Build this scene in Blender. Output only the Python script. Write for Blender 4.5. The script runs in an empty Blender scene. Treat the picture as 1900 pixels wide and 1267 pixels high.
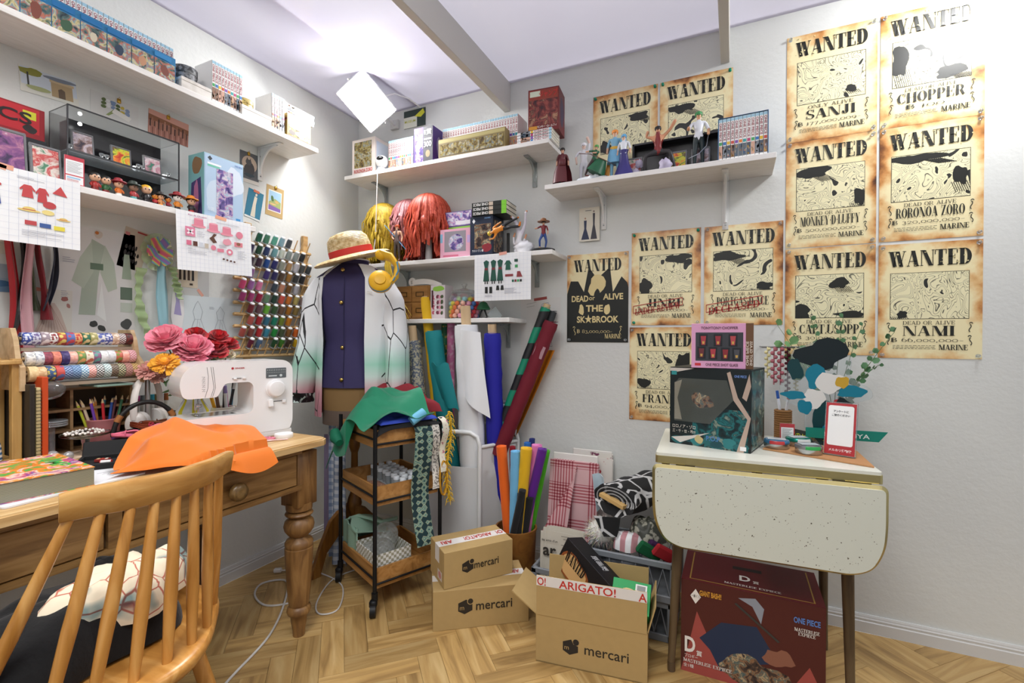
import bpy,math,random
from mathutils import Matrix,Vector,Euler

# --- camera, world, light, exposure
scene=bpy.context.scene
cam_data=bpy.data.cameras.new('camera')
cam_data.sensor_fit='HORIZONTAL'
cam_data.sensor_width=36.0
cam_data.lens=36.0*873.04/1900
cam_data.clip_start=0.02
cam=bpy.data.objects.new('camera',cam_data)
scene.collection.objects.link(cam)
scene.camera=cam
def camera_matrix(yaw,pitch,roll,pos):
 cy,sy=math.cos(yaw),math.sin(yaw)
 fwd=Vector((sy*math.cos(pitch),cy*math.cos(pitch),math.sin(pitch)))
 right=Vector((cy,-sy,0))
 down=fwd.cross(right)
 r2=right*math.cos(roll)+down*math.sin(roll)
 d2=down*math.cos(roll)-right*math.sin(roll)
 m=Matrix((r2,-d2,-fwd)).transposed().to_4x4()
 m.translation=pos
 return m
cam.matrix_world=camera_matrix(-0.43996,-0.0058016,-0.004763,(0,0,1.115))
world=bpy.data.worlds.new('hall')
scene.world=world
world.use_nodes=True
bgn=world.node_tree.nodes['Background']
bgn.inputs[0].default_value=(0.93,0.95,1.0,1)
bgn.inputs[1].default_value=0.42
def area_light(name,loc,aim,size,power,colour=(1,1,1),sy=None):
 ld=bpy.data.lights.new(name, 'AREA')
 ld.energy=power
 ld.color=colour
 ld.shape='RECTANGLE'
 ld.size=size
 ld.size_y=sy or size
 o=bpy.data.objects.new(name,ld)
 scene.collection.objects.link(o)
 o.location=loc
 o.rotation_euler=(Vector(aim)-Vector(loc)).to_track_quat('-Z', 'Y').to_euler()
 return o
# the hall's own ceiling lamps in front of the booth, above and behind the camera
area_light('hall_lamp',(-0.5,-0.8,2.9),(-0.6,1.6,0.6),1.2,24,(1.0,0.985,0.945))
area_light('hall_lamp',(-0.3,0.0,3.1),(-0.5,1.0,0),1.0,34,(1.0,0.985,0.945))
area_light('hall_lamp',(-0.1,1.0,4.2),(-0.1,1.2,0),3.0,20,(1.0,0.98,0.97))
scene.view_settings.view_transform='Standard'
scene.view_settings.look='None'
scene.view_settings.gamma=1
scene.view_settings.use_curve_mapping=False
scene.view_settings.exposure=0.35

# --- helpers
PI=math.pi
rnd=random.Random(7)
def lin(h):
 if isinstance(h,tuple):
  return h
 h=h.lstrip('#')
 r=[int(h[i:i+2],16)/255 for i in (0,2,4)]
 return tuple(c/12.92 if c<=.04045 else ((c+.055)/1.055)**2.4 for c in r)
_mats={}
def mat(col,rough=.6,metal=0.,spec=.4,trans=0.,alpha=1.,emit=0.,noise=0.,scale=60.,bump=0.,bscale=300.,coat=0.,sheen=0.):
 key=(col,rough,metal,spec,trans,alpha,emit,noise,scale,bump,bscale,coat,sheen)
 if key in _mats:
  return _mats[key]
 m=bpy.data.materials.new('surface')
 m.use_nodes=True
 nt=m.node_tree
 b=nt.nodes['Principled BSDF']
 c=lin(col)
 b.inputs['Base Color'].default_value=(*c,1)
 b.inputs['Roughness'].default_value=rough
 b.inputs['Metallic'].default_value=metal
 b.inputs['Specular IOR Level'].default_value=spec
 b.inputs['Transmission Weight'].default_value=trans
 b.inputs['Alpha'].default_value=alpha
 b.inputs['Coat Weight'].default_value=coat
 b.inputs['Sheen Weight'].default_value=sheen
 if emit:
  b.inputs['Emission Color'].default_value=(*c,1)
  b.inputs['Emission Strength'].default_value=emit
 if noise or bump:
  tc=nt.nodes.new('ShaderNodeTexCoord')
 if noise:
  n=nt.nodes.new('ShaderNodeTexNoise')
  n.inputs['Scale'].default_value=scale
  n.inputs['Detail'].default_value=4
  nt.links.new(tc.outputs['Object'],n.inputs['Vector'])
  mx=nt.nodes.new('ShaderNodeMix')
  mx.data_type='RGBA'
  mx.inputs[6].default_value=(*[x*(1-noise) for x in c],1)
  mx.inputs[7].default_value=(*[min(1,x*(1+noise)) for x in c],1)
  nt.links.new(n.outputs['Fac'],mx.inputs[0])
  nt.links.new(mx.outputs[2],b.inputs['Base Color'])
 if bump:
  n2=nt.nodes.new('ShaderNodeTexNoise')
  n2.inputs['Scale'].default_value=bscale
  n2.inputs['Detail'].default_value=3
  nt.links.new(tc.outputs['Object'],n2.inputs['Vector'])
  bp=nt.nodes.new('ShaderNodeBump')
  bp.inputs['Strength'].default_value=bump
  bp.inputs['Distance'].default_value=.002
  nt.links.new(n2.outputs['Fac'],bp.inputs['Height'])
  nt.links.new(bp.outputs['Normal'],b.inputs['Normal'])
 _mats[key]=m
 return m
def nodes_mat(name,build):
 """build(nt, bsdf, new, link) fills in a procedural material"""
 if name in _mats:
  return _mats[name]
 m=bpy.data.materials.new(name)
 m.use_nodes=True
 nt=m.node_tree
 build(nt,nt.nodes['Principled BSDF'],lambda t: nt.nodes.new('ShaderNode'+t),nt.links.new)
 _mats[name]=m
 return m
def ramp(new,stops):
 r=new('ValToRGB')
 el=r.color_ramp.elements
 while len(el)<len(stops):
  el.new(.5)
 for e,(p,c) in zip(el,stops):
  e.position=p
  e.color=(*lin(c),1)
 return r
def wood(name,c1,c2,c3,stretch=(1,12,12),scale=4.,rough=.5,vary=.0,bump=.15):
 def f(nt,b,new,link):
  tc=new('TexCoord')
  oi=new('ObjectInfo')
  ad=new('VectorMath')
  ad.operation='MULTIPLY_ADD'
  ad.inputs[1].default_value=(1,1,1)
  sc=new('VectorMath')
  sc.operation='SCALE'
  sc.inputs['Scale'].default_value=37.
  cmb=new('CombineXYZ')
  link(oi.outputs['Random'],cmb.inputs[0])
  link(oi.outputs['Random'],cmb.inputs[1])
  link(cmb.outputs[0],sc.inputs[0])
  link(tc.outputs['Object'],ad.inputs[0])
  link(sc.outputs[0],ad.inputs[2])
  mp=new('Mapping')
  mp.inputs['Scale'].default_value=stretch
  link(ad.outputs[0],mp.inputs['Vector'])
  n=new('TexNoise')
  n.inputs['Scale'].default_value=scale
  n.inputs['Detail'].default_value=7
  n.inputs['Distortion'].default_value=1.2
  link(mp.outputs[0],n.inputs['Vector'])
  r=ramp(new,[(.3,c1),(.5,c2),(.72,c3)])
  link(n.outputs['Fac'],r.inputs[0])
  hs=new('HueSaturation')
  ma=new('MapRange')
  ma.inputs[3].default_value=1-vary
  ma.inputs[4].default_value=1+vary
  link(oi.outputs['Random'],ma.inputs[0])
  link(ma.outputs[0],hs.inputs['Value'])
  link(r.outputs[0],hs.inputs['Color'])
  link(hs.outputs[0],b.inputs['Base Color'])
  b.inputs['Roughness'].default_value=rough
  bp=new('Bump')
  bp.inputs['Strength'].default_value=bump
  bp.inputs['Distance'].default_value=.001
  link(n.outputs['Fac'],bp.inputs['Height'])
  link(bp.outputs[0],b.inputs['Normal'])
 return nodes_mat(name,f)
def R3(rx=0,ry=0,rz=0):
 return Euler((rx,ry,rz)).to_matrix()
class MB:
 """collects shapes into one mesh"""
 def __init__(s):
  s.v,s.f,s.m,s.s=[],[],[],[]
 def add(s,vs,fs,mi=0,smooth=False):
  o=len(s.v)
  s.v+=[tuple(a) for a in vs]
  for f in fs:
   s.f.append([i+o for i in f])
   s.m.append(mi)
   s.s.append(smooth)
  return s
 def box(s,c,size,mi=0,rot=None,bev=0.):
  hx,hy,hz=(a/2 for a in size)
  c=Vector(c)
  if bev<=0:
   vs=[Vector((x,y,z)) for x in (-hx,hx) for y in (-hy,hy) for z in (-hz,hz)]
   fs=[(0,1,3,2),(4,6,7,5),(0,4,5,1),(2,3,7,6),(0,2,6,4),(1,5,7,3)]
  else:
   b=min(bev,hx*.9,hy*.9,hz*.9)
   vs,fs,idx=[],[],{}
   for sx in (-1,1):
    for sy in (-1,1):
     for sz in (-1,1):
      for ax in range(3):
       p=[sx*(hx-b),sy*(hy-b),sz*(hz-b)]
       p[ax]=(sx*hx,sy*hy,sz*hz)[ax]
       idx[sx,sy,sz,ax]=len(vs)
       vs.append(Vector(p))
   def q(ax,sg):
    o=[a for a in range(3) if a != ax]
    ring=[]
    for a,bb in ((-1,-1),(1,-1),(1,1),(-1,1)):
     k=[0,0,0]
     k[ax],k[o[0]],k[o[1]]=sg,a,bb
     ring.append(idx[k[0],k[1],k[2],ax])
    return ring if (sg>0)==(ax != 1) else ring[::-1]
   for ax in range(3):
    for sg in (-1,1):
     fs.append(q(ax,sg))
   for ax in range(3):
    o=[a for a in range(3) if a != ax]
    for a in (-1,1):
     for bb in (-1,1):
      k0,k1=[0,0,0],[0,0,0]
      k0[ax],k1[ax]=-1,1
      k0[o[0]]=k1[o[0]]=a
      k0[o[1]]=k1[o[1]]=bb
      fs.append([idx[(*k0,o[0])],idx[(*k1,o[0])],idx[(*k1,o[1])],idx[(*k0,o[1])]])
   for sx in (-1,1):
    for sy in (-1,1):
     for sz in (-1,1):
      fs.append([idx[sx,sy,sz,a] for a in range(3)])
   fx=[]
   for f in fs:
    ce=sum((vs[i] for i in f),Vector())/len(f)
    nn=(vs[f[1]]-vs[f[0]]).cross(vs[f[2]]-vs[f[0]])
    fx.append(f if nn.dot(ce)>0 else f[::-1])
   fs=fx
  if rot is not None:
   vs=[rot @ a for a in vs]
  return s.add([a+c for a in vs],fs,mi)
 def lathe(s,prof,n=24,mi=0,c=(0,0,0),rot=None,smooth=True,arc=2*PI):
  """prof: (r, z) bottom to top, revolved about z"""
  c=Vector(c)
  full=abs(arc-2*PI)<1e-6
  k=n if full else n+1
  vs,fs=[],[]
  for r,z in prof:
   for i in range(k):
    a=arc*i/n
    p=Vector((r*math.cos(a),r*math.sin(a),z))
    vs.append((rot @ p if rot else p)+c)
  for j in range(len(prof)-1):
   for i in range(n):
    i2=(i+1) % k
    fs.append((j*k+i,j*k+i2,(j+1)*k+i2,(j+1)*k+i))
  s.add(vs,fs,mi,smooth)
  if full:
   o=len(s.v)-len(vs)
   if prof[0][0]>1e-6:
    s.f.append([o+i for i in range(k)][::-1]); s.m.append(mi); s.s.append(False)
   if prof[-1][0]>1e-6:
    s.f.append([o+(len(prof)-1)*k+i for i in range(k)]); s.m.append(mi); s.s.append(False)
  return s
 def cyl(s,p0,p1,r0,r1=None,n=16,mi=0,smooth=True):
  return s.tube([p0,p1],[r0,r0 if r1 is None else r1],n,mi,smooth=smooth)
 def tube(s,pts,r,n=8,mi=0,closed=False,smooth=True,flat=1.,up=None):
  pts=[Vector(p) for p in pts]
  k=len(pts)
  rs=r if isinstance(r,(list,tuple)) else [r]*k
  vs,fs=[],[]
  prev=None
  for i,p in enumerate(pts):
   if closed:
    t=pts[(i+1) % k]-pts[i-1]
   else:
    t=pts[min(i+1,k-1)]-pts[max(i-1,0)]
   t=t.normalized() if t.length>1e-9 else Vector((0,0,1))
   if prev is None:
    a=Vector(up) if up is not None else (Vector((0,0,1)) if abs(t.z)<.9 else Vector((1,0,0)))
    u=(a-t*a.dot(t)).normalized()
   else:
    u=(prev-t*prev.dot(t))
    u=u.normalized() if u.length>1e-6 else prev
   prev=u
   w=t.cross(u)
   for j in range(n):
    a=2*PI*j/n
    vs.append(p+u*(rs[i]*flat*math.cos(a))+w*(rs[i]*math.sin(a)))
  seg=k if closed else k-1
  for i in range(seg):
   i2=(i+1) % k
   for j in range(n):
    j2=(j+1) % n
    fs.append((i*n+j,i*n+j2,i2*n+j2,i2*n+j))
  s.add(vs,fs,mi,smooth)
  if not closed:
   o=len(s.v)-len(vs)
   for ring,rev in ((range(n),True),(range((k-1)*n,k*n),False)):
    q=[o+j for j in ring]
    s.f.append(q[::-1] if rev else q); s.m.append(mi); s.s.append(False)
  return s
 def ell(s,c,r,nu=14,nv=8,mi=0,rot=None,smooth=True,fn=None):
  """ellipsoid; fn(unit vector) gives a radius factor"""
  if not isinstance(r,(tuple,list)):
   r=(r,r,r)
  c=Vector(c)
  vs=[]
  for j in range(nv+1):
   ph=-PI/2+PI*j/nv
   for i in range(nu if 0<j<nv else 1):
    th=2*PI*i/nu
    d=Vector((math.cos(ph)*math.cos(th),math.cos(ph)*math.sin(th),math.sin(ph)))
    k=fn(d) if fn else 1
    p=Vector((d.x*r[0],d.y*r[1],d.z*r[2]))*k
    vs.append((rot @ p if rot else p)+c)
  row=lambda j,i: 0 if j==0 else (1+(nv-1)*nu if j==nv else 1+(j-1)*nu+i % nu)
  fs=[]
  for j in range(nv):
   for i in range(nu):
    a,b2,c2,d2=row(j,i),row(j,i+1),row(j+1,i+1),row(j+1,i)
    if j==0:
     fs.append((a,c2,d2))
    elif j==nv-1:
     fs.append((a,b2,c2))
    else:
     fs.append((a,b2,c2,d2))
  return s.add(vs,fs,mi,smooth)
 def prism(s,poly,o,ux,uy,h,mi=0,smooth=False,mside=None):
  """polygon in the ux, uy plane at o, extruded by h along ux x uy"""
  o,ux,uy=Vector(o),Vector(ux),Vector(uy)
  n=ux.cross(uy).normalized()*h
  b=[o+ux*x+uy*y for x,y in poly]
  k=len(b)
  ar=sum(poly[i][0]*poly[(i+1) % k][1]-poly[(i+1) % k][0]*poly[i][1] for i in range(k))
  if ar*h<0:
   b=b[::-1]
  s.add(b+[p+n for p in b],[list(range(k))[::-1],[k+i for i in range(k)]],mi)
  s.add(b+[p+n for p in b],[(i,(i+1) % k,k+(i+1) % k,k+i) for i in range(k)],mi if mside is None else mside,smooth)
  return s
 def flat(s,poly,o,ux,uy,mi=0):
  o,ux,uy=Vector(o),Vector(ux),Vector(uy)
  k=len(poly)
  ar=sum(poly[i][0]*poly[(i+1) % k][1]-poly[(i+1) % k][0]*poly[i][1] for i in range(k))
  b=[o+ux*x+uy*y for x,y in (poly if ar>0 else poly[::-1])]
  return s.add(b,[list(range(k))],mi)
 def grid(s,fn,nu,nv,mi=0,thick=0.,smooth=True,wrap=False):
  """fn(u, v) -> point; a sheet, given a second side when thick > 0"""
  P=[[Vector(fn(i/nu,j/nv)) for i in range(nu+1)] for j in range(nv+1)]
  w=nu+1
  idx=lambda j,i: j*w+i
  fs=[(idx(j,i),idx(j,i+1),idx(j+1,i+1),idx(j+1,i)) for j in range(nv) for i in range(nu)]
  vs=[p for row in P for p in row]
  if thick:
   ns=[]
   for j in range(nv+1):
    for i in range(nu+1):
     a=P[j][min(i+1,nu)]-P[j][max(i-1,0)]
     b=P[min(j+1,nv)][i]-P[max(j-1,0)][i]
     n=a.cross(b)
     ns.append(n.normalized() if n.length>1e-12 else Vector((0,0,1)))
   k=len(vs)
   back=[p-n*thick for p,n in zip(vs,ns)]
   fs2=[tuple(k+q for q in f[::-1]) for f in fs]
   rim=[idx(0,i) for i in range(nu+1)]+[idx(j,nu) for j in range(1,nv+1)]+[idx(nv,i) for i in range(nu-1,-1,-1)]+[idx(j,0) for j in range(nv-1,0,-1)]
   fs3=[(rim[q],k+rim[q],k+rim[(q+1) % len(rim)],rim[(q+1) % len(rim)]) for q in range(len(rim))]
   s.add(vs+back,fs+fs2+fs3,mi,smooth)
  else:
   s.add(vs,fs,mi,smooth)
  return s
 def mesh(s,name,mats):
  me=bpy.data.meshes.new(name)
  me.from_pydata(s.v,[],s.f)
  for m in (mats if isinstance(mats,(list,tuple)) else [mats]):
   me.materials.append(m)
  me.polygons.foreach_set('material_index',s.m)
  me.polygons.foreach_set('use_smooth',s.s)
  me.update()
  if any(s.s):
   me.set_sharp_from_angle(angle=math.radians(50))
  return me
 def build(s,name,mats,parent=None,loc=(0,0,0),rot=(0,0,0)):
  o=bpy.data.objects.new(name,s.mesh(name,mats))
  scene.collection.objects.link(o)
  o.parent=parent
  o.location=loc
  o.rotation_euler=rot
  return o
def spl(pts,n=6):
 P=[Vector(p) for p in pts]
 out=[]
 for i in range(len(P)-1):
  a,b,c,d=P[max(i-1,0)],P[i],P[i+1],P[min(i+2,len(P)-1)]
  for k in range(n):
   t=k/n
   out.append(.5*(2*b+(c-a)*t+(2*a-5*b+4*c-d)*t*t+(3*b-a-3*c+d)*t**3))
 return out+[P[-1]]
def tag(o,label=None,cat=None,group=None,kind=None):
 kind=kind or ('thing' if cat else None)
 for k,v in (('label',label),('category',cat),('group',group),('kind',kind)):
  if v:
   o[k]=v
 return o
def thing(name,label,cat,loc=(0,0,0),rz=0.,group=None,rot=None):
 o=bpy.data.objects.new(name,None)
 o.empty_display_size=.02
 scene.collection.objects.link(o)
 o.location=loc
 o.rotation_euler=rot if rot else (0,0,rz)
 return tag(o,label,cat,group)
def copy_thing(src,loc=None,rot=None,label=None,group=None):
 def cp(o,parent):
  c=o.copy()
  scene.collection.objects.link(c)
  c.parent=parent
  for ch in kids.get(o.name,[]):
   cp(ch,c)
  return c
 kids={}
 stack=[src]
 while stack:
  o=stack.pop()
  ch=list(o.children)
  kids[o.name]=ch
  stack+=ch
 c=cp(src,None)
 if loc is not None:
  c.location=loc
 if rot is not None:
  c.rotation_euler=rot
 return tag(c,label,None,group)
def share(name,me,parent=None,loc=(0,0,0),rot=(0,0,0)):
 o=bpy.data.objects.new(name,me)
 scene.collection.objects.link(o)
 o.parent=parent
 o.location=loc
 o.rotation_euler=rot
 return o
ORD=['first', 'second', 'third', 'fourth', 'fifth', 'sixth', 'seventh', 'eighth', 'ninth', 'tenth', 'eleventh', 'twelfth', 'thirteenth', 'fourteenth', 'fifteenth', 'sixteenth', 'seventeenth', 'eighteenth', 'nineteenth', 'twentieth']
for _t,_n in (('twenty',20),('thirty',30),('forty',40)):
 if _n>20:
  ORD.append({'thirty': 'thirtieth', 'forty': 'fortieth'}[_t])
 ORD+=[_t+'-'+ORD[i] for i in range(9)]
# ---- flat shapes in face units
def rect(x0,y0,x1,y1):
 return [(x0,y0),(x1,y0),(x1,y1),(x0,y1)]
def blob(cx,cy,rx,ry,seed=0,n=18,wob=.25):
 r=random.Random(seed)
 a=[1+wob*(r.random()-.5)*2 for _ in range(n)]
 a=[(a[i-1]+2*a[i]+a[(i+1) % n])/4 for i in range(n)]
 return [(cx+rx*a[i]*math.cos(2*PI*i/n),cy+ry*a[i]*math.sin(2*PI*i/n)) for i in range(n)]
def disc(cx,cy,rx,ry=None,n=20):
 ry=rx if ry is None else ry
 return [(cx+rx*math.cos(2*PI*i/n),cy+ry*math.sin(2*PI*i/n)) for i in range(n)]
def strokes(pts,w):
 """a polyline as quads of width w (ends tapered)"""
 out=[]
 k=len(pts)-1
 for i in range(k):
  (x0,y0),(x1,y1)=pts[i],pts[i+1]
  d=math.hypot(x1-x0,y1-y0) or 1e-9
  nx,ny=-(y1-y0)/d,(x1-x0)/d
  a=w*.5
  out.append([(x0-nx*a,y0-ny*a),(x1-nx*a,y1-ny*a),(x1+nx*a,y1+ny*a),(x0+nx*a,y0+ny*a)])
 return out
# ---- a slab-serif alphabet of flat polygons for the printed headlines
def _g():
 G={}
 def arc(cx,cy,rx,ry,a0,a1,T,t,n=12):
  ps=[]
  for i in range(n):
   q0,q1=(math.radians(a0+(a1-a0)*k/n) for k in (i,i+1))
   o=[(cx+rx*math.cos(q),cy+ry*math.sin(q)) for q in (q0,q1)]
   p=[(cx+(rx-T)*math.cos(q),cy+(ry-t)*math.sin(q)) for q in (q1,q0)]
   ps.append(o+p)
  return ps
 def make(T,t):
  sv=.07
  def stem(x,w=T,y0=0.,y1=1.,b=True,tp=True):
   ps=[rect(x,y0,x+w,y1)]
   if b:
    ps.append(rect(x-sv,y0,x+w+sv,y0+t))
   if tp:
    ps.append(rect(x-sv,y1-t,x+w+sv,y1))
   return ps
  def diag(x0,y0,x1,y1,w):
   return [[(x0,y0),(x0+w,y0),(x1+w,y1),(x1,y1)]]
  h=t*1.05
  bar=lambda x0,x1,y: [rect(x0,y,x1,y+t)]
  beak=lambda x,y0,y1: [[(x,y0),(x+.04,y0),(x+.04,y1),(x,y1)]]
  g={}
  g['A']=(.86,diag(.06,0,.36,1,h)+diag(.80-T,0,.38-T/3,1,T)+bar(.2,.66,.3)+[rect(0,0,.2,t),rect(.74-T,0,.86,t)])
  g['B']=(.74,stem(.07)+arc(.36,.755,.3,.245,-90,90,T*.8,t)+arc(.36,.27,.36,.27,-90,90,T*.8,t)+bar(.1,.38,1-t)+bar(.1,.38,0)+bar(.1,.38,.5))
  g['C']=(.74,arc(.38,.5,.38,.5,50,310,T,t)+[rect(.62,.66,.68,.98),rect(.62,.02,.68,.3)])
  g['D']=(.82,stem(.07)+arc(.36,.5,.44,.5,-90,90,T,t)+bar(.1,.38,1-t)+bar(.1,.38,0))
  g['E']=(.70,stem(.07)+bar(.1,.66,1-t)+bar(.1,.66,0)+bar(.1,.5,.5)+[rect(.6,.72,.66,1),rect(.6,0,.66,.28),rect(.46,.38,.5,.66)])
  g['F']=(.68,stem(.07)+bar(.1,.66,1-t)+bar(.1,.5,.5)+[rect(.6,.72,.66,1),rect(.46,.38,.5,.66)])
  g['G']=(.8,g['C'][1][:-1]+stem(.56,T*.9,0,.46,False,True))
  g['H']=(.92,stem(.07)+stem(.85-T)+bar(.1,.8,.5))
  g['I']=(.14+T,stem(.07))
  g['J']=(.6,stem(.5-T,T,.2,1,False)+arc(.28,.24,.22,.24,180,360,T*.7,t)+[disc(.12,.28,.08,.08,10)])
  g['K']=(.88,stem(.07)+diag(.3,.45,.72,1,h)+diag(.84-T,0,.42,.62,T)+[rect(.58,1-t,.86,1),rect(.55,0,.88,t)])
  g['L']=(.68,stem(.07)+bar(.1,.66,0)+[rect(.6,0,.66,.32)])
  g['M']=(1.06,stem(.07,h)+diag(.48,0,.1,1,T)+diag(.5,0,.86,1,h)+stem(.99-T))
  g['N']=(.92,stem(.07,h)+diag(.84-T,0,.1,1,T)+stem(.82,h,0,1,False))
  g['O']=(.82,arc(.41,.5,.41,.5,0,360,T,t,20))
  g['Q']=(.82,g['O'][1]+diag(.7,-.12,.4,.2,.12))
  g['P']=(.72,stem(.07)+arc(.36,.72,.34,.28,-90,90,T*.8,t)+bar(.1,.38,1-t)+bar(.1,.38,.44))
  g['R']=(.84,g['P'][1]+diag(.82-T,0,.4,.46,T*.8)+[rect(.6,0,.84,t)])
  g['S']=(.66,arc(.33,.74,.29,.26,40,270,T*.7,t)+arc(.33,.26,.31,.26,-140,90,T*.7,t)+[[(.12,.62),(.3,.44),(.54,.36),(.36,.56)],rect(.54,.68,.6,.98),rect(.04,.02,.1,.32)])
  g['T']=(.76,stem(.38-T/2,T,0,1,True,False)+bar(0,.76,1-t)+[rect(0,.7,.05,1),rect(.71,.7,.76,1)])
  g['U']=(.84,stem(.07,T,.25,1,False)+stem(.74,h,.25,1,False)+arc(.41,.28,.34+h,.28,180,360,T*.8,t))
  g['V']=(.86,diag(.4,0,.07,1,T)+diag(.44,0,.74,1,h)+[rect(0,1-t,.1+T,1),rect(.62,1-t,.86,1)])
  g['W']=(1.22,diag(.32,0,.07,1,T)+diag(.34,0,.52,1,h)+diag(.76,0,.5,1,T)+diag(.8,0,1.08,1,h)+[rect(0,1-t,.7,1),rect(.98,1-t,1.22,1)])
  g['X']=(.86,diag(.78-T,0,.07,1,T)+diag(.07,0,.72,1,h)+[rect(0,0,.2,t),rect(.7-T,0,.86,t),rect(0,1-t,.14+T,1),rect(.6,1-t,.86,1)])
  g['Y']=(.84,stem(.42-T/2,T,0,.45,True,False)+diag(.42-T/2,.42,.07,1,T)+diag(.46,.45,.72,1,h)+[rect(0,1-t,.1+T,1),rect(.6,1-t,.84,1)])
  g['Z']=(.74,bar(.04,.7,1-t)+bar(.04,.7,0)+diag(.04,0,.68-T,1,T)+[rect(.04,.74,.09,1),rect(.65,0,.7,.28)])
  g['0']=(.66,arc(.32,.36,.32,.36,0,360,T*.5,t,16))
  g['1']=(.34,stem(.1,T*.7,0,.72,True,False))
  g['2']=(.6,arc(.28,.48,.26,.25,-30,170,T*.6,t)+diag(.04,.02,.4,.4,T*.5)+bar(.04,.56,0))
  g['3']=(.58,arc(.26,.52,.24,.21,-90,150,T*.6,t)+arc(.26,.1,.28,.28,-150,90,T*.6,t))
  g['4']=(.66,stem(.38,T*.7,-.15,.72,True,False)+bar(.02,.62,.14)+diag(.02,.16,.38,.72,h))
  g['5']=(.58,arc(.26,.18,.3,.28,-140,110,T*.6,t)+[rect(.1,.4,.15,.72)]+bar(.1,.5,.68))
  g['6']=(.62,arc(.31,.3,.3,.3,0,360,T*.6,t,16)+arc(.42,.42,.41,.58,100,180,T*.6,t))
  g['7']=(.58,bar(.02,.56,.66)+diag(.2,-.15,.44,.7,T*.5))
  g['8']=(.6,arc(.3,.72,.24,.24,0,360,T*.5,t,14)+arc(.3,.27,.3,.28,0,360,T*.6,t,14))
  g['9']=(.62,arc(.31,.42,.3,.3,0,360,T*.6,t,16)+arc(.2,.3,.41,.5,-80,0,T*.6,t))
  g[',']=(.26,[[(.06,-.16),(.12,-.16),(.2,.1),(.06,.1)]])
  g['.']=(.22,[rect(.05,0,.17,.12)])
  g['-']=(.5,[rect(.06,.3,.46,.36)])
  g['*']=(.3,[rect(.09,.42,.21,.54)])
  g['!']=(.34,[[(.12,.3),(.22,.3),(.28,1),(.06,1)],rect(.09,0,.25,.14)])
  g['$']=(.74,g['B'][1]+[rect(.2,-.12,.25,1.12),rect(.3,-.12,.35,1.12)])
  g[' ']=(.38,[])
  return g
 return make
_glyphs=_g()
_gc={}
def serif(s,x,y,h,w=None,T=.24,t=.06,gap=.05,align='c',slope=0.):
 """list of polygons spelling s; x, y = centre bottom; h = height, w = fitted width"""
 if (T,t) not in _gc:
  _gc[T,t]=_glyphs(T,t)
 G=_gc[T,t]
 cur,ps=0.,[]
 for ch in s:
  adv,polys=G.get(ch,G[' '])
  ps+=[[(px+cur,py) for px,py in p] for p in polys]
  cur+=adv+gap
 cur -= gap
 kx=(w/cur) if w else h
 x0=x-cur*kx/2 if align=='c' else x
 return [[(x0+px*kx,y+py*h+(px*kx)*slope) for px,py in p] for p in ps]
_tc={}
def text_mesh(s,bold=0.):
 """flat mesh of a text in the built-in font: (vertices, faces, width, height)"""
 if (s,bold) in _tc:
  return _tc[s,bold]
 cu=bpy.data.curves.new('text', 'FONT')
 cu.body=s
 cu.size=1
 cu.offset=bold
 cu.resolution_u=3
 o=bpy.data.objects.new('text',cu)
 scene.collection.objects.link(o)
 bpy.context.view_layer.update()
 me=bpy.data.meshes.new_from_object(o.evaluated_get(bpy.context.evaluated_depsgraph_get()))
 vs=[(v.co.x,v.co.y) for v in me.vertices]
 fs=[list(p.vertices) for p in me.polygons]
 bpy.data.objects.remove(o)
 bpy.data.curves.remove(cu)
 bpy.data.meshes.remove(me)
 if not vs:
  vs,fs=[(0,0)],[]
 x0,x1=min(a for a,_ in vs),max(a for a,_ in vs)
 y0,y1=min(a for _,a in vs),max(a for _,a in vs)
 r=([((a-x0),(b-y0)) for a,b in vs],fs,max(x1-x0,1e-6),max(y1-y0,1e-6))
 _tc[s,bold]=r
 return r
FACE={'front': ((-.5,-.5,0),(1,0,0),(0,0,1),(0,-1,0),0,2),
  'back': ((.5,.5,0),(-1,0,0),(0,0,1),(0,1,0),0,2),
  'right': ((.5,-.5,0),(0,1,0),(0,0,1),(1,0,0),1,2),
  'left': ((-.5,.5,0),(0,-1,0),(0,0,1),(-1,0,0),1,2),
  'top': ((-.5,-.5,1),(1,0,0),(0,1,0),(0,0,1),0,1)}
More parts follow.
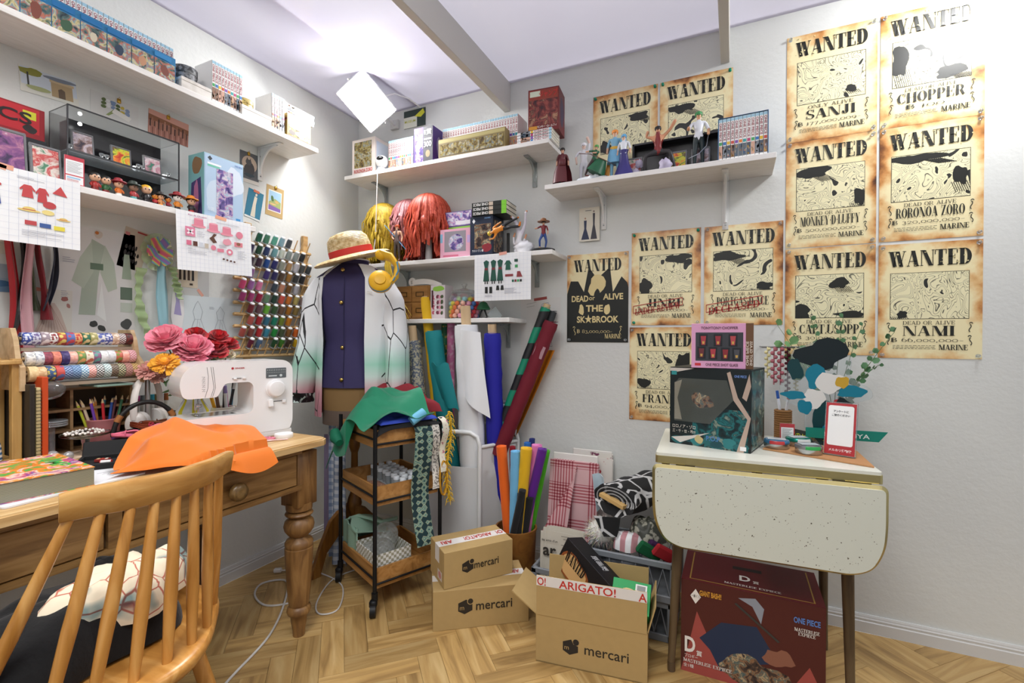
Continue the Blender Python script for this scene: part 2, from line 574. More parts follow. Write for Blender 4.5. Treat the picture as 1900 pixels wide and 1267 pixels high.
def pack(name,label,cat,loc,rz,size,col,prints=(),group=None,bev=.0008,rot=None,body='carton',rough=.45,body_mat=None):
 """a printed carton, card, book or sheet standing on loc; prints in face units 0..1:
 ('p', face, polygon, colour) flat ink, ('t', face, text, cx, y, h, w or None, colour[, bold]) lettering,
 ('s', face, [polygons], colour) serif lettering"""
 root=thing(name,label,cat,loc,rz,group,rot)
 w,d,h=size
 MB().box((0,0,h/2),size,0,None,bev).build(body,body_mat or mat(col,rough),root)
 offs,ink={},{}
 for p in prints:
  kind,face=p[0],p[1]
  colr=p[3] if kind in 'ps' else p[7]
  m=colr if isinstance(colr,bpy.types.Material) else mat(colr,rough)
  o,ux,uy,n,a,b=FACE[face]
  U,V=Vector(ux),Vector(uy)
  sx,sy=size[a],size[b]
  offs[face]=offs.get(face,.0003)+.00006
  base=Vector((o[0]*w,o[1]*d,o[2]*h))+Vector(n)*offs[face]
  if kind=='p':  # flat ink of one face is one print
   mb,ms=ink.setdefault(face,(MB(),[]))
   if m not in ms:
    ms.append(m)
   mb.flat(p[2],base,U*sx,V*sy,ms.index(m))
   continue
  mb=MB()
  base+=Vector(n)*(.0015 if d>.01 else .0004)
  if kind=='s':
   for q in p[2]:
    mb.flat(q,base,U*sx,V*sy)
  else:
   vs,fs,tw,th=text_mesh(p[2],p[8] if len(p)>8 else 0.)
   hh=p[5]*sy
   ww=p[6]*sx if p[6] else hh*tw/th
   x0,y0=p[3]*sx-ww/2,p[4]*sy
   mb.add([base+U*(x0+vx*ww/tw)+V*(y0+vy*hh/th) for vx,vy in vs],fs)
  mb.build('lettering',m,root)
 for mb,ms in ink.values():
  mb.build('print',ms,root)
 return root
def smooth_noise(seed):
 r=random.Random(seed)
 k=[(r.uniform(.5,1),r.uniform(0,6.3),r.uniform(0,6.3),r.uniform(-1,1),r.uniform(-1,1)) for _ in range(6)]
 def f(u,v):
  return sum(a*math.sin(p+(2+2.2*i)*(cu*u*3+cv*v*3))*.5**(i*.5) for i,(a,p,q,cu,cv) in enumerate(k))/2.2
 return f

# --- the room
YB,XL,ZC=2.21,-2.085,2.44
XR,YF=2.4,-1.6
def wallpaper(nt,b,new,link):
 tc=new('TexCoord')
 n=new('TexNoise')
 n.inputs['Scale'].default_value=55
 n.inputs['Detail'].default_value=5
 link(tc.outputs['Object'],n.inputs['Vector'])
 n2=new('TexNoise')
 n2.inputs['Scale'].default_value=2.2
 link(tc.outputs['Object'],n2.inputs['Vector'])
 r=ramp(new,[(.3, '#d1d3d0'),(.7, '#d8dad6')])
 link(n2.outputs['Fac'],r.inputs[0])
 link(r.outputs[0],b.inputs['Base Color'])
 bp=new('Bump')
 bp.inputs['Strength'].default_value=.35
 bp.inputs['Distance'].default_value=.003
 link(n.outputs['Fac'],bp.inputs['Height'])
 link(bp.outputs[0],b.inputs['Normal'])
 b.inputs['Roughness'].default_value=.75
WALL=nodes_mat('textured_wallpaper',wallpaper)
def struct(o):
 o['kind']='structure'
 return o
struct(MB().box(((XL+XR)/2-.05,YB+.05,ZC/2),(XR-XL+.1,.1,ZC)).build('wall_back',WALL))
struct(MB().box((XL-.05,(YF+YB)/2,ZC/2),(.1,YB-YF,ZC)).build('wall_left',WALL))
def film(nt,b,new,link):
 tc=new('TexCoord')
 n=new('TexNoise')
 n.inputs['Scale'].default_value=3
 n.inputs['Detail'].default_value=3
 link(tc.outputs['Object'],n.inputs['Vector'])
 r=ramp(new,[(.3, '#c9c4d8'),(.7, '#d6d3df')])
 link(n.outputs['Fac'],r.inputs[0])
 link(r.outputs[0],b.inputs['Base Color'])
 mp=new('Mapping')
 mp.inputs['Scale'].default_value=(18,1.2,1)
 link(tc.outputs['Object'],mp.inputs[0])
 n2=new('TexNoise')
 n2.inputs['Scale'].default_value=2
 n2.inputs['Detail'].default_value=2
 link(mp.outputs[0],n2.inputs['Vector'])
 bp=new('Bump')
 bp.inputs['Strength'].default_value=.12
 bp.inputs['Distance'].default_value=.01
 link(n2.outputs['Fac'],bp.inputs['Height'])
 link(bp.outputs[0],b.inputs['Normal'])
 b.inputs['Roughness'].default_value=.14
 b.inputs['Specular IOR Level'].default_value=.55
 tl=new('BsdfTranslucent')
 tl.inputs[0].default_value=(.74,.72,.82,1)
 ms=new('MixShader')
 ms.inputs[0].default_value=.55
 link(b.outputs[0],ms.inputs[1])
 link(tl.outputs[0],ms.inputs[2])
 link(ms.outputs[0],nt.nodes['Material Output'].inputs[0])
FILM=nodes_mat('glossy_ceiling_film',film)
YC=.35  # roof cut short here, out of view, to let the hall light in
cf=MB()
for x0,x1 in ((XL,XL+.02),(XR-.02,XR),(-1.655,-1.635),(1.09,1.11)):
 cf.box(((x0+x1)/2,(YC+YB)/2,ZC+.03),(x1-x0,YB-YC,.05))
for y in (YC+.01,YB-.01):
 cf.box(((XL+XR)/2,y,ZC+.03),(XR-XL,.02,.05))
ceil=struct(cf.build('ceiling',mat('#d8d5dc',.6)))
for x0,x1 in ((XL,-1.646),(-1.644,-1.08),(-1.066,-.047),(-.033,1.1),(1.102,XR)):
 MB().flat([(x0,YC),(x1,YC),(x1,YB),(x0,YB)],(0,0,ZC),(1,0,0),(0,1,0)).build('panel',FILM,ceil)
BOARDM=mat('#cfcdc8',.6,bump=.1,bscale=80)
for i,xc in enumerate((-1.073,-.04)):
 struct(MB().box((xc,(YC+YB)/2,2.3675),(.036,YB-YC,.145),0,None,.002).build('trim_%d' % (i+1),BOARDM))
# moulded skirting: profile (out from the wall, height)
SK=[(0,0),(.014,0),(.014,.040),(.0105,.043),(.0105,.048),(.012,.051),(.009,.056),(.009,.059),(.0065,.066),(0,.066)]
SKM=mat('#cfcfcd',.4)
struct(MB().prism(SK,(XL,YB,0),(0,-1,0),(0,0,1),-(XR-XL),0).build('baseboard_back',SKM))
struct(MB().prism(SK,(XL,YF,0),(1,0,0),(0,0,1),-(YB-YF),0).build('baseboard_left',SKM))
# herringbone floor: each plank a piece of its own, laid at 45 degrees
floor=struct(MB().box(((XL+XR)/2,(YF+YB)/2,-.03),(XR-XL,YB-YF,.044)).build('floor',mat('#5d452c',.8)))
OAK=wood('oak_plank', '#957546', '#ba975e', '#cfb27c',(1.0,9,9),2.6,.42,.17,.1)
W,LN=.0803,.3213
ORG=Vector((-1.167,1.178))
EU,EV=Vector((math.sqrt(.5),math.sqrt(.5))),Vector((math.sqrt(.5),-math.sqrt(.5)))
def clip(poly,ax,lim,keep_less):
 out=[]
 for i,p in enumerate(poly):
  q=poly[(i+1) % len(poly)]
  ip,iq=((p[ax]<=lim)==keep_less or p[ax]==lim),((q[ax]<=lim)==keep_less or q[ax]==lim)
  if ip:
   out.append(p)
  if ip != iq:
   t=(lim-p[ax])/(q[ax]-p[ax])
   out.append((p[0]+t*(q[0]-p[0]),p[1]+t*(q[1]-p[1])))
 return out
_pl={}
for i in range(-30,31):
 for j in range(-9,10):
  for along_u in (True,False):
   u0,v0=i*W+j*LN,-i*W+j*LN
   a,b2=((u0,u0+LN),(v0-W,v0)) if along_u else ((u0-W,u0),(v0-LN,v0))
   g=.0005
   cs=[(a[0]+g,b2[0]+g),(a[1]-g,b2[0]+g),(a[1]-g,b2[1]-g),(a[0]+g,b2[1]-g)]
   pts=[tuple(ORG+EU*x+EV*y) for x,y in cs]
   cx,cy=sum(p[0] for p in pts)/4,sum(p[1] for p in pts)/4
   # only the part of the floor that the frame can show
   if cx>1.5 or cx<-2.3 or cy>2.4 or cy<.45-.0*cx or cy<.6+.62*(cx+.3)*(cx>-.3) or (cx>-.75 and cy<.95):
    continue
   q=pts
   for ax,lim,less in ((0,XL+.015,False),(1,YB-.015,True)):
    q=clip(q,ax,lim,less)
   if len(q)<3:
    continue
   ang=PI/4 if along_u else -PI/4
   ca,sa=math.cos(-ang),math.sin(-ang)
   loc=[((x-cx)*ca-(y-cy)*sa,(x-cx)*sa+(y-cy)*ca) for x,y in q]
   whole=q==pts
   if whole and 'w' in _pl:
    me=_pl['w']
   else:
    me=MB().prism(loc,(0,0,-.008),(1,0,0),(0,1,0),.008).mesh('plank',OAK)
    if whole:
     _pl['w']=me
   share('plank',me,floor,(cx,cy,rnd.uniform(-.0004,0)),(0,0,ang))

# --- corner lamp and its twin above the right-hand posters
LEDM=mat('#ffffff',.3,emit=115)
HOUSE=mat('#e9e9e9',.4)
def led_lamp(loc,aim,spin,label,arm_to,w=.24,h=.19,m=LEDM):
 q=(Vector(aim)-Vector(loc)).to_track_quat('-Z', 'Y') @ Euler((0,0,spin)).to_quaternion()
 t=thing('floodlight',label, 'lamp',loc,rot=q.to_euler())
 MB().box((0,0,.014),(w,h,.024),0,None,.004).build('housing',HOUSE,t)
 MB().box((0,0,0),(w-.014,h-.014,.006)).build('diffuser',m,t)
 inv=q.to_matrix().inverted()
 end=inv @ (Vector(arm_to)-Vector(loc))
 MB().tube([(0,0,.026),(0,0,.05),end],.011,10).build('arm',HOUSE,t)
 br=MB()
 br.tube([(-w/2-.006,0,.015),(-w/2-.006,0,.05),(w/2+.006,0,.05),(w/2+.006,0,.015)],.005,6)
 br.build('bracket',HOUSE,t)
 return t
lamp=led_lamp((-1.71,1.87,2.325),(-1.12,1.0,1.55),.85, 'glowing white square floodlight in the corner under the ceiling',(-1.80,2.205,2.36))
MB().box((-1.80,2.2,2.36),(.055,.02,.055),0,None,.003).build('junction_plate',mat('#c9c9c4',.5))
tag(bpy.data.objects['junction_plate'], 'small grey mounting plate behind the corner floodlight', 'plate')
led_lamp((.86,1.86,2.40),(.35,2.21,1.5),.4, 'white floodlight above the right hand poster wall',(.95,2.205,2.42),m=mat('#ffffff',.3,emit=75))
cb=MB().tube([(-1.66,1.93,2.37),(-1.64,2.0,2.415),(-1.62,2.1,2.43),(-1.62,2.2,2.428)],.004,6).build('lamp_cable',mat('#eeeeee',.5))
tag(cb, 'white cable running from the corner floodlight to the wall', 'cable')

# --- wall shelves
SHM=wood('white_shelf_board', '#dcdad6', '#e4e2df', '#eae8e5',(2,14,14),5,.5,0,.05)
BRM=mat('#dfe0de',.4)
def bracket_mesh(clear=False,up=.16,out=.15):
 """L bracket: wall leg down along -z, arm along -y, curved gusset"""
 mb=MB()
 mb.box((0,-.004,-up/2),(.024,.006,up),0,None,.001)
 mb.box((0,-out/2,-.004),(.024,out,.006),0,None,.001)
 arc=[(-.007,-up+.03)]+[(-.007-(out-.035)*(1-math.cos(a)),-up+.03+(up-.037)*math.sin(a)) for a in [i*PI/16 for i in range(1,9)]]
 k=MB()
 n=len(arc)
 mb.tube([(0,y,z) for y,z in arc],.006,6)
 mb.prism([(-.004,-.004)]+[(-.004,-up+.05)]+[(y,z) for y,z in arc[2:]],(-.0015,0,0),(0,1,0),(0,0,1),.003)
 for z in (-.045,-up+.02):
  mb.lathe([(.004,0),(.004,.0015),(0,.002)],8,1,(0,-.007,z),R3(PI/2))
 return mb
_bk=bracket_mesh().mesh('bracket',[BRM,mat('#8d8f8e',.4,.6)])
_bkc=bracket_mesh(up=.125,out=.12).mesh('bracket',[mat('#dfe6e4',.15,trans=.7),mat('#8d8f8e',.4,.6)])
_bkl=bracket_mesh(up=.21,out=.16).mesh('bracket',[BRM,mat('#8d8f8e',.4,.6)])
def shelf(label,x0,x1,zb,along_left,brackets,meshes,thick=.021,depth=.207):
 """white board; along_left: runs along the left wall (x0, x1 are then y values)"""
 if along_left:
  t=thing('wall_shelf',label, 'shelf',(XL,(x0+x1)/2,zb),PI/2)
 else:
  t=thing('wall_shelf',label, 'shelf',((x0+x1)/2,YB,zb))
 ln=x1-x0
 MB().box((0,-depth/2,thick/2),(ln,depth,thick),0,None,.0012).build('board',SHM,t)
 for k,b in enumerate(brackets):
  share('bracket',meshes[k % len(meshes)],t,(b-(x0+x1)/2,-.001,0))
 return t
shelf('long white shelf high on the left wall with comics',-.6,1.714,2.035,True,(.46,1.545),(_bk,))
shelf('white shelf on the left wall carrying the black display case',-.6,1.375,1.573,True,(.2,1.2),(_bk,))
shelf('white shelf with comics under the corner floodlight',-1.995,-.765,2.006,False,(-1.865,-.915),(_bkc,))
shelf('white shelf carrying the three wigs',-1.96,-.745,1.500,False,(-1.7,-.90),(_bkc,))
shelf('short low white shelf carrying the glass jar of pompoms',-1.85,-.958,1.194,False,(-1.6,-1.06),(_bkc,))
shelf('white shelf with a row of figurines beside the tall posters',-.782,.14,1.794,False,(-.56,-.035),(_bk,_bkl))

# --- wanted posters on the back wall
def burnt(nt,b,new,link):
 tc=new('TexCoord')
 oi=new('ObjectInfo')
 sep=new('SeparateXYZ')
 link(tc.outputs['Object'],sep.inputs[0])
 def m(op,a,c=None):
  n=new('Math')
  n.operation=op
  for i,x in enumerate((a,c)):
   if x is None:
    continue
   if isinstance(x,(int,float)):
    n.inputs[i].default_value=x
   else:
    link(x,n.inputs[i])
  return n.outputs[0]
 ex=m('SUBTRACT',.149,m('ABSOLUTE',sep.outputs[0]))
 ez=m('SUBTRACT',.2125,m('ABSOLUTE',m('SUBTRACT',sep.outputs[2],.2125)))
 ed=m('MINIMUM',ex,ez)
 off=new('VectorMath')
 off.operation='MULTIPLY_ADD'
 off.inputs[1].default_value=(1,1,1)
 cmb=new('CombineXYZ')
 link(m('MULTIPLY',oi.outputs['Random'],31.),cmb.inputs[1])
 link(tc.outputs['Object'],off.inputs[0])
 link(cmb.outputs[0],off.inputs[2])
 n1=new('TexNoise')
 n1.inputs['Scale'].default_value=10
 n1.inputs['Detail'].default_value=6
 link(off.outputs[0],n1.inputs['Vector'])
 n2=new('TexNoise')
 n2.inputs['Scale'].default_value=26
 n2.inputs['Detail'].default_value=6
 link(off.outputs[0],n2.inputs['Vector'])
 d=m('ADD',ed,m('ADD',m('MULTIPLY',m('SUBTRACT',n1.outputs['Fac'],.5),.17),m('MULTIPLY',m('SUBTRACT',n2.outputs['Fac'],.5),.05)))
 mr=new('MapRange')
 mr.inputs[1].default_value=-.04
 mr.inputs[2].default_value=.055
 link(d,mr.inputs[0])
 r=ramp(new,[(0, '#2a1a10'),(.14, '#7d4a20'),(.34, '#c68a4c'),(.54, '#e0bb82'),(.8, '#eee2b4')])
 link(mr.outputs[0],r.inputs[0])
 link(r.outputs[0],b.inputs['Base Color'])
 b.inputs['Roughness'].default_value=.32
 b.inputs['Specular IOR Level'].default_value=.5
BURNT=nodes_mat('burnt_paper',burnt)
INK='#23241f'
PW,PH=.298,.425
PINM=mat('#e8eef0',.05,trans=.9)
TEALPIN=mat('#0e8a6c',.3)
_pin=MB().lathe([(.002,0),(.0065,.001),(.005,.004),(.0028,.006),(.0045,.010),(.006,.012),(.004,.0135),(0,.014)],12).mesh('push_pin',PINM)
_pint=MB().lathe([(.002,0),(.0065,.001),(.005,.004),(.0028,.006),(.0045,.010),(.006,.012),(.004,.0135),(0,.014)],12).mesh('push_pin',TEALPIN)
def swirl(x,y,s,f=1):
 pts=[(x+f*s*(.35*math.sin(a*2)+.1),y+s*2.2*(a/PI-.5)) for a in [i*PI/10 for i in range(11)]]
 return strokes(pts,.008)+strokes([(x+f*s*.5*math.cos(a)-f*.2*s,y+s*1.25+s*.5*math.sin(a)*.7) for a in [i*PI/5 for i in range(6)]],.008)
def damage(polys,seed,n=34,box=(.1,.78,.9,.97)):
 r=random.Random(seed)
 out=[]
 for _ in range(n):
  x,y=r.uniform(box[0],box[2]),r.uniform(box[1],box[3])
  out.append(blob(x,y,r.uniform(.003,.011),r.uniform(.002,.007),r.random(),7,.6))
 return out
def inkart(nt,b,new,link):
 tc=new('TexCoord')
 oi=new('ObjectInfo')
 ad=new('VectorMath')
 cmb=new('CombineXYZ')
 ml=new('Math')
 ml.operation='MULTIPLY'
 ml.inputs[1].default_value=40
 link(oi.outputs['Random'],ml.inputs[0])
 link(ml.outputs[0],cmb.inputs[1])
 link(tc.outputs['Object'],ad.inputs[0])
 link(cmb.outputs[0],ad.inputs[1])
 n=new('TexNoise')
 n.inputs['Scale'].default_value=11
 n.inputs['Detail'].default_value=1.5
 n.inputs['Distortion'].default_value=1.6
 link(ad.outputs[0],n.inputs['Vector'])
 c,k='#eae3ba', '#23241f'
 st=[(0,k),(.27,k),(.275,c)]
 for x in (.36,.43,.475,.53,.585):
  st+=[(x,c),(x+.004,k),(x+.008,k),(x+.012,c)]
 r=ramp(new,st+[(.66,c),(.665,k)])
 link(n.outputs['Fac'],r.inputs[0])
 link(r.outputs[0],b.inputs['Base Color'])
 b.inputs['Roughness'].default_value=.4
INKART=nodes_mat('abstract_ink_linework',inkart)
def portrait(kind,seed):
 """the framed picture: loose ink masses and hatching only, no figure"""
 r=random.Random(seed)
 x0,y0,x1,y1=.12,.34,.88,.745
 P=[('p', 'front',rect(x0,y0,x1,y1), '#eae3ba')]
 for a in (rect(x0,y0,x1,y0+.004),rect(x0,y1-.004,x1,y1),rect(x0,y0,x0+.005,y1),rect(x1-.005,y0,x1,y1)):
  P.append(('p', 'front',a,INK))
 def cl(poly):
  for ax,lim,less in ((0,x0,False),(0,x1,True),(1,y0,False),(1,y1,True)):
   poly=clip(poly,ax,lim,less)
   if len(poly)<3:
    return None
  return poly
 def put(poly,c=INK):
  q=cl(poly)
  if q:
   P.append(('p', 'front',q,c))
 put(rect(x0+.006,y0+.005,x1-.006,y1-.005),INKART)
 for cx,cy,rx,ry in kind:
  put(blob(cx,cy,rx,ry,r.random(),22,.5))
  for i in range(9):
   for q in strokes([(cx+rx*.9-.02*i,cy-ry*.6),(cx+rx*1.5-.02*i,cy-ry*1.7)],.005):
    put(q)
 return P
def poster(x,z,name,bounty,kind,label,only=False,stamp=None,pins='clear',seed=1,tilt=0.,z_off=0.):
 r=random.Random(seed)
 S=[('s', 'front',serif('WANTED',.5,.80,.135,.80,.27,.045,.05),INK)]
 S.append(('s', 'front',damage(None,seed), '#d9cc98'))
 if name:
  S.append(('s', 'front',serif('ONLY ALIVE' if only else 'DEAD OR ALIVE',.5,.292,.032,.50,.13,.06,.09),INK))
  S.append(('s', 'front',serif(name,.5,.196,.085,.30+min(.36,.05*len(name)),.22,.04,.05),INK))
  S.append(('s', 'front',serif('$ '+bounty+'-',.48,.142,.035,min(.7,.075*(len(bounty)+3)),.16,.06,.06),INK))
  S.append(('s', 'front',serif('MARINE',.735,.075,.045,.27,.2,.07,.05),INK))
  fine=[]
  for k in range(3):
   x0=.15
   while x0<.55:
    w=r.uniform(.015,.05)
    fine.append(rect(x0,.108-k*.013,min(x0+w,.57),.112-k*.013))
    x0+=w+.01
  S.append(('s', 'front',fine, '#6a6350'))
  for q in ((.11,.26,.03),(.89,.26,.03,-1),(.11,.15,.03,-1),(.89,.15,.03)):
   S.append(('s', 'front',swirl(*q),INK))
 if stamp:
  st=strokes([(.03,.13),(.75,.21),(.75,.285),(.03,.205),(.03,.13)],.008)+[[(px,py-.01) for px,py in q] for q in serif(stamp,.39,.115,.07,.66,.2,.08,.06,slope=.11)]
  S.append(('s', 'front',st, '#a8322c'))
 t=pack('wanted_poster',label, 'poster',(x,YB-.0012,z),0,(PW,.001,PH),None,portrait(kind,seed)+S,bev=0,body='paper',body_mat=BURNT,rough=.4,group='wanted posters on the back wall')
 for sx in (-1,1):
  for zz in (.012,PH-.012):
   share('push_pin',_pint if (pins=='teal' and (sx<0 or zz>.1)) else _pin,t,(sx*(PW/2-.012),-.001,zz),(PI/2,0,0))
 return t
DK={'light': [(.74,.42,.06,.03)], 'hat': [(.2,.58,.09,.15),(.7,.41,.16,.05)], 'hair': [(.3,.69,.18,.05),(.82,.42,.06,.07)], 'cap': [(.36,.71,.26,.04),(.8,.52,.07,.08)],
 'mess': [(.2,.40,.10,.06),(.72,.37,.16,.03),(.62,.66,.1,.05)], 'soft': [(.24,.38,.05,.03)], 'brim': [(.3,.69,.2,.05),(.78,.38,.1,.04)], 'band': [(.78,.64,.1,.08),(.22,.4,.1,.05)], 'side': [(.2,.42,.1,.08),(.7,.7,.16,.04)]}
XA,XB=.338,.645
poster(XA,1.913, 'SANJI', '177,000,009',DK['light'], 'wanted poster reading ONLY ALIVE, top left of the block of six',True,seed=11)
poster(XB,1.913, 'CHOPPER', '100',DK['hat'], 'wanted poster washed out by lamp glare, top right of the block of six',seed=12)
poster(XA,1.487, 'MONKEY*D*LUFFY', '500,000,000',DK['hair'], 'wanted poster right below the ONLY ALIVE poster',seed=13)
poster(XB,1.487, 'RORONOA ZORO', '320,000,000',DK['cap'], 'wanted poster right below the glare washed poster',seed=14)
poster(XA,1.058, 'CAPT.USOPP', '30,000,000',DK['mess'], 'wanted poster half hidden behind the leaves and acrylic stand',seed=15)
poster(XB,1.050, 'NAMI', '66,000,000',DK['soft'], 'uncovered wanted poster at the lowest right corner of the block',seed=16)
poster(-.466,1.846,None, '',DK['side'], 'wanted poster behind the figurine row, left of the two',pins='teal',seed=17)
poster(-.158,1.846,None, '',DK['brim'], 'wanted poster behind the figurine row, right of the two',pins='teal',seed=18)
poster(-.280,1.180, 'JINBE', '250,000,000',DK['side'], 'wanted poster stamped UNDER REVIEW in red',stamp='UNDER REVIEW',pins='teal',seed=19)
poster(.032,1.178, 'PORTGAS*D*ACE', '550,000,000',DK['brim'], 'wanted poster stamped DECEASED in red',stamp='DECEASED',seed=20)
poster(-.287,.745, 'FRANKY', '94,000,000',DK['band'], 'wanted poster partly covered by the dark figure box',seed=21)
# the black concert-style poster
CRM='#e2cf96'
S=[('p', 'front',[(0,0),(1,0),(1,.60)]+[(.98-.1*i+.03*math.sin(i*9),.66+.10*math.sin(i*2.4)+(.1 if 2<i<7 else 0)) for i in range(10)]+[(0,.55)], '#1d1f1b'),
 ('p', 'front',blob(.5,.63,.13,.10,5,14,.5),CRM),('p', 'front',blob(.5,.52,.05,.09,8,12,.4), '#1d1f1b'),
 ('s', 'front',serif('WANTED',.5,.80,.135,.78,.27,.045,.05),INK),
 ('t', 'front', 'DEAD',.22,.46,.07,.28,CRM,.03),('t', 'front', 'or',.42,.475,.035,None,CRM,.01),('t', 'front', 'ALIVE',.76,.475,.07,.32,CRM,.03),
 ('t', 'front', 'THE',.46,.345,.075,.28,CRM,.035),('t', 'front','SK\u2605BROOK',.51,.215,.10,.68,CRM,.03),
 ('p', 'front',blob(.24,.37,.05,.06,3,12,.6),CRM),('p', 'front',blob(.68,.38,.05,.07,4,12,.6),CRM),
 ('s', 'front',serif('$ 83,000,000-',.46,.105,.04,.58,.16,.06,.06),CRM),('s', 'front',serif('MARINE',.76,.045,.05,.26,.2,.07,.05),CRM),
 ('s', 'front',swirl(.13,.12,.035)+swirl(.88,.13,.03,-1),CRM)]
bp_=pack('wanted_poster', 'black wanted poster with cream hand drawn lettering', 'poster',(-.592,YB-.0012,1.100),0,(PW,.001,PH),None,S,bev=0,body='paper',body_mat=BURNT,rough=.4,group='wanted posters on the back wall')
for sx in (-1,1):
 for zz in (.012,PH-.012):
  share('push_pin',_pin,bp_,(sx*(PW/2-.012),-.001,zz),(PI/2,0,0))

# --- pine desk along the left wall
PINE=wood('old_pine', '#6c4c28', '#8c683a', '#a88452',(10,1.1,10),3.4,.45,.05,.2)
PINEV=wood('old_pine_upright', '#664628', '#876237', '#a07a4a',(10,10,1.2),3.4,.42,.04,.2)
PINETOP=wood('pine_top', '#b28a55', '#c9a570', '#dcbf8e',(9,.9,9),3.2,.4,.03,.15)
desk=thing('sewing_desk', 'old pine desk with turned legs under the sewing machine', 'desk',(0,0,0))
DT=.74
y0d,y1d=-.35,1.315
top=MB()
pts=[(-1.375,y0d),(-1.375,y1d-.03),(-1.39,y1d-.008),(-1.41,y1d),(-2.06,y1d),(-2.06,y0d)]
top.prism(pts,(0,0,DT-.024),(1,0,0),(0,1,0),.020)
top.prism([(x+(.004 if x>-1.5 else 0),y-(.004 if y>1 else 0)) if False else (max(-2.06,x-.005 if x>-1.45 else x),y-(.005 if y>1.2 else 0)) for x,y in pts],(0,0,DT-.004),(1,0,0),(0,1,0),.004)
top.build('tabletop',PINETOP,desk)
ap=MB()
ap.box((-1.432,.45,.704),(.024,1.55,.022))
ap.box((-1.432,.45,.571),(.024,1.55,.018))
ap.box((-1.432,.652,.638),(.024,.03,.115))
ap.box((-1.432,-.1,.638),(.024,.5,.115))
ap.build('front_rail',PINE,desk)
MB().box((-1.75,1.262,.635),(.58,.022,.16)).build('side_apron',PINE,desk)
MB().box((-2.03,.45,.635),(.022,1.5,.16)).build('back_apron',PINE,desk)
for ya,yb in ((.672,1.206),(.155,.632)):
 d=MB()
 d.box((-1.431,(ya+yb)/2,.637),(.02,yb-ya-.006,.108),0,None,.002)
 d.box((-1.6,(ya+yb)/2,.63),(.32,yb-ya-.02,.085))
 dr=d.build('drawer',PINE,desk)
 MB().lathe([(.011,0),(.011,.01),(.017,.016),(.026,.022),(.029,.032),(.026,.042),(.015,.047),(.009,.0475),(0,.046)],24,0,(-1.421,.961 if ya>.5 else .4,.634),R3(0,PI/2)).build('knob',wood('dark_knob', '#4f3a20', '#6e5530', '#86693f',(8,8,8),4,.35),dr)
LP=[(0,-.002),(.021,0),(.022,.02),(.027,.05),(.030,.078),(.040,.085),(.043,.096),(.040,.108),(.032,.114),(.036,.122),(.042,.18),(.049,.30),(.050,.326),(.050,.332),(.047,.334),(.049,.340),(.050,.350),(.045,.360),(.034,.368),(.030,.373),(.040,.382),(.051,.398),(.054,.413),(.050,.430),(.036,.444),(.032,.447),(.046,.452),(.050,.458),(.046,.465),(.036,.468),(.046,.474),(.048,.50)]
_lg=MB().lathe(LP,28).box((0,0,.593),(.088,.088,.2),0,None,.002).mesh('leg',PINEV)
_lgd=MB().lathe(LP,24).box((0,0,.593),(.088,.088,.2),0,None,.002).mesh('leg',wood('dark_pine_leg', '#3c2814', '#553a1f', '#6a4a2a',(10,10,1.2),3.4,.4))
for (x,y) in ((-1.47,1.255),(-1.47,-.28)):
 share('leg',_lg,desk,(x,y,.001))
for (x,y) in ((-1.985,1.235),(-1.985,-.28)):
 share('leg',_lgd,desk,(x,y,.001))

# --- spindle-back chair
BEECH=wood('varnished_beech', '#a9712f', '#c48a43', '#d7a25c',(9,9,1.3),3.,.3,.02,.05)
BEECHX=wood('varnished_beech_seat', '#a9712f', '#c48a43', '#d7a25c',(1.2,8,8),3.,.3,.02,.05)
chair=thing('spindle_chair', 'varnished wooden spindle-back chair pulled up to the desk', 'chair',(-1.29,.55,0),0)
SZ=.44
def seat_pt(a,k=1.):
 r=.252+.012*math.cos(2*a)+.014*math.cos(4*a)
 return (r*k*math.cos(a),r*k*math.sin(a))
sm_=MB()
n=48
rings=[(.86,-.034),(.97,-.03),(1.0,-.018),(1.0,-.006),(.98,0),(.9,.0),(.6,-.008),(.3,-.012)]
vs,fs=[],[]
for k,z in rings:
 vs+=[(*seat_pt(2*PI*i/n,k),SZ+z) for i in range(n)]
for j in range(len(rings)-1):
 fs+=[(j*n+i,j*n+(i+1) % n,(j+1)*n+(i+1) % n,(j+1)*n+i) for i in range(n)]
fs.append([(len(rings)-1)*n+i for i in range(n)])
fs.append([i for i in range(n)][::-1])
sm_.add(vs,fs,0,True)
sm_.build('seat',BEECHX,chair)
tops=[(-1.118,0.445,0.775),(-1.104,0.486,0.775),(-1.086,0.527,0.775),(-1.082,0.567,0.775),(-1.082,0.608,0.775),(-1.097,0.654,0.775),(-1.113,0.695,0.775),(-1.146,0.742,0.775)]
bots=[(.235*math.cos(math.radians(a))-.005,.235*math.sin(math.radians(a))-.005,SZ-.01) for a in (-66,-37,-22,-7,8,23,38,64)]
O=Vector((-1.29,.55,0))
for (tx,ty,tz),b in zip(tops,bots):
 p1,p0=Vector((tx,ty,tz+.012))-O,Vector(b)
 k=[(0,.0088),(.15,.0105),(.4,.0125),(.7,.011),(1,.0085)]
 MB().tube([p0.lerp(p1,a) for a,_ in k],[r for _,r in k],12).build('spindle',BEECH,chair)
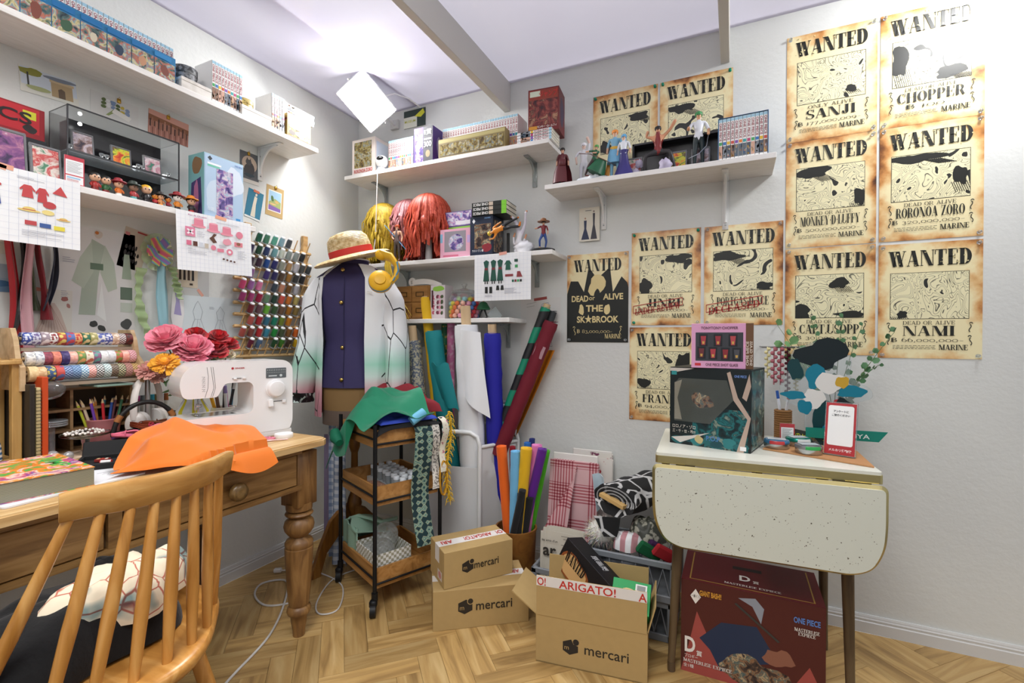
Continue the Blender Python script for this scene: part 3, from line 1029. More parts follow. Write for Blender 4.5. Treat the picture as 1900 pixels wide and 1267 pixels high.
# crest rail: curved board following the spindle tops
cr=[Vector(t)-O for t in tops]
ctrl=[cr[0]+(cr[0]-cr[1])*.42]+cr+[cr[-1]+(cr[-1]-cr[-2])*.75]
def crest_pt(u):
 x=u*(len(ctrl)-1)
 i=min(int(x),len(ctrl)-2)
 t=x-i
 p=[ctrl[max(i-1,0)],ctrl[i],ctrl[i+1],ctrl[min(i+2,len(ctrl)-1)]]
 return .5*((2*p[1])+(p[2]-p[0])*t+(2*p[0]-5*p[1]+4*p[2]-p[3])*t*t+(3*p[1]-p[0]-3*p[2]+p[3])*t**3)
mb=MB()
N=28
vs,fs=[],[]
sec=[(-.010,.0),(-.007,-.003),(.007,-.003),(.010,0),(.011,.05),(.007,.056),(-.005,.057),(-.009,.053)]
for i in range(N+1):
 u=i/N
 p=crest_pt(u)
 t=(crest_pt(min(u+.01,1))-crest_pt(max(u-.01,0)))
 t.z=0
 t.normalize()
 nn=Vector((t.y,-t.x,0))
 hgt=1-.12*abs(2*u-1)**3
 for a,z in sec:
  vs.append(Vector((p.x,p.y,p.z))+nn*(a+z*.12)+Vector((0,0,z*hgt)))
K=len(sec)
for i in range(N):
 fs+=[(i*K+j,i*K+(j+1) % K,(i+1)*K+(j+1) % K,(i+1)*K+j) for j in range(K)]
fs+=[list(range(K))[::-1],[N*K+j for j in range(K)]]
mb.add(vs,fs,0,True)
mb.build('crest_rail',wood('beech_crest', '#b07c3c', '#c8934e', '#d9ab68',(9,1.3,9),3.,.32,.02,.05),chair)
for sx,sy in ((1,1),(1,-1),(-1,1),(-1,-1)):
 p0,p1=Vector((.13*sx,.13*sy,SZ-.025)),Vector((.225*sx,.205*sy,0))
 k=[(0,.013),(.1,.0165),(.45,.0175),(.8,.014),(1,.0105)]
 MB().tube([p0.lerp(p1,a) for a,_ in k],[r for _,r in k],12).build('leg',BEECH,chair)
for sy in (1,-1):
 MB().tube([(.185,.17*sy,.18),(0,.175*sy,.175),(-.185,.17*sy,.18)],[.008,.011,.008],10).build('stretcher',BEECH,chair)
MB().tube([(0,.17,.175),(0,-.17,.175)],.009,10).build('stretcher',BEECH,chair)
# soft heap of cloth: a dome of folds over an outline
def heap(name,label,cat,loc,rx,ry,h,m,seed=1,folds=6,amp=.22,rz=0.,base=.02,nu=44,nv=14,group=None,parent=None,lean=(0,0),taper=1.):
 f=smooth_noise(seed)
 r=random.Random(seed)
 ph=[r.uniform(0,6.3) for _ in range(4)]
 def fn(u,v):
  a=2*PI*u
  edge=1+amp*.5*(math.sin(folds*a+ph[0])*.5+math.sin((folds // 2+1)*a+ph[1])*.6)
  rr=math.sin(PI/2*(1-v)) if v<1 else 0
  k=max(rr,0)**.75
  z=h*(1-(1-v)**2.2)+h*amp*.5*f(u*2 if u<.5 else 2-u*2,v)*(1-abs(2*v-1))+h*amp*.6*math.sin(folds*a+ph[2]+v*4)*v*(1-v)*1.6
  return (rx*edge*k*math.cos(a)+lean[0]*v,ry*edge*k*math.sin(a)+lean[1]*v,max(.001,z))
 mb=MB().grid(fn,nu,nv)
 mb.add([fn(i/nu,0) for i in range(nu)],[list(range(nu))[::-1]])
 o=mb.build(name,m,parent,loc,(0,0,rz))
 if parent is None:
  tag(o,label,cat,group)
 return o
def drape(name,label,cat,fn,nu,nv,m,thick=.0018,group=None,parent=None,subd=False):
 o=MB().grid(fn,nu,nv,0,thick).build(name,m,parent)
 if parent is None:
  tag(o,label,cat,group)
 return o
def print_cloth(nt,b,new,link):
 tc=new('TexCoord')
 v=new('TexVoronoi')
 v.inputs['Scale'].default_value=16
 v.feature='DISTANCE_TO_EDGE'
 link(tc.outputs['Object'],v.inputs['Vector'])
 n=new('TexNoise')
 n.inputs['Scale'].default_value=9
 link(tc.outputs['Object'],n.inputs['Vector'])
 r=ramp(new,[(0, '#b4554a'),(.018, '#c98a70'),(.03, '#e9dcc2')])
 link(v.outputs['Distance'],r.inputs[0])
 r2=ramp(new,[(.58, '#ffffff'),(.64, '#8fb0c4')])
 link(n.outputs['Fac'],r2.inputs[0])
 mx=new('Mix')
 mx.data_type='RGBA'
 mx.blend_type='MULTIPLY'
 mx.inputs[0].default_value=1
 link(r.outputs[0],mx.inputs[6])
 link(r2.outputs[0],mx.inputs[7])
 link(mx.outputs[2],b.inputs['Base Color'])
 b.inputs['Roughness'].default_value=.85
FLEECE=mat('#0d0d0f',.95,sheen=.15,bump=.5,bscale=120)
heap('black_bag', 'black fleecy bag slumped on the chair seat', 'bag',(-1.30,.50,.437),.16,.20,.125,FLEECE,5,5,.3)
heap('printed_shirt', 'cream printed cloth bundled over the black bag on the chair', 'cloth',(-1.27,.60,.50),.10,.155,.085,nodes_mat('cream_printed_cloth',print_cloth),9,7,.35,.3)
heap('black_strap', 'black fleece strap peeking up behind the cream cloth on the chair', 'strap',(-1.40,.615,.51),.035,.055,.06,FLEECE,3,3,.3,.4)

# --- sewing machine
WHITEP=mat('#eeeeee',.22,coat=.3)
sm=thing('sewing_machine', 'white sewing machine on the right end of the pine desk', 'sewing machine',(-1.56-.372*math.cos(math.radians(75)),1.30-.372*math.sin(math.radians(75)),DT),math.radians(75))
def rounded(pts,r,n=5):
 """polygon with its corners rounded by r (single value or one per corner)"""
 out=[]
 k=len(pts)
 for i in range(k):
  p0,p,p1=(Vector(pts[j % k]) for j in (i-1,i,i+1))
  rr=r[i] if isinstance(r,(list,tuple)) else r
  a,b=(p0-p),(p1-p)
  rr=min(rr,a.length*.49,b.length*.49)
  if rr<1e-5:
   out.append(tuple(p))
   continue
  a,b=p+a.normalized()*rr,p+b.normalized()*rr
  for j in range(n+1):
   t=j/n
   out.append(tuple(a*(1-t)**2+p*2*t*(1-t)+b*t*t))
 return out
def bevelled(o,w,seg=3,ang=35):
 m=o.modifiers.new('bevel', 'BEVEL')
 m.width=w
 m.segments=seg
 m.limit_method='ANGLE'
 m.angle_limit=math.radians(ang)
 for p in o.data.polygons:
  p.use_smooth=True
 return o
body=rounded([(.008,.166),(.11,.166),(.135,.213),(.215,.213),(.228,.2),(.228,.098),(.0,.098),(.0,.04),(.01,.022),(.36,.022),(.372,.05),(.372,.265),(.345,.290),(.05,.288),(.012,.262),(-.004,.22)],
   [.02,.01,.012,.025,.03,.03,.012,.02,.01,.01,.03,.04,.03,.05,.04,.03])
bevelled(MB().prism(body,(0,.15,0),(1,0,0),(0,0,1),.15).build('body',WHITEP,sm),.013,4)
bevelled(MB().box((.195,.076,.012),(.35,.15,.024)).build('base',mat('#e6e6e6',.3),sm),.005)
DARKP=mat('#5d6468',.35)
MB().prism(rounded([(.272,.222),(.346,.222),(.346,.26),(.272,.26)],.003),(0,-.0002,0),(1,0,0),(0,0,1),.0016).build('stitch_panel',DARKP,sm)
tk=MB()
for i in range(11):
 tk.box((.277+i*.0064,-.002,.2525),(.0012,.0006,.006))
 tk.box((.277+i*.0064,-.002,.243),(.0030,.0006,.0012))
tk.box((.296,-.002,.2305),(.03,.0006,.004))
tk.lathe([(.005,0),(.005,.0008)],14,0,(.326,-.0018,.231),R3(PI/2))
tk.build('panel_print',mat('#cfd8d8',.4),sm)
MB().lathe([(.036,0),(.036,.004),(.031,.006),(.030,.018),(.0285,.021),(.026,.022),(0,.0222)],32,0,(.306,.001,.182),R3(PI/2)).build('stitch_dial',WHITEP,sm)
MB().box((.286,-.008,.128),(.017,.018,.03),0,R3(-.25),.003).build('reverse_lever',WHITEP,sm)
sl=MB().box((.322,-.0005,.133),(.05,.0012,.0022))
sl.build('slot',mat('#30302f',.5),sm)
MB().box((.337,-.004,.131),(.014,.008,.012),0,None,.002).build('slider',WHITEP,sm)
MB().box((.172,-.001,.228),(.03,.002,.004),0,None,.001).build('slot',mat('#8a8a88',.5),sm)
MB().box((.165,-.004,.2275),(.010,.007,.006),0,None,.001).build('slider',WHITEP,sm)
MB().box((.195,-.003,.2285),(.012,.005,.007),0,None,.001).build('button',WHITEP,sm)
def letters(s,parent,o,ux,uy,h,w=None,col='#222222',bold=0.,name='lettering',align='c',rough=.5):
 vs,fs,tw,th=text_mesh(s,bold)
 ww=w or h*tw/th
 x0=-ww/2 if align=='c' else 0
 o,ux,uy=Vector(o),Vector(ux),Vector(uy)
 return MB().add([o+ux*(x0+a*ww/tw)+uy*(b*h/th) for a,b in vs],fs).build(name,mat(col,rough),parent)
letters('SINGER',sm,(.182,-.0012,.262),(1,0,0),(0,0,1),.0055,.032, '#b8303c',.02)
MB().lathe([(.0042,0),(.0042,.0006)],16,0,(.158,-.0006,.2645),R3(PI/2)).build('emblem',mat('#b8303c',.4),sm)
ln=MB()
for x0,x1 in ((.078,.082),(.096,.094),(.101,.1)):
 ln.tube([(x0-.006,-.0004,.168),(x0+.003,-.0004,.2),(x1,-.0004,.24),(x1-.004,-.0004,.272)],.0006,5)
ln.build('accent_line',mat('#3c3c3c',.4),sm)
ev=MB()
for k,(x,z) in enumerate(((.068,.235),(.068,.222),(.068,.208),(.068,.193))):
 ev.tube([(x-.005,-.0004,z+.004),(x+.004,-.0004,z+.004),(x-.004,-.0004,z-.004),(x+.005,-.0004,z-.004)],.0005,5)
ev.build('model_mark',mat('#6d6d6d',.4),sm)
MB().prism([(.112,.163),(.117,.163),(.139,.207),(.128,.207)],(0,.05,0),(1,0,0),(0,0,1),.03).build('thread_guard',mat('#6f7475',.3),sm)
nd=MB()
nd.cyl((.06,.06,.168),(.06,.06,.12),.004,.004,10)
nd.cyl((.06,.06,.12),(.06,.06,.101),.0012,.0008,6)
nd.cyl((.072,.065,.168),(.072,.065,.112),.0035,.003,10)
nd.box((.07,.06,.135),(.018,.014,.012),0,None,.002)
nd.box((.062,.058,.105),(.014,.03,.003),0,None,.001)
nd.box((.062,.045,.103),(.005,.014,.004),0,None,.001)
nd.build('needle_bar',mat('#b9bcbe',.2,1.),sm)
MB().box((.12,.07,.0985),(.12,.09,.001)).build('needle_plate',mat('#c9cbcc',.2,.9),sm)

# --- orange cloth in front of it
fz=smooth_noise(31)
def orange(u,v):
 y=.685+.40*u+.02*math.sin(5*v)
 xb=-1.50-.19*min(1,u*1.9)**.7+.06*max(0,u-.75)
 xf=-1.47+.125*min(1,u*1.4)**.8
 x=xb+(xf-xb)*v
 s=min(1,5*u)*min(1,5*(1-u)+.25)
 h=.012+.075*s*(1-v)**.6*(.5+.5*math.sin(PI*min(1,u*1.15)))
 rg=lambda q: 1-abs(math.sin(q))**1.2
 h+=.030*s*rg(4.6*u+2.6*v+.3)*math.sin(PI*min(1,v*1.1))+.022*s*rg(7*u-4.2*v+1.)*math.sin(PI*min(1,v*1.3))+.012*s*rg(3*u+7*v)*v+.008*s*fz(u,v)
 if u>.78:
  h+=.03*math.sin(PI*v)*(u-.78)/.22
 z=DT+.004+max(0,h)
 if v>.84 and x>-1.40:
  d=(v-.84)/.16
  z=DT+.012-.055*d*d*min(1,(x+1.40)/.03)*(.6+.5*math.sin(7*u+2))
  x=max(x,-1.37+.006*d) if z<DT+.002 else x
 return (x,y,z)
CLOTHO=mat('#dd7218',.8,bump=.15,bscale=900,sheen=.2)
drape('orange_cloth', 'crumpled bright orange cloth heaped under the sewing machine needle', 'cloth',orange,72,44,CLOTHO,.0015)

# --- small things round the machine
pc=thing('pincushion', 'small pale bird shaped pincushion by the sewing machine', 'pincushion',(-1.592,1.132,DT),.4)
MB().ell((0,0,.013),(.018,.013,.0125),16,10).ell((.013,0,.026),.0085,12,8).build('body',mat('#dfe6c9',.8),pc)
MB().ell((.019,-.005,.028),.0016,6,4).ell((.019,.005,.028),.0016,6,4).build('eye',mat('#222222',.3),pc)
cl=MB()
for k in range(7):
 a=k*1.7
 cl.tube([(.018*math.cos(a+t)*(k % 3+1)/2+k*.006,.012*math.sin(a+t)+.002*k,.004+.003*(k % 2)) for t in (0,.8,1.6,2.4)],.0032,6)
tag(cl.build('pink_twine',mat('#e58aa0',.7),None,(-1.555,1.165,DT),(0,0,.9)), 'twist of pink cord lying on the desk by the machine', 'cord')
sc=thing('thread_snips', 'slim pale pink thread snips lying beside the white tape', 'snips',(-1.505,1.17,DT),.95)
MB().tube([(-.035,-.004,.004),(0,0,.004),(.05,.006,.003)],[.004,.0045,.0015],8,0,flat=.6).tube([(-.035,.006,.004),(0,0,.005),(.05,-.002,.003)],[.004,.0045,.0015],8,0,flat=.6).build('blade',mat('#d9b3b0',.4,.3),sc)
tp=thing('adhesive_tape', 'flat white roll of tape at the desk corner', 'tape',(-1.525,1.232,DT),0)
MB().lathe([(.013,0),(.031,0),(.0325,.002),(.0325,.015),(.031,.017),(.013,.017)],32).build('roll',mat('#f1f0ee',.5),tp)
MB().lathe([(.0105,.001),(.0128,.001),(.0128,.0155),(.0105,.0155)],24).build('core',mat('#d8d6d0',.6),tp)
def mug(loc,label,r,h,col,rz,leaf=False,handle=True,name='mug'):
 t=thing(name,label, 'cup',loc,rz)
 MB().lathe([(0,0),(r*.9,0),(r,.004),(r,h),(r-.003,h),(r-.004,.006),(0,.006)],28).build('body',mat(col,.3),t)
 if handle:
  MB().tube([(r-.002,0,h*.82),(r+.018,0,h*.8),(r+.026,0,h*.5),(r+.018,0,h*.22),(r-.002,0,h*.18)],.0045,8).build('handle',mat(col,.3),t)
 if leaf:
  lf=MB()
  for k,(a,z) in enumerate(((-1.9,.5),(-1.6,.68),(-1.3,.42),(-1.5,.28))):
   lf.add([((r+.0006)*math.cos(a+dx),(r+.0006)*math.sin(a+dx),h*z+dz) for dx,dz in ((-.25,-.006),(0,-.010),(.25,.006),(0,.010))],[(0,1,2,3)])
  lf.build('leaf_print',mat('#4f6f7e',.5),t)
 return t
def pen(loc,tilt,az,ln_,r,cols,label,cat='pen',tip=True,name='pen',hexa=False,group=None):
 """pencil or pen standing in a cup, its foot at loc"""
 t=thing(name,label,cat,loc,group=group,rot=(tilt*math.sin(az),tilt*math.cos(az),0))
 n=6 if hexa else 10
 MB().cyl((0,0,0),(0,0,ln_),r,r,n,smooth=not hexa).build('barrel',mat(cols[0],.4),t)
 if tip:
  MB().cyl((0,0,ln_),(0,0,ln_+.014),r,.0012,n).build('tip',mat(cols[1],.6),t)
  if hexa:
   MB().cyl((0,0,ln_+.0105),(0,0,ln_+.017),.0014,.0004,6).build('lead',mat(cols[0],.5),t)
 else:
  MB().cyl((0,0,ln_),(0,0,ln_+.03),r*1.08,r*1.02,n).build('cap',mat(cols[1],.4),t)
 return t
mug((-1.87,1.225,DT), 'white mug with blue leaf print behind the sewing machine',.042,.095, '#e8e4df',.9,True)
mug((-1.90,1.312-.045,DT), 'plain beige pen pot seen through the machine arm',.03,.09, '#c9b79c',0,handle=False,name='pen_pot')
for i,(dx,dy,tl,az,c,cp,tip,nm) in enumerate([(.0,-.01,.25,2.2, '#e2a21a', '#c98a12',False, 'yellow'),(.01,.012,.12,1.0, '#e9e9ee', '#8c7bb0',False, 'white'),(-.012,.01,.18,.4, '#3b3b40', '#2a2a2e',False, 'black'),(.012,-.012,.22,3.0, '#6b4a3a', '#3a2a22',True, 'brown')]):
 pen((-1.87+dx,1.225+dy,DT+.012),tl,az,.14,.0065,(c,cp),nm+' pen standing in the leaf print mug',tip=tip)
for i,(dx,dy,tl,az,c,cp,nm) in enumerate([(.006,0,.16,1.1, '#c44f8c', '#dddddd', 'magenta'),(-.006,.008,.15,4.4, '#3f7f9a', '#222222', 'blue'),(-.004,-.008,.2,5.0, '#2c2c30', '#b7b7b7', 'dark')]):
 pen((-1.90+dx,1.267+dy,DT+.012),tl,az,.15,.0055,(c,cp),nm+' pen standing in the beige pot',tip=False)

# --- vase of flowers
vs_=thing('striped_vase', 'round yellow and white striped vase behind the sewing machine', 'vase',(-1.88,1.115,DT),0)
def stripes(nt,b,new,link):
 tc=new('TexCoord')
 sp=new('SeparateXYZ')
 link(tc.outputs['Object'],sp.inputs[0])
 at=new('Math')
 at.operation='ARCTAN2'
 link(sp.outputs[0],at.inputs[0])
 link(sp.outputs[1],at.inputs[1])
 ml=new('Math')
 ml.operation='MULTIPLY'
 ml.inputs[1].default_value=7
 link(at.outputs[0],ml.inputs[0])
 sn=new('Math')
 sn.operation='SINE'
 link(ml.outputs[0],sn.inputs[0])
 r=ramp(new,[(.45, '#e9edf0'),(.55, '#e6d93a')])
 link(sn.outputs[0],r.inputs[0])
 link(r.outputs[0],b.inputs['Base Color'])
 b.inputs['Roughness'].default_value=.2
MB().lathe([(0,0),(.03,0),(.045,.02),(.058,.06),(.056,.095),(.04,.12),(.032,.135),(.036,.145),(.033,.146),(.029,.135),(.03,.1),(0,.02)],32).build('body',nodes_mat('yellow_white_stripes',stripes),vs_)
VTOP=Vector((-1.88,1.115,DT+.13))
def petal_cup(mb,c,rot,r,w,up,curl,mi=0,seed=0):
 """one petal: a curved patch rising from the centre"""
 def fn(u,v):
  a=(u-.5)*w
  rr=r*(v**.8)
  z=up*v**1.4-curl*v**4
  k=math.sin(PI*(.12+.88*(1-abs(2*u-1)**2.4)*.5+.0)) if False else 1
  ww=(.35+.65*math.sin(PI*min(1,v*.62+.18)))
  return c+rot @ Vector((rr*math.cos(a*ww),rr*math.sin(a*ww),z+.12*r*math.sin(3*PI*u)*v*.3))
 mb.grid(fn,4,4,mi)
def flower(name,label,pos,r,kind,cols,face=None,group='flowers in the striped vase'):
 pos=Vector(pos)
 d=(pos-VTOP)
 nrm=(Vector(face) if face else Vector((.55,-.35,.6))+d.normalized()*.5).normalized()
 q=nrm.to_track_quat('Z', 'Y').to_matrix()
 t=thing(name,label, 'flower',pos,group=group)
 rr=random.Random(label)
 mb=MB()
 O0=Vector((0,0,0))
 if kind=='rose':
  L_=[(5,.3,.95,0,1.6),(5,.52,.98,.05,1.5),(6,.78,.9,.12,1.4),(6,1.0,.8,.3,1.3),(6,1.1,.55,.35,1.2)]
 elif kind=='peony':
  L_=[(6,.35,.95,0,1.3),(8,.55,1.0,.05,1.1),(9,.75,.95,.1,1.0),(10,.95,.8,.15,.95),(11,1.08,.5,.15,.9),(10,1.05,.15,0,.9)]
 elif kind=='dahlia':
  L_=[(8,.3,.55,0,.6),(11,.5,.55,.1,.5),(13,.7,.45,.12,.45),(15,.9,.28,.1,.42),(16,1.0,.05,.05,.4)]
 else:
  L_=[(5,.4,.9,0,1.5),(5,.8,1.0,.1,1.4)]
 for k,(n,rk,up,curl,w) in enumerate(L_):
  for i in range(n):
   a=2*PI*(i+.5*(k % 2))/n+rr.uniform(-.15,.15)
   rot=q @ R3(0,0,a) @ R3(0,rr.uniform(-.12,.12),0)
   petal_cup(mb,O0,rot,r*rk*rr.uniform(.9,1.08),w,r*up,r*curl,k % 2)
 mb.ell(q @ Vector((0,0,r*.25)),r*.3,10,6,1)
 mb.build('petals',[mat(cols[0],.7,sheen=.2),mat(cols[1],.7,sheen=.2)],t)
 MB().tube([(0,0,0),tuple(-d*.35-nrm*r*.6),tuple(-d*.98)],[.0025,.002,.002],6).build('stem',mat('#4d6b34',.6),t)
 return t
for nm,p,r,k,c,lb in [
 ('rose',(-1.86,1.112,1.112),.040, 'rose',('#c01822', '#a31019'), 'red rose at the top left of the bouquet'),
 ('rose',(-1.84,1.185,1.102),.042, 'rose',('#c8202a', '#a8121c'), 'red rose at the very top of the bouquet'),
 ('rose',(-1.82,1.160,1.060),.043, 'rose',('#b8151f', '#9c0f18'), 'red rose low in front of the bouquet'),
 ('rose',(-1.85,1.236,1.078),.036, 'rose',('#c21c26', '#a31019'), 'red rose at the far right of the bouquet'),
 ('peony',(-1.86,1.010,1.095),.058, 'peony',('#f3a3b2', '#ec8499'), 'large pink peony on the upper left of the bouquet'),
 ('peony',(-1.81,1.075,1.062),.058, 'peony',('#f2a0b0', '#e87f96'), 'large pink peony in the middle of the bouquet'),
 ('peony',(-1.82,1.130,1.048),.032, 'peony',('#e98ba0', '#df7089'), 'small pink peony under the red roses'),
 ('dahlia',(-1.81,.978,1.022),.050, 'dahlia',('#f2b53a', '#eaa224'), 'ruffled yellow flower at the left of the bouquet'),
 ('hydrangea',(-1.86,.952,1.0),.042, 'dahlia',('#dba498', '#cf8f86'), 'dusty pink flower peeping out behind the yellow one'),
 ('hydrangea',(-1.85,.978,.975),.030, 'dahlia',('#dfae9f', '#c99587'), 'dusty pink flower hanging below the yellow one'),
 ('ranunculus',(-1.80,1.070,1.018),.022, 'rose',('#f1eacb', '#e6dcae'), 'small cream rose below the middle peony'),
 ('ranunculus',(-1.83,1.218,1.040),.026, 'rose',('#f0e6d0', '#e6d3b4'), 'cream rose at the lower right of the bouquet'),
 ('ranunculus',(-1.83,1.180,1.038),.024, 'rose',('#efe2cb', '#e2cdaa'), 'cream rose under the red roses'),
 ('ranunculus',(-1.82,1.12,1.012),.022, 'rose',('#f1dfc6', '#ecc9ac'), 'pale peach rose just above the machine'),
 ('tulip',(-1.79,1.022,.930),.028, 'bud',('#f4f0e6', '#e8e2cf'), 'white tulip bud hanging low beside the machine')]:
 flower(nm,lb,p,r,k,c,face=(.75,-.5,-.1) if nm=='tulip' else None)
def leafy(name,label,cat,base,tips,size,col,group=None,round_=False,per=9,seed=3):
 """foliage sprays: stems from base to tips with paired leaves"""
 t=thing(name,label,cat,base,group=group)
 rr=random.Random(seed)
 st,lf=MB(),MB()
 B0=Vector(base)
 for tp_ in tips:
  e=Vector(tp_)-B0
  mid=e*.5+Vector((rr.uniform(-.02,.02),rr.uniform(-.02,.02),.03))
  pts=[Vector((0,0,0))*(1-u)**2+mid*2*u*(1-u)+e*u*u for u in [i/8 for i in range(9)]]
  st.tube(pts,[.0016-.0001*i for i in range(9)],5)
  for k in range(per):
   u=.25+.75*k/(per-1)
   p=Vector((0,0,0))*(1-u)**2+mid*2*u*(1-u)+e*u*u
   for sgn in (-1,1):
    ax=e.normalized().cross(Vector((rr.uniform(-1,1),rr.uniform(-1,1),rr.uniform(-1,1)))).normalized()
    dr=(ax*.8*sgn+e.normalized()*.5).normalized()
    up=dr.cross(e.normalized()).normalized()
    sd=dr.cross(up)
    s=size*rr.uniform(.7,1.15)*(1.1-.5*u)
    w=.5 if round_ else .28
    lf.add([p,p+dr*s*.35+sd*s*w*.8+up*s*.05,p+dr*s*.75+sd*s*w*.7,p+dr*s,p+dr*s*.75-sd*s*w*.7,p+dr*s*.35-sd*s*w*.8+up*s*.05],[(0,1,2,3),(0,3,4,5)])
 st.build('stem',mat('#5b7442',.6),t)
 o=lf.build('foliage',mat(col,.55),t)
 o['kind']='stuff'
 return t
leafy('bouquet_greenery', 'pale green filler sprays among the bouquet flowers', 'greenery',tuple(VTOP),[(-1.80,1.03,1.02),(-1.79,1.15,1.03),(-1.80,1.0,.97),(-1.80,1.24,1.045),(-1.79,1.09,1.02)],.022, '#b9c79a',per=8)
leafy('rose_leaves', 'dark green leaves at the lower left of the bouquet', 'leaf',tuple(VTOP),[(-1.80,.975,.955),(-1.79,1.0,.93),(-1.83,1.225,1.05)],.06, '#4e7a4a',per=3,seed=8)

# --- washi tape rack and cubby unit
RACKW=wood('pale_rack_wood', '#a58a63', '#bfa27a', '#cfb590',(8,1.2,8),3,.6,.03)
rk=thing('tape_rack', 'pale wooden three tier rack holding patterned tape rolls', 'rack',(-1.99,.80,DT),0)
for yy,ztop in ((-.160,.40),(.147,.40)):
 MB().prism([(-.03,.215),(.115,.215),(.115,.285),(.085,.31),(.07,.365),(.05,.40),(-.03,.40)],(0,yy,0),(1,0,0),(0,0,1),.012).build('side_panel',RACKW,rk)
RAILS=[(.052,.368,.0205),(.072,.307,.0215),(.09,.262,.0225)]
for x,z,r in RAILS:
 MB().cyl((x,-.155,z),(x,.145,z),.0055,None,8).build('rail',RACKW,rk)
 MB().box((x-.012,-.006,z-r-.012),(.05,.296,.01)).build('shelf_strip',wood('rack_strip', '#8b7a66', '#9c8b77', '#a99983',(8,1.2,8),3,.6),rk)
def tape_pattern(i,c1,c2,kind):
 def f(nt,b,new,link):
  tc=new('TexCoord')
  b.inputs['Roughness'].default_value=.4
  if kind=='check':
   sp=new('SeparateXYZ')
   link(tc.outputs['Object'],sp.inputs[0])
   at=new('Math'); at.operation='ARCTAN2'
   link(sp.outputs[0],at.inputs[0]); link(sp.outputs[2],at.inputs[1])
   cb_=new('CombineXYZ')
   m1=new('Math'); m1.operation='MULTIPLY'; m1.inputs[1].default_value=2.6
   link(at.outputs[0],m1.inputs[0])
   m2=new('Math'); m2.operation='MULTIPLY'; m2.inputs[1].default_value=110
   link(sp.outputs[1],m2.inputs[0])
   link(m1.outputs[0],cb_.inputs[0]); link(m2.outputs[0],cb_.inputs[1])
   ck=new('TexChecker')
   ck.inputs['Scale'].default_value=2
   ck.inputs['Color1'].default_value=(*lin(c1),1)
   ck.inputs['Color2'].default_value=(*lin(c2),1)
   link(cb_.outputs[0],ck.inputs[0])
   link(ck.outputs[0],b.inputs['Base Color'])
  else:
   v=new('TexVoronoi')
   v.inputs['Scale'].default_value=130 if kind=='spot' else 70
   link(tc.outputs['Object'],v.inputs['Vector'])
   r=ramp(new,[(.40,c2),(.5,c1)])
   link(v.outputs['Distance'],r.inputs[0])
   link(r.outputs[0],b.inputs['Base Color'])
 return nodes_mat('tape_pattern_%d' % i,f)
TP=[[('#3a4f9c', '#d4d8e6', 'spot', 'blue'),('#c8cad8', '#6d5f8c', 'spot', 'lilac'),('#9a8a92', '#e2dada', 'flower', 'mauve'),('#e8e8e4', '#8a3a3c', 'spot', 'white dotted'),('#b0483e', '#d9c86a', 'flower', 'red'),('#5a6fae', '#c24a58', 'flower', 'blue red'),('#e0b07a', '#c4463c', 'spot', 'peach'),('#2f6d50', '#d9c08a', 'flower', 'green'),('#a5a064', '#e6dcb0', 'flower', 'olive'),('#e5e3dd', '#5a68b0', 'flower', 'white blue'),('#5661a6', '#e2e2ec', 'spot', 'indigo'),('#c9ab92', '#eee0d2', 'spot', 'tan'),('#5b4048', '#e8e0dc', 'check', 'plum check'),('#6e2f2c', '#4a2a28', 'flower', 'maroon')],
 [('#e8e6e0', '#b8b8b8', 'spot', 'white'),('#dfe3e6', '#a8acb8', 'spot', 'pale grey'),('#9a4a5c', '#7d3a4a', 'spot', 'rose brown'),('#e08a74', '#c8705e', 'spot', 'coral'),('#3a2f62', '#52467c', 'spot', 'violet'),('#e8a898', '#f0c0b0', 'spot', 'salmon'),('#6f8f4a', '#e0a060', 'flower', 'green orange'),('#e4d8c0', '#b06048', 'flower', 'cream dotted'),('#8a5a7c', '#5f9a92', 'flower', 'purple teal'),('#e6e6e6', '#cfcfcf', 'spot', 'silver'),('#d8d8da', '#c4c4c8', 'spot', 'light silver'),('#c0604a', '#7f8a3a', 'flower', 'rust'),('#f0a494', '#f3b9a8', 'spot', 'pale salmon'),('#d8808a', '#f0d2d4', 'check', 'pink striped')],
 [('#dcbf8c', '#e8cf9f', 'spot', 'cream'),('#cfa97a', '#e3c79c', 'spot', 'sand'),('#3d5a86', '#c9b85a', 'spot', 'navy dotted'),('#c4504a', '#5a6a9c', 'flower', 'red'),('#2f4a7c', '#9fb4d4', 'check', 'navy check'),('#3f5f8c', '#8fb0d0', 'check', 'blue check'),('#4f8fb4', '#dfeaf0', 'check', 'sky check'),('#d47a70', '#f0d4cc', 'check', 'pink check'),('#1e1e22', '#e8e8e4', 'check', 'black check'),('#7a9a98', '#e2eaea', 'check', 'grey green check'),('#4a3a34', '#8a7a64', 'check', 'brown check'),('#20222a', '#d8d6a8', 'check', 'black cream check'),('#9a6a60', '#c49a90', 'check', 'dusty check'),('#a07a3a', '#d8c08a', 'check', 'ochre check')]]
TIER=('top', 'middle', 'bottom')
_k=0
for row,(x,z,r) in enumerate(RAILS):
 me_by_r={}
 for i,(c1,c2,kd,nm) in enumerate(TP[row]):
  _k+=1
  w=.0193 if i % 5 else .0205
  rr_=r*(1+.05*((i*7+row) % 3-1))
  y=.80-.140+i*.0203
  t=thing('washi_tape', '%s patterned tape roll, %s from left on the %s rail' % (nm,ORD[i],TIER[row]), 'tape',(-1.99+x,y,DT+z),0, 'patterned tape rolls on the rack')
  MB().lathe([(.0095,-w/2),(rr_,-w/2),(rr_,w/2),(.0095,w/2),(.0095,-w/2)],24,0,(0,0,0),R3(PI/2)).build('roll',tape_pattern(_k,c1,c2,kd),t)
cu=thing('cubby_unit', 'small brown wooden cubby unit under the tape rack', 'organizer',(-1.985,.79,DT),0)
cw,ch,cd=.30,.21,.10
CUBW=wood('brown_cubby', '#6e5334', '#8a6a45', '#a08056',(8,1.2,8),3,.6)
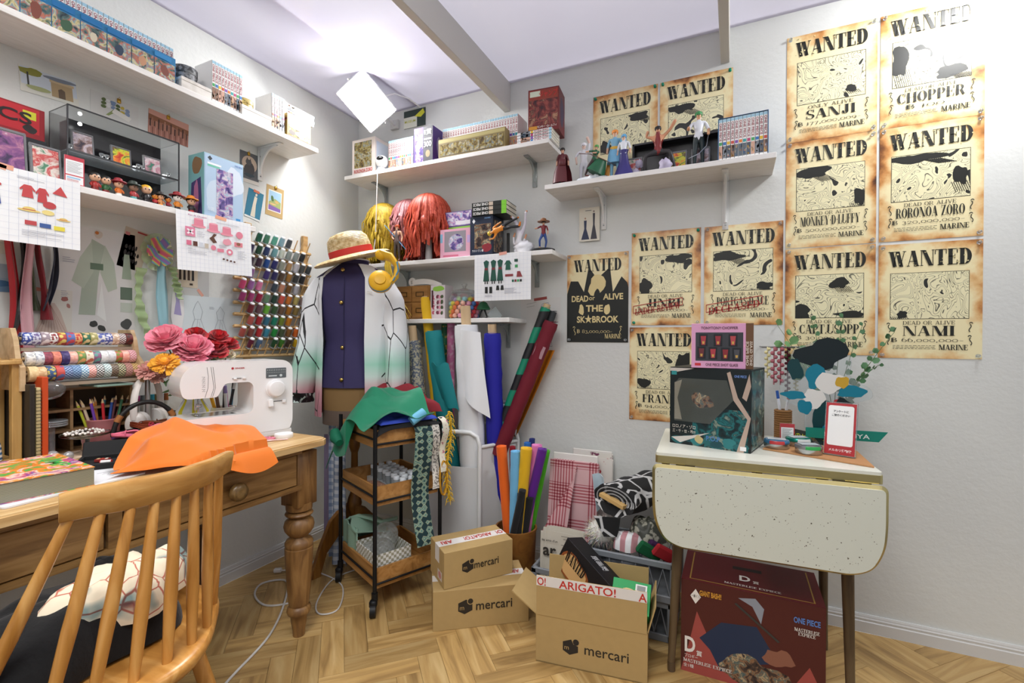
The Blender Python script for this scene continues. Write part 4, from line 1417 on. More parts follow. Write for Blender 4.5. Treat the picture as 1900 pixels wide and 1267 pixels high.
MB().box((-cd/2+.003,0,ch/2),(.006,cw,ch)).build('back_panel',mat('#4a3824',.7),cu)
for z in (.004,.072,.138,ch-.004):
 MB().box((0,0,z),(cd,cw,.008)).build('shelf_board',CUBW,cu)
for y in (-cw/2+.004,-.02,cw/2-.004):
 MB().box((0,y,ch/2),(cd-.002,.008,ch-.002)).build('upright',CUBW,cu)
gs=MB().box((-1.93,.79+.07,DT+ch+.0035),(.12,.10,.006),0,None,.001).build('green_notebook',mat('#7e9a8c',.5))
tag(gs, 'thin grey green notebook lying on the cubby unit', 'notebook')
lens=MB().ell((-1.905,.700,DT+ch+.0005),(.042,.042,.03),20,8).build('dome_cover',mat('#eef2f4',.05,trans=.92))
tag(lens, 'clear plastic dome lid on top of the cubby unit', 'lid')
cd_=thing('blank_disc_stack', 'stack of clear plastic lids in front of the cubby unit', 'lid',(-1.905,.705,DT+.098),0)
for k in range(3):
 MB().lathe([(.0,0),(.04,0),(.042,.003),(.04,.006),(0,.006)],24,0,(0,0,k*.006)).build('lid',mat('#e6ebee',.1,trans=.8),cd_)
MB().lathe([(0,-.098),(.018,-.098),(.012,-.09),(.012,-.004),(.03,0),(0,0)],18).build('foot',mat('#dfe3e6',.1,trans=.8),cd_)
for k,(y,c,nm) in enumerate(((.987, '#b8308a', 'magenta'),(1.004, '#6d7f82', 'grey'),(1.02, '#3f6d52', 'green'),(1.036, '#2f8fa6', 'teal'),(1.052, '#8a7a52', 'khaki'),(1.068, '#3c7aa8', 'blue'),(1.085, '#9c5a2e', 'rust'))):
 t=thing('marker_pen',nm+' marker standing in the dark tray behind the headphones', 'marker',(-2.0,y,DT+.085),0, 'markers in the tray')
 MB().cyl((0,0,0),(0,0,.055),.007,.007,10).build('barrel',mat('#dcdcd8',.4),t)
 MB().cyl((0,0,.045),(0,0,.072),.0078,.0072,10).build('cap',mat(c,.35),t)
mt_=thing('marker_tray', 'dark tray of markers behind the headphones', 'tray',(-2.0,1.035,DT),0)
mb=MB()
for c,s in (((0,0,.003),(.05,.15,.006)),((-.0235,0,.045),(.003,.15,.085)),((.0235,0,.045),(.003,.15,.085)),((0,-.0735,.045),(.045,.003,.085)),((0,.0735,.045),(.045,.003,.085)),((0,0,.08),(.045,.146,.003))):
 mb.box(c,s)
mb.build('body',mat('#3c3a38',.6),mt_)

# --- pencil pot
pot=thing('pencil_pot', 'dusty pink metal pot full of coloured pencils', 'pot',(-1.945,.858,DT),0)
MB().lathe([(0,0),(.038,0),(.048,.092),(.050,.094),(.050,.098),(.046,.098),(.037,.006),(0,.006)],32).build('body',mat('#c98084',.4),pot)
PC=[('#b9c23a', 'yellow green'),('#c9b59a', 'beige'),('#9a2f8a', 'magenta'),('#6d3fa0', 'purple'),('#e8912f', 'orange'),('#d99a5a', 'tan'),('#b8222c', 'red'),('#2f7a8a', 'teal'),('#2a4f9c', 'blue'),('#5f3038', 'maroon'),('#2f86b4', 'sky blue'),('#2f6a44', 'green'),('#d4848c', 'pink'),('#46342c', 'dark brown')]
for i,(c,nm) in enumerate(PC):
 a=2*PI*i/len(PC)
 u=-1+2*i/(len(PC)-1)
 px_,py_=.02*math.sin(i*2.4),u*.026
 pen((-1.945+px_,.858+py_,DT+.01),.32*u*-1 if False else .26*abs(u)+.04,(PI/2 if u<0 else -PI/2)+.3*math.sin(i),.145+.012*math.sin(i*3.1),.0042,(c, '#d9b98c'),nm+' coloured pencil in the pink pot', 'pencil',True, 'coloured_pencil',True, 'coloured pencils in the pot')

# --- glass stand with pearls
GLASS=mat('#f4f7f8',.03,trans=1.,spec=.5)
ck=thing('glass_cake_stand', 'small clear glass pedestal dish holding a pearl string', 'dish',(-1.862,.775,DT),0)
MB().lathe([(0,.002),(.04,0),(.04,.004),(.012,.012),(.009,.03),(.012,.052),(.05,.058),(.062,.064),(.063,.07),(.06,.066),(.0,.06)],36).build('dish',GLASS,ck)
pn=thing('pearl_necklace', 'string of white pearls coiled on the glass dish', 'necklace',(-1.862,.775,DT+.0715),0)
PEARL=mat('#efe9e2',.15,coat=.6)
_pm=MB().ell((0,0,0),.0042,10,6).mesh('pearl',PEARL)
for i in range(34):
 a=2*PI*i/34
 rr_=.036+.008*math.sin(3*a)
 share('pearl',_pm,pn,(rr_*math.cos(a),rr_*math.sin(a)*1.15,.0+.003*(i % 2)))
for k,(dx,dy,s) in enumerate(((.02,-.055,.013),(.0,-.085,.016),(-.03,-.07,.012))):
 o=MB().ell((0,0,s),s,14,10).build('glass_bauble',mat('#cfd2d4',.05,trans=.5,metal=.2),None,(-1.85+dx,.775+dy,DT))
 tag(o,('silvery glass bauble right below the pearl dish', 'larger silvery bauble left of the pearl dish', 'silvery glass bauble behind the larger one')[k], 'bauble')

# --- headphones on their stand
hp=thing('headphone_stand', 'slim metal stand carrying white headphones', 'stand',(-1.905,.972,DT),0)
MB().lathe([(0,0),(.04,0),(.04,.004),(0,.006)],28).build('base',mat('#cfcfcf',.3,.6),hp)
MB().cyl((0,0,.004),(0,0,.222),.008,None,16).build('pole',mat('#bdbdbd',.3,.8),hp)
MB().box((0,0,.226),(.03,.06,.008),0,None,.003).build('rest',mat('#c9c2bd',.4,.3),hp)
def headset(name,label,loc,rz,cols,s=1.,spread=.068,hgt=.115,cup=(.034,.045)):
 t=thing(name,label, 'headphones',loc,rz)
 pts=[(0,spread*s*math.sin(a),hgt*s*(math.cos(a)-.0)) for a in [(-1.9+3.8*i/20) for i in range(21)]]
 MB().tube(pts,.0075*s,10,flat=1.6,up=(1,0,0)).build('headband',mat(cols[0],.45),t)
 for sgn in (-1,1):
  c=(0,sgn*(spread*s-.012),-.055*s)
  rot=R3(0,0,0)
  e=MB()
  e.lathe([(0,-.014),(cup[0]*.86,-.014),(cup[0],-.007),(cup[0],.006),(cup[0]*.8,.013),(0,.013)],24,0,c,R3(PI/2) @ Matrix.Diagonal((1,1.25,1)))
  e.build('ear_cup',mat(cols[0],.4),t)
  MB().lathe([(cup[0]*.5,-.010),(cup[0]*.98,-.010),(cup[0]*1.02,0),(cup[0]*.98,.008),(cup[0]*.5,.008)],24,0,(0,c[1]-sgn*.018,c[2]),R3(PI/2) @ Matrix.Diagonal((1,1.25,1))).build('cushion',mat(cols[1],.7),t)
 return t
headset('headphones', 'white over-ear headphones hung on the desk stand',(-1.905,.972,DT+.125),.5,('#e3dcd6', '#d6d2cf'),1.)

# --- dark basket of embroidery skeins
bk=thing('dark_basket', 'small black wicker basket with arched handle full of thread skeins', 'basket',(-1.80,.915,DT),1.35)
mb=MB()
mb.lathe([(0,0),(.06,0),(.072,.03),(.078,.055),(.080,.06),(.074,.06),(.068,.03),(.056,.008),(0,.008)],32,0,(0,0,0),Matrix.Diagonal((1.15,.8,1)))
for k in range(6):
 z=.008+.009*k
 mb.tube([((.062+.018*z/.06)*1.15*math.cos(a),(.062+.018*z/.06)*.8*math.sin(a),z+.002*math.sin(12*a+k*PI)) for a in [2*PI*i/36 for i in range(36)]],.0045,6,closed=True)
mb.build('body',mat('#1d1b1a',.6),bk)
MB().tube([(.088*math.cos(a),0,.05+.105*math.sin(a)) for a in [PI*i/20 for i in range(21)]],[.007+.001*(i % 2) for i in range(21)],8).build('handle',mat('#1a1918',.5,bump=.4,bscale=200),bk)
for a0,a1 in ((.5,.72),(2.45,2.68)):
 MB().tube([(.088*math.cos(a),0,.05+.105*math.sin(a)) for a in (a0,(a0+a1)/2,a1)],.0095,8).build('handle_binding',mat('#9a6232',.6),bk)
def skein(label,loc,rz,col,s=1.,tiltx=0.,group='thread skeins in the basket'):
 t=thing('thread_skein',label, 'thread',loc,group=group,rot=(tiltx,0,rz))
 mb=MB()
 rr=random.Random(label)
 for k in range(9):
  w=(.004+.006*rr.random())*s
  zz=rr.uniform(-.006,.006)*s
  mb.tube([(.036*s*math.cos(a),w*math.sin(a)*(1+.5*abs(math.cos(a))),.008*s+zz+.004*s*math.sin(a*2)) for a in [2*PI*i/18 for i in range(18)]],.0022*s,5,closed=True)
 mb.build('strands',mat(col,.8),t)
 MB().tube([(0,.011*s*math.cos(a),.008*s+.012*s*math.sin(a)) for a in [2*PI*i/12 for i in range(12)]],.0016*s,5,closed=True).build('tie',mat(col,.7),t)
 return t
for lb,p,rz,c,s,tx in [
 ('pink thread skein hanging over the left side of the basket',(-1.775,.845,DT+.055),.9, '#e0708a',1.,.6),
 ('second pink thread skein in front on the basket rim',(-1.74,.905,DT+.062),2.0, '#f08aa0',1.1,.5),
 ('grey blue thread skein dangling in front of the basket',(-1.725,.868,DT+.03),1.2, '#7f8cae',1.2,1.2),
 ('dark olive thread skein dangling in front of the basket',(-1.715,.895,DT+.026),1.7, '#3c3a34',1.25,1.2),
 ('rust thread skein at the back of the basket',(-1.83,.915,DT+.065),.3, '#8a3a1c',1.1,.1),
 ('brown thread skein at the back right of the basket',(-1.815,.955,DT+.067),1.0, '#6e3a22',1.1,0.),
 ('crimson thread skein in the middle of the basket',(-1.79,.925,DT+.071),2.6, '#b82f46',.7,0.),
 ('pale pink thread skein at the right of the basket',(-1.765,.955,DT+.063),.6, '#e2b4c4',.9,.3),
 ('light blue thread skein at the far right of the basket',(-1.765,1.005,DT+.050),2.2, '#5a80b0',.9,.3),
 ('dark purple thread skein at the far left of the basket',(-1.80,.835,DT+.045),1.9, '#4a2a5c',.7,.5)]:
 skein(lb,p,rz,c,s,tx)

# --- tool pouch, papers, magazine
po=thing('tool_pouch', 'black zip pouch lying open with small sewing tools', 'pouch',(-1.635,.765,DT),1.0)
BLK=mat('#151517',.75)
mb=MB()
mb.box((0,0,.004),(.20,.135,.008),0,None,.003)
for c,s in (((0,-.064,.012),(.2,.008,.02)),((0,.064,.012),(.2,.008,.02)),((-.096,0,.012),(.008,.13,.02)),((.096,0,.012),(.008,.13,.02))):
 mb.box(c,s,0,None,.003)
mb.build('shell',BLK,po)
MB().box((0,.078,.03),(.2,.01,.06),0,R3(-.5),.003).build('flap',BLK,po)
tl=[('silver thimble in the black pouch', 'thimble', '#c8ccd0',(.045,.025), 'th'),('clear needle case in the black pouch', 'case', '#d6dade',(.005,.03), 'bx'),('red handled seam ripper in the black pouch', 'seam ripper', '#c0302a',(.075,.02), 'st'),('lime green marker in the black pouch', 'marker', '#9acd32',(-.075,-.035), 'st'),('small silver scissors in the black pouch', 'scissors', '#b9bdc0',(.035,-.02), 'sc'),('white red thread bobbin in the black pouch', 'bobbin', '#e8e6e6',(-.03,-.025), 'bo'),('pearl headed pin card in the black pouch', 'pin card', '#8a2f2c',(-.045,.02), 'bx')]
for lb,ct,c,(dx,dy),kd in tl:
 w=R3(0,0,1.0) @ Vector((dx,dy,.009))
 t=thing(ct.replace(' ', '_'),lb,ct,(-1.635+w.x,.765+w.y,DT+.009),1.0+dx*6)
 if kd=='th':
  MB().lathe([(.009,0),(.008,.006),(.0065,.014),(.003,.0165),(0,.017)],16).build('cup',mat(c,.25,1.),t)
 elif kd=='bx':
  MB().box((0,0,.004),(.034,.018,.008),0,None,.001).build('case',mat(c,.3),t)
  for k in range(3):
   MB().box((-.01+k*.01,0,.0085),(.006,.01,.001)).build('label',mat(('#d9b98c', '#c04a3a', '#e8e0d0')[k],.5),t)
 elif kd=='st':
  MB().cyl((-.022,0,.004),(.014,0,.004),.0036,.003,8).build('handle',mat(c,.4),t)
  MB().cyl((.014,0,.004),(.03,0,.004),.0014,.0008,6).build('tip',mat('#b9bdc0',.2,1.),t)
 elif kd=='sc':
  for s in (-1,1):
   MB().tube([(-.012+.006*math.cos(a),s*.006+.005*math.sin(a),.003) for a in [2*PI*i/10 for i in range(10)]],.0012,5,closed=True).build('handle',mat(c,.25,1.),t)
   MB().tube([(-.006,s*.004,.003),(.006,0,.003),(.03,-s*.002,.003)],[.0015,.0018,.0006],5).build('blade',mat(c,.25,1.),t)
 else:
  MB().cyl((-.012,0,.006),(.012,0,.006),.006,None,14).build('thread',mat(c,.6),t)
  for s in (-1,1):
   MB().cyl((s*.012,0,.006),(s*.0135,0,.006),.007,None,14).build('flange',mat('#c0302a',.4),t)
bd=thing('white_board', 'white rounded cutting board under the thick magazine', 'board',(0,0,DT),0)
bdp=rounded([(-1.425,.452),(-1.455,.742),(-1.70,.70),(-1.68,.42)],.012)
MB().prism(bdp,(0,0,.0005),(1,0,0),(0,1,0),.004,0).build('sheet',mat('#e4e6ea',.5),bd)
MB().prism([(a-.0,b) for a,b in bdp],(0,0,0),(1,0,0),(0,1,0),.0005,0).build('backing',mat('#2c2438',.5),bd)
pp=MB()
for k in range(16):
 pp.box((-1.555+.006*k,.70+.001*k,DT+.0047),(.002,.055-.02*(k % 3),.0002))
ptx=pp.build('text_print',mat('#9a9aa2',.6))
ptx.parent=bd
ptx.location=(0,0,-DT)
mg=thing('thick_magazine', 'thick paperback comic magazine with bright green and orange cover', 'magazine',(-1.578,.547,DT+.005),math.radians(-6))
mw,ml_,mh=.262,.17,.046
MB().box((0,0,mh/2),(mw-.004,ml_-.002,mh-.002)).build('page_block',nodes_mat('newsprint_edges',lambda nt,b,new,link: (lambda tc,w,r: (w.inputs.__getitem__('Scale').__setattr__('default_value',90),setattr(w, 'bands_direction', 'Z'),w.inputs.__getitem__('Distortion').__setattr__('default_value',1.5),link(tc.outputs['Object'],w.inputs['Vector']),link(w.outputs['Fac'],r.inputs[0]),link(r.outputs[0],b.inputs['Base Color'])))(new('TexCoord'),new('TexWave'),ramp(new,[(0, '#6f6f5e'),(.5, '#97977f'),(1, '#8a8578')]))),mg)
def cover(nt,b,new,link):
 tc=new('TexCoord')
 n=new('TexNoise')
 n.inputs['Scale'].default_value=16
 n.inputs['Detail'].default_value=5
 n.inputs['Distortion'].default_value=1.5
 link(tc.outputs['Object'],n.inputs['Vector'])
 r=ramp(new,[(.3, '#2f9a46'),(.4, '#5cae54'),(.44, '#e2742c'),(.5, '#e89a3a'),(.55, '#e8d8cc'),(.6, '#d85a6a'),(.66, '#7a4a9c'),(.72, '#f0dcc0')])
 link(n.outputs['Fac'],r.inputs[0])
 link(r.outputs[0],b.inputs['Base Color'])
 b.inputs['Roughness'].default_value=.3
MB().box((0,0,mh-.0006),(mw,ml_,.0012)).box((0,0,.0006),(mw,ml_,.0012)).build('cover',nodes_mat('bright_cover_art',cover),mg)
letters('JUMP',mg,(-.02,.02,mh+.0003),(1,0,0),(0,1,0),.045,.15, '#3fae4c',.02)
en=MB()
en.prism([(-2.02,.66),(-1.81,.70),(-1.83,.80),(-2.03,.80)],(0,0,DT+.001),(1,0,0),(0,1,0),.003)
eo=en.build('cream_envelope',mat('#ead3bb',.7))
tag(eo, 'cream paper envelope lying behind the thick magazine', 'envelope')
fl=MB().prism([(-1.83,.695),(-1.83,.80),(-1.90,.755)],(0,0,DT+.0042),(1,0,0),(0,1,0),.0012).build('flap',mat('#e3c9ae',.7),eo)

# --- crate shelf and folders at the far left
LU=wood('honey_crate', '#a07a45', '#bd9558', '#cfab72',(8,8,1.2),3,.5)
lu=thing('crate_shelf', 'honey coloured wooden crate shelf at the left edge of the desk', 'shelf',(-1.95,.50,DT),0)
for y in (-.16,.125):
 for x in (-.06,.055):
  MB().box((x,y,.155),(.022,.022,.31),0,None,.002).build('post',LU,lu)
for z in (.012,.30):
 for x in (-.062,-.02,.02,.06):
  MB().box((x,-.018,z),(.034,.30,.012),0,None,.002).build('slat',LU,lu)
MB().box((-.07,-.018,.155),(.006,.28,.28)).build('back_panel',mat('#3a3026',.8),lu)
mst=thing('tall_ruler', 'tall pale wooden slat standing on the crate shelf', 'slat',(-2.0,.595,DT+.308),0)
MB().box((0,0,.085),(.01,.022,.17),0,None,.001).build('slat',LU,mst)
fr=MB().box((-1.93,.57,DT+.308+.02),(.05,.05,.04),0,None,.006).build('red_tin',mat('#a82a2c',.4))
tag(fr, 'small dark red tin on top of the crate shelf', 'tin')
yr=MB().ell((-1.885,.55,DT+.308+.017),(.02,.03,.017),14,8).build('yellow_yarn',mat('#d8c020',.8,bump=.5,bscale=300))
tag(yr, 'small yellow yarn bundle on top of the crate shelf', 'yarn')
bs=heap('striped_cloth', 'blue and white striped cloth stuffed in the crate shelf', 'cloth',(-1.905,.55,DT+.019),.03,.045,.10,nodes_mat('blue_stripe_cloth',lambda nt,b,new,link: (lambda tc,w,r: (setattr(w, 'bands_direction', 'Z'),w.inputs.__getitem__('Scale').__setattr__('default_value',22),link(tc.outputs['Object'],w.inputs['Vector']),link(w.outputs['Fac'],r.inputs[0]),link(r.outputs[0],b.inputs['Base Color'])))(new('TexCoord'),new('TexWave'),ramp(new,[(.45, '#e8eaec'),(.55, '#3f6fa0')]))),12,4,.2)
for k,(y,d,h,c,lb) in enumerate(((.6445,.012,.235, '#2a2520', 'dark folder beside the crate shelf'),(.658,.010,.225, '#cdbb8a', 'cream ribbed notebook between two folders on the desk'),(.6725,.014,.255, '#c2481c', 'bright rust red folder standing on the desk'))):
 t=thing('folder',lb, 'folder',(-1.93,y,DT),0)
 MB().box((0,0,h/2),(.17,d,h),0,None,.0015).build('cover',mat(c,.5),t)
 MB().box((.0,0,h/2+.001),(.166,d*.6,h-.004)).build('page_block',mat('#d8cfb8',.7),t)
 if k==1:
  cs_=MB()
  for j in range(22):
   cs_.tube([(.086+.004*math.cos(a),.006*math.sin(a),.01+j*.0098) for a in [2*PI*i/8 for i in range(8)]],.001,5,closed=True)
  cs_.build('spiral_binding',mat('#2c2a26',.4),t)

# --- comics, figures and small printed things: builders
PAGES=mat('#d9d2c0',.8)
_bookmesh={}
SPC=['#3f9c5a', '#2f6fb0', '#d8b028', '#c24a3a', '#7a4aa0', '#e07a2c', '#2f9a9c', '#b03a6a']
def book_meshes(th,dp,hh,kind,var):
 key=(th,dp,hh,kind,var)
 if key in _bookmesh:
  return _bookmesh[key]
 r=random.Random(str(key))
 cov='#f0efec' if kind != 'green' else '#20241f'
 c=MB()
 c.box((0,-dp/2+.0008,hh/2),(th,.0016,hh),0)
 for s in (-1,1):
  c.box((s*(th/2-.0005),0,hh/2),(.001,dp,hh),0)
 pg=MB().box((0,.002,hh/2),(th-.0022,dp-.006,hh-.004))
 sp=MB()
 mats_,ix=[],{}
 def put(poly,col):
  if col not in ix:
   ix[col]=len(mats_)
   mats_.append(mat(col,.4))
  sp.flat([(x*th,z*hh) for x,z in poly],(-th/2,-dp/2-.0004,0),(1,0,0),(0,0,1),ix[col])
 if kind=='green':
  put(rect(0,.86,1,1), '#7cc832')
  put(rect(.1,.5,.9,.62), '#c9b8a4')
  tcol,t0,t1='#e6e6e2',.04,.48
 else:
  put(rect(.04,.93,.96,.995), '#9fc6d8')
  put(rect(.12,.40,.88,.47),SPC[var % len(SPC)])
  put(rect(.06,.10,.94,.38),r.choice(['#8a6a55', '#54606a', '#b08a6a', '#7a7f86', '#c49a86', '#46505c']))
  for _ in range(5):
   x,z=r.uniform(.15,.85),r.uniform(.13,.34)
   put(blob(x,z,r.uniform(.1,.25),r.uniform(.015,.04),r.random(),8),r.choice(['#d9b38a', '#2c2f38', '#c04a3a', '#e8e0d4', '#3c6a9a', '#d8a83a']))
  put(rect(.25,.03,.75,.07), '#c9cfd6')
  tcol,t0,t1='#8a2436',.5,.91
 vs,fs,tw,tH=text_mesh('ONE PIECE',.02)
 if tcol not in ix:
  ix[tcol]=len(mats_)
  mats_.append(mat(tcol,.4))
 L_=(t1-t0)*hh
 sp.add([(-th*.32+(vy/tH)*th*.64,-dp/2-.0007,t1*hh-(vx/tw)*L_) for vx,vy in vs],fs,ix[tcol])
 _bookmesh[key]=(c.mesh('cover',mat(cov,.35)),pg.mesh('page_block',PAGES),sp.mesh('spine_print',mats_))
 return _bookmesh[key]
def book(loc,rz,th,dp,hh,kind,var,label,group,rot=None):
 t=thing('comic_book',label, 'book',loc,rz,group,rot)
 for nm,me in zip(('cover', 'page_block', 'spine_print'),book_meshes(th,dp,hh,kind,var)):
  share(nm,me,t)
 return t
def skin_figure(parent,J,E,mats,name='body',sub=1):
 """one continuous body grown over a skeleton; J: name -> (x, y, z, r), E: (a, b, material index)"""
 names=list(J)
 me=bpy.data.meshes.new(name)
 me.from_pydata([J[n][:3] for n in names],[(names.index(a),names.index(b)) for a,b,_ in E],[])
 o=bpy.data.objects.new(name,me)
 scene.collection.objects.link(o)
 md=o.modifiers.new('skin', 'SKIN')
 md.use_smooth_shade=True
 sv=me.skin_vertices[0].data
 for i,n in enumerate(names):
  sv[i].radius=(J[n][3],J[n][3])
  sv[i].use_root=n==names[0]
 ss=o.modifiers.new('subdivision', 'SUBSURF')
 ss.levels=ss.render_levels=sub
 bpy.context.view_layer.update()
 nm=bpy.data.meshes.new_from_object(o.evaluated_get(bpy.context.evaluated_depsgraph_get()))
 bpy.data.objects.remove(o)
 bpy.data.meshes.remove(me)
 nm.name=name
 nm.materials.clear()
 for m in mats:
  nm.materials.append(m)
 segs=[(Vector(J[a][:3]),Vector(J[b][:3]),k,(J[a][3]+J[b][3])/2) for a,b,k in E]
 for p in nm.polygons:
  c=p.center
  best,bi=1e9,0
  for a,b,k,r in segs:
   d=b-a
   t=max(0,min(1,(c-a).dot(d)/max(d.length_squared,1e-12)))
   q=(c-a-d*t).length-r*.6
   if q<best:
    best,bi=q,k
  p.material_index=bi
  p.use_smooth=True
 o=bpy.data.objects.new(name,nm)
 scene.collection.objects.link(o)
 o.parent=parent
 return o
def stand_pose(h,**kw):
 J=dict(pelvis=(0,0,.52,.07),chest=(0,0,.73,.075),neck=(0,0,.825,.028),head=(0,-.005,.90,.058),crown=(0,0,.955,.04),
   shl=(-.10,0,.785,.034),ell=(-.145,.01,.64,.026),hal=(-.15,-.03,.50,.022),shr=(.10,0,.785,.034),elr=(.145,.01,.64,.026),har=(.15,-.03,.50,.022),
   hil=(-.05,0,.48,.054),knl=(-.06,-.01,.27,.038),anl=(-.065,0,.06,.027),tol=(-.065,-.055,.02,.022),hir=(.05,0,.48,.054),knr=(.06,-.01,.27,.038),anr=(.065,0,.06,.027),tor=(.065,-.055,.02,.022))
 J.update(kw)
 return {k: tuple(x*h for x in v) for k,v in J.items()}
EDG=lambda skin=0,top=1,sleeve=1,low=2,boot=3: [('pelvis', 'chest',top),('chest', 'neck',top),('neck', 'head',skin),('head', 'crown',skin),('chest', 'shl',sleeve),('shl', 'ell',sleeve),('ell', 'hal',skin),('chest', 'shr',sleeve),('shr', 'elr',sleeve),('elr', 'har',skin),('pelvis', 'hil',low),('hil', 'knl',low),('knl', 'anl',low),('anl', 'tol',boot),('pelvis', 'hir',low),('hir', 'knr',low),('knr', 'anr',low),('anr', 'tor',boot)]
SKIN='#d9ab8c'
def figurine(label,loc,rz,h,cols,hair=None,pose=None,sleeve=None,base=None,extras=None,lower=None,name='figurine',rot=None,hairlen=.0,group='plastic figurines on the shelves'):
 """a plain painted plastic figure: cols = (skin, top, trousers, shoes)"""
 t=thing(name,label, 'figurine',loc,rz,group,rot)
 J=stand_pose(h,**(pose or {}))
 E=EDG(0,1,1 if sleeve is None else sleeve,2 if lower is None else lower)
 skin_figure(t,J,E,[mat(c,.4) for c in cols])
 hx,hy,hz,hr=J['head']
 if hair:
  k=hr
  hm=MB()
  r_=random.Random(label)
  hm.ell((hx,hy+k*.25,hz+k*.45),(k*1.12,k*1.1,k*1.0),14,8,0,fn=lambda d: 1+.10*math.sin(9*math.atan2(d.y,d.x))*(1-d.z*.5))
  if hairlen:
   hm.ell((hx,hy+k*.7,hz-hairlen*h*.5),(k*1.0,k*.55,hairlen*h*.62),12,8,0,fn=lambda d: 1+.08*math.sin(7*math.atan2(d.y,d.x)))
  hm.build('hair',mat(hair,.45),t)
 fm=MB()
 for s in (-1,1):
  fm.ell((hx+s*hr*.36,hy-hr*.93,hz+hr*.05),(hr*.12,hr*.08,hr*.15),8,5,0)
 fm.box((hx,hy-hr*.97,hz-hr*.42),(hr*.3,hr*.06,hr*.06),0)
 fm.ell((hx,hy-hr*1.0,hz-hr*.15),(hr*.09,hr*.12,hr*.12),6,4,1)
 fm.build('face',[mat('#3a2a26',.4),mat(cols[0],.4)],t)
 if base:
  MB().lathe([(0,0),(base[0],0),(base[0],base[1]),(base[0]*.94,base[1]+.001),(0,base[1]+.001)],24,0,(0,0,-base[1]-.001)).build('base',mat(base[2],.4),t)
 for nm,mb,c in (extras(J,h) if extras else []):
  mb.build(nm,c if isinstance(c,bpy.types.Material) else mat(c,.45),t)
 return t
def art(name,stops,scale=30):
 def f(nt,b,new,link):
  tc=new('TexCoord')
  n=new('TexNoise')
  n.inputs['Scale'].default_value=scale
  n.inputs['Detail'].default_value=4
  n.inputs['Distortion'].default_value=.8
  link(tc.outputs['Object'],n.inputs['Vector'])
  r=ramp(new,stops)
  link(n.outputs['Fac'],r.inputs[0])
  link(r.outputs[0],b.inputs['Base Color'])
  b.inputs['Roughness'].default_value=.25
 return nodes_mat(name,f)
A_SEA=art('sea_box_art',[(.32, '#23303a'),(.42, '#4f6a66'),(.48, '#b5674f'),(.53, '#6f8f9a'),(.58, '#c9b98a'),(.66, '#3c5a44'),(.72, '#d8dcdc')],34)
A_DUSK=art('dusk_box_art',[(.32, '#1c1a22'),(.44, '#4a3a34'),(.5, '#8f6a4c'),(.56, '#3f5a5c'),(.62, '#b9a07a'),(.72, '#2a2c38')],36)
A_TEAL=art('teal_box_art',[(.32, '#081416'),(.45, '#0f2e32'),(.52, '#1f6a6c'),(.57, '#123c40'),(.64, '#7f8f80'),(.72, '#0c1c20')],24)
A_RED=art('red_box_art',[(.32, '#2c0f10'),(.45, '#6a2420'),(.52, '#94463a'),(.58, '#4a1c1a'),(.66, '#b08060'),(.74, '#3a1416')],26)
A_LILAC=art('lilac_box_art',[(.32, '#3a3468'),(.44, '#7a6aa8'),(.5, '#c9a0b8'),(.56, '#8fb0c8'),(.62, '#e0d4dc'),(.72, '#5a4a8c')],40)
A_GOLD=art('gold_box_art',[(.32, '#3a3020'),(.44, '#7a6838'),(.5, '#a89858'),(.56, '#6a7a80'),(.62, '#c4b48a'),(.72, '#4a4028')],40)

# --- upper left shelf
Z1=2.0562
LF=PI/2
long_pr=[]
r_=random.Random(4)
for k in range(11):
 x=.03+k*.088
 long_pr+=[('p', 'front',rect(x,.03,x+.085,.70),A_SEA),('p', 'front',rect(x,.76,x+.07,.93),r_.choice(['#1f6da8', '#2f80b8', '#8ab6c8'])),('p', 'front',blob(x+.042,.34,.016,.2,k,12,.5),('#7a4438', '#3c5a44', '#c9bfa8', '#2c3c50', '#b98a6a')[k % 5])]
pack('figure_set_box', 'long blue boxed set on the upper left shelf', 'box',(-1.925,.66,Z1),LF,(.80,.06,.098), '#2a76a6',long_pr)
for i in range(34):
 y=1.085-.0075-i*.0148
 book((-2.01,y,Z1),LF,.0142,.112,.165, 'one',(i*5) % 8, '%s comic from the right in the row behind the long blue box' % ORD[i], 'comics behind the long blue box')
dk=MB().box((-1.93,.16,Z1+.06),(.1,.12,.12),0,None,.01).build('dark_pouch',mat('#14201a',.7))
tag(dk, 'dark green case left of the long blue box', 'case')
def speck(name,base,spot,scale=60,lo=.45,hi=.55,rough=.5):
 def f(nt,b,new,link):
  tc=new('TexCoord')
  n=new('TexNoise')
  n.inputs['Scale'].default_value=scale
  n.inputs['Detail'].default_value=4
  link(tc.outputs['Object'],n.inputs['Vector'])
  r=ramp(new,[(lo,base),(hi,spot)])
  link(n.outputs['Fac'],r.inputs[0])
  link(r.outputs[0],b.inputs['Base Color'])
  b.inputs['Roughness'].default_value=rough
 return nodes_mat(name,f)
def marble_box(loc,w,d,h,label,m):
 t=thing('keepsake_box',label, 'box',loc,LF)
 MB().box((0,0,h*.36),(w,d,h*.72),0,None,.0015).build('body',m,t)
 MB().box((0,0,h*.84),(w+.003,d+.003,h*.32),0,None,.002).build('lid',m,t)
MARB=speck('grey_marble_paper', '#c9c4bc', '#dad6cf',30,.4,.6)
MARB2=speck('peach_marble_paper', '#d9d4cc', '#dba78c',22,.58,.7)
marble_box((-1.925,1.132,Z1),.112,.075,.045, 'marbled grey paper box under the dark tin',MARB)
marble_box((-1.925,1.388,Z1),.142,.075,.048, 'marbled peach paper box under the gold tin',MARB2)
t=thing('round_tin', 'dark speckled round tin on the grey marbled box', 'tin',(-1.955,1.128,Z1+.0465),0)
MB().lathe([(0,0),(.04,0),(.04,.05),(0,.05)],32).build('body',speck('dark_speckled_tin', '#4a4c4e', '#8c8f90',90),t)
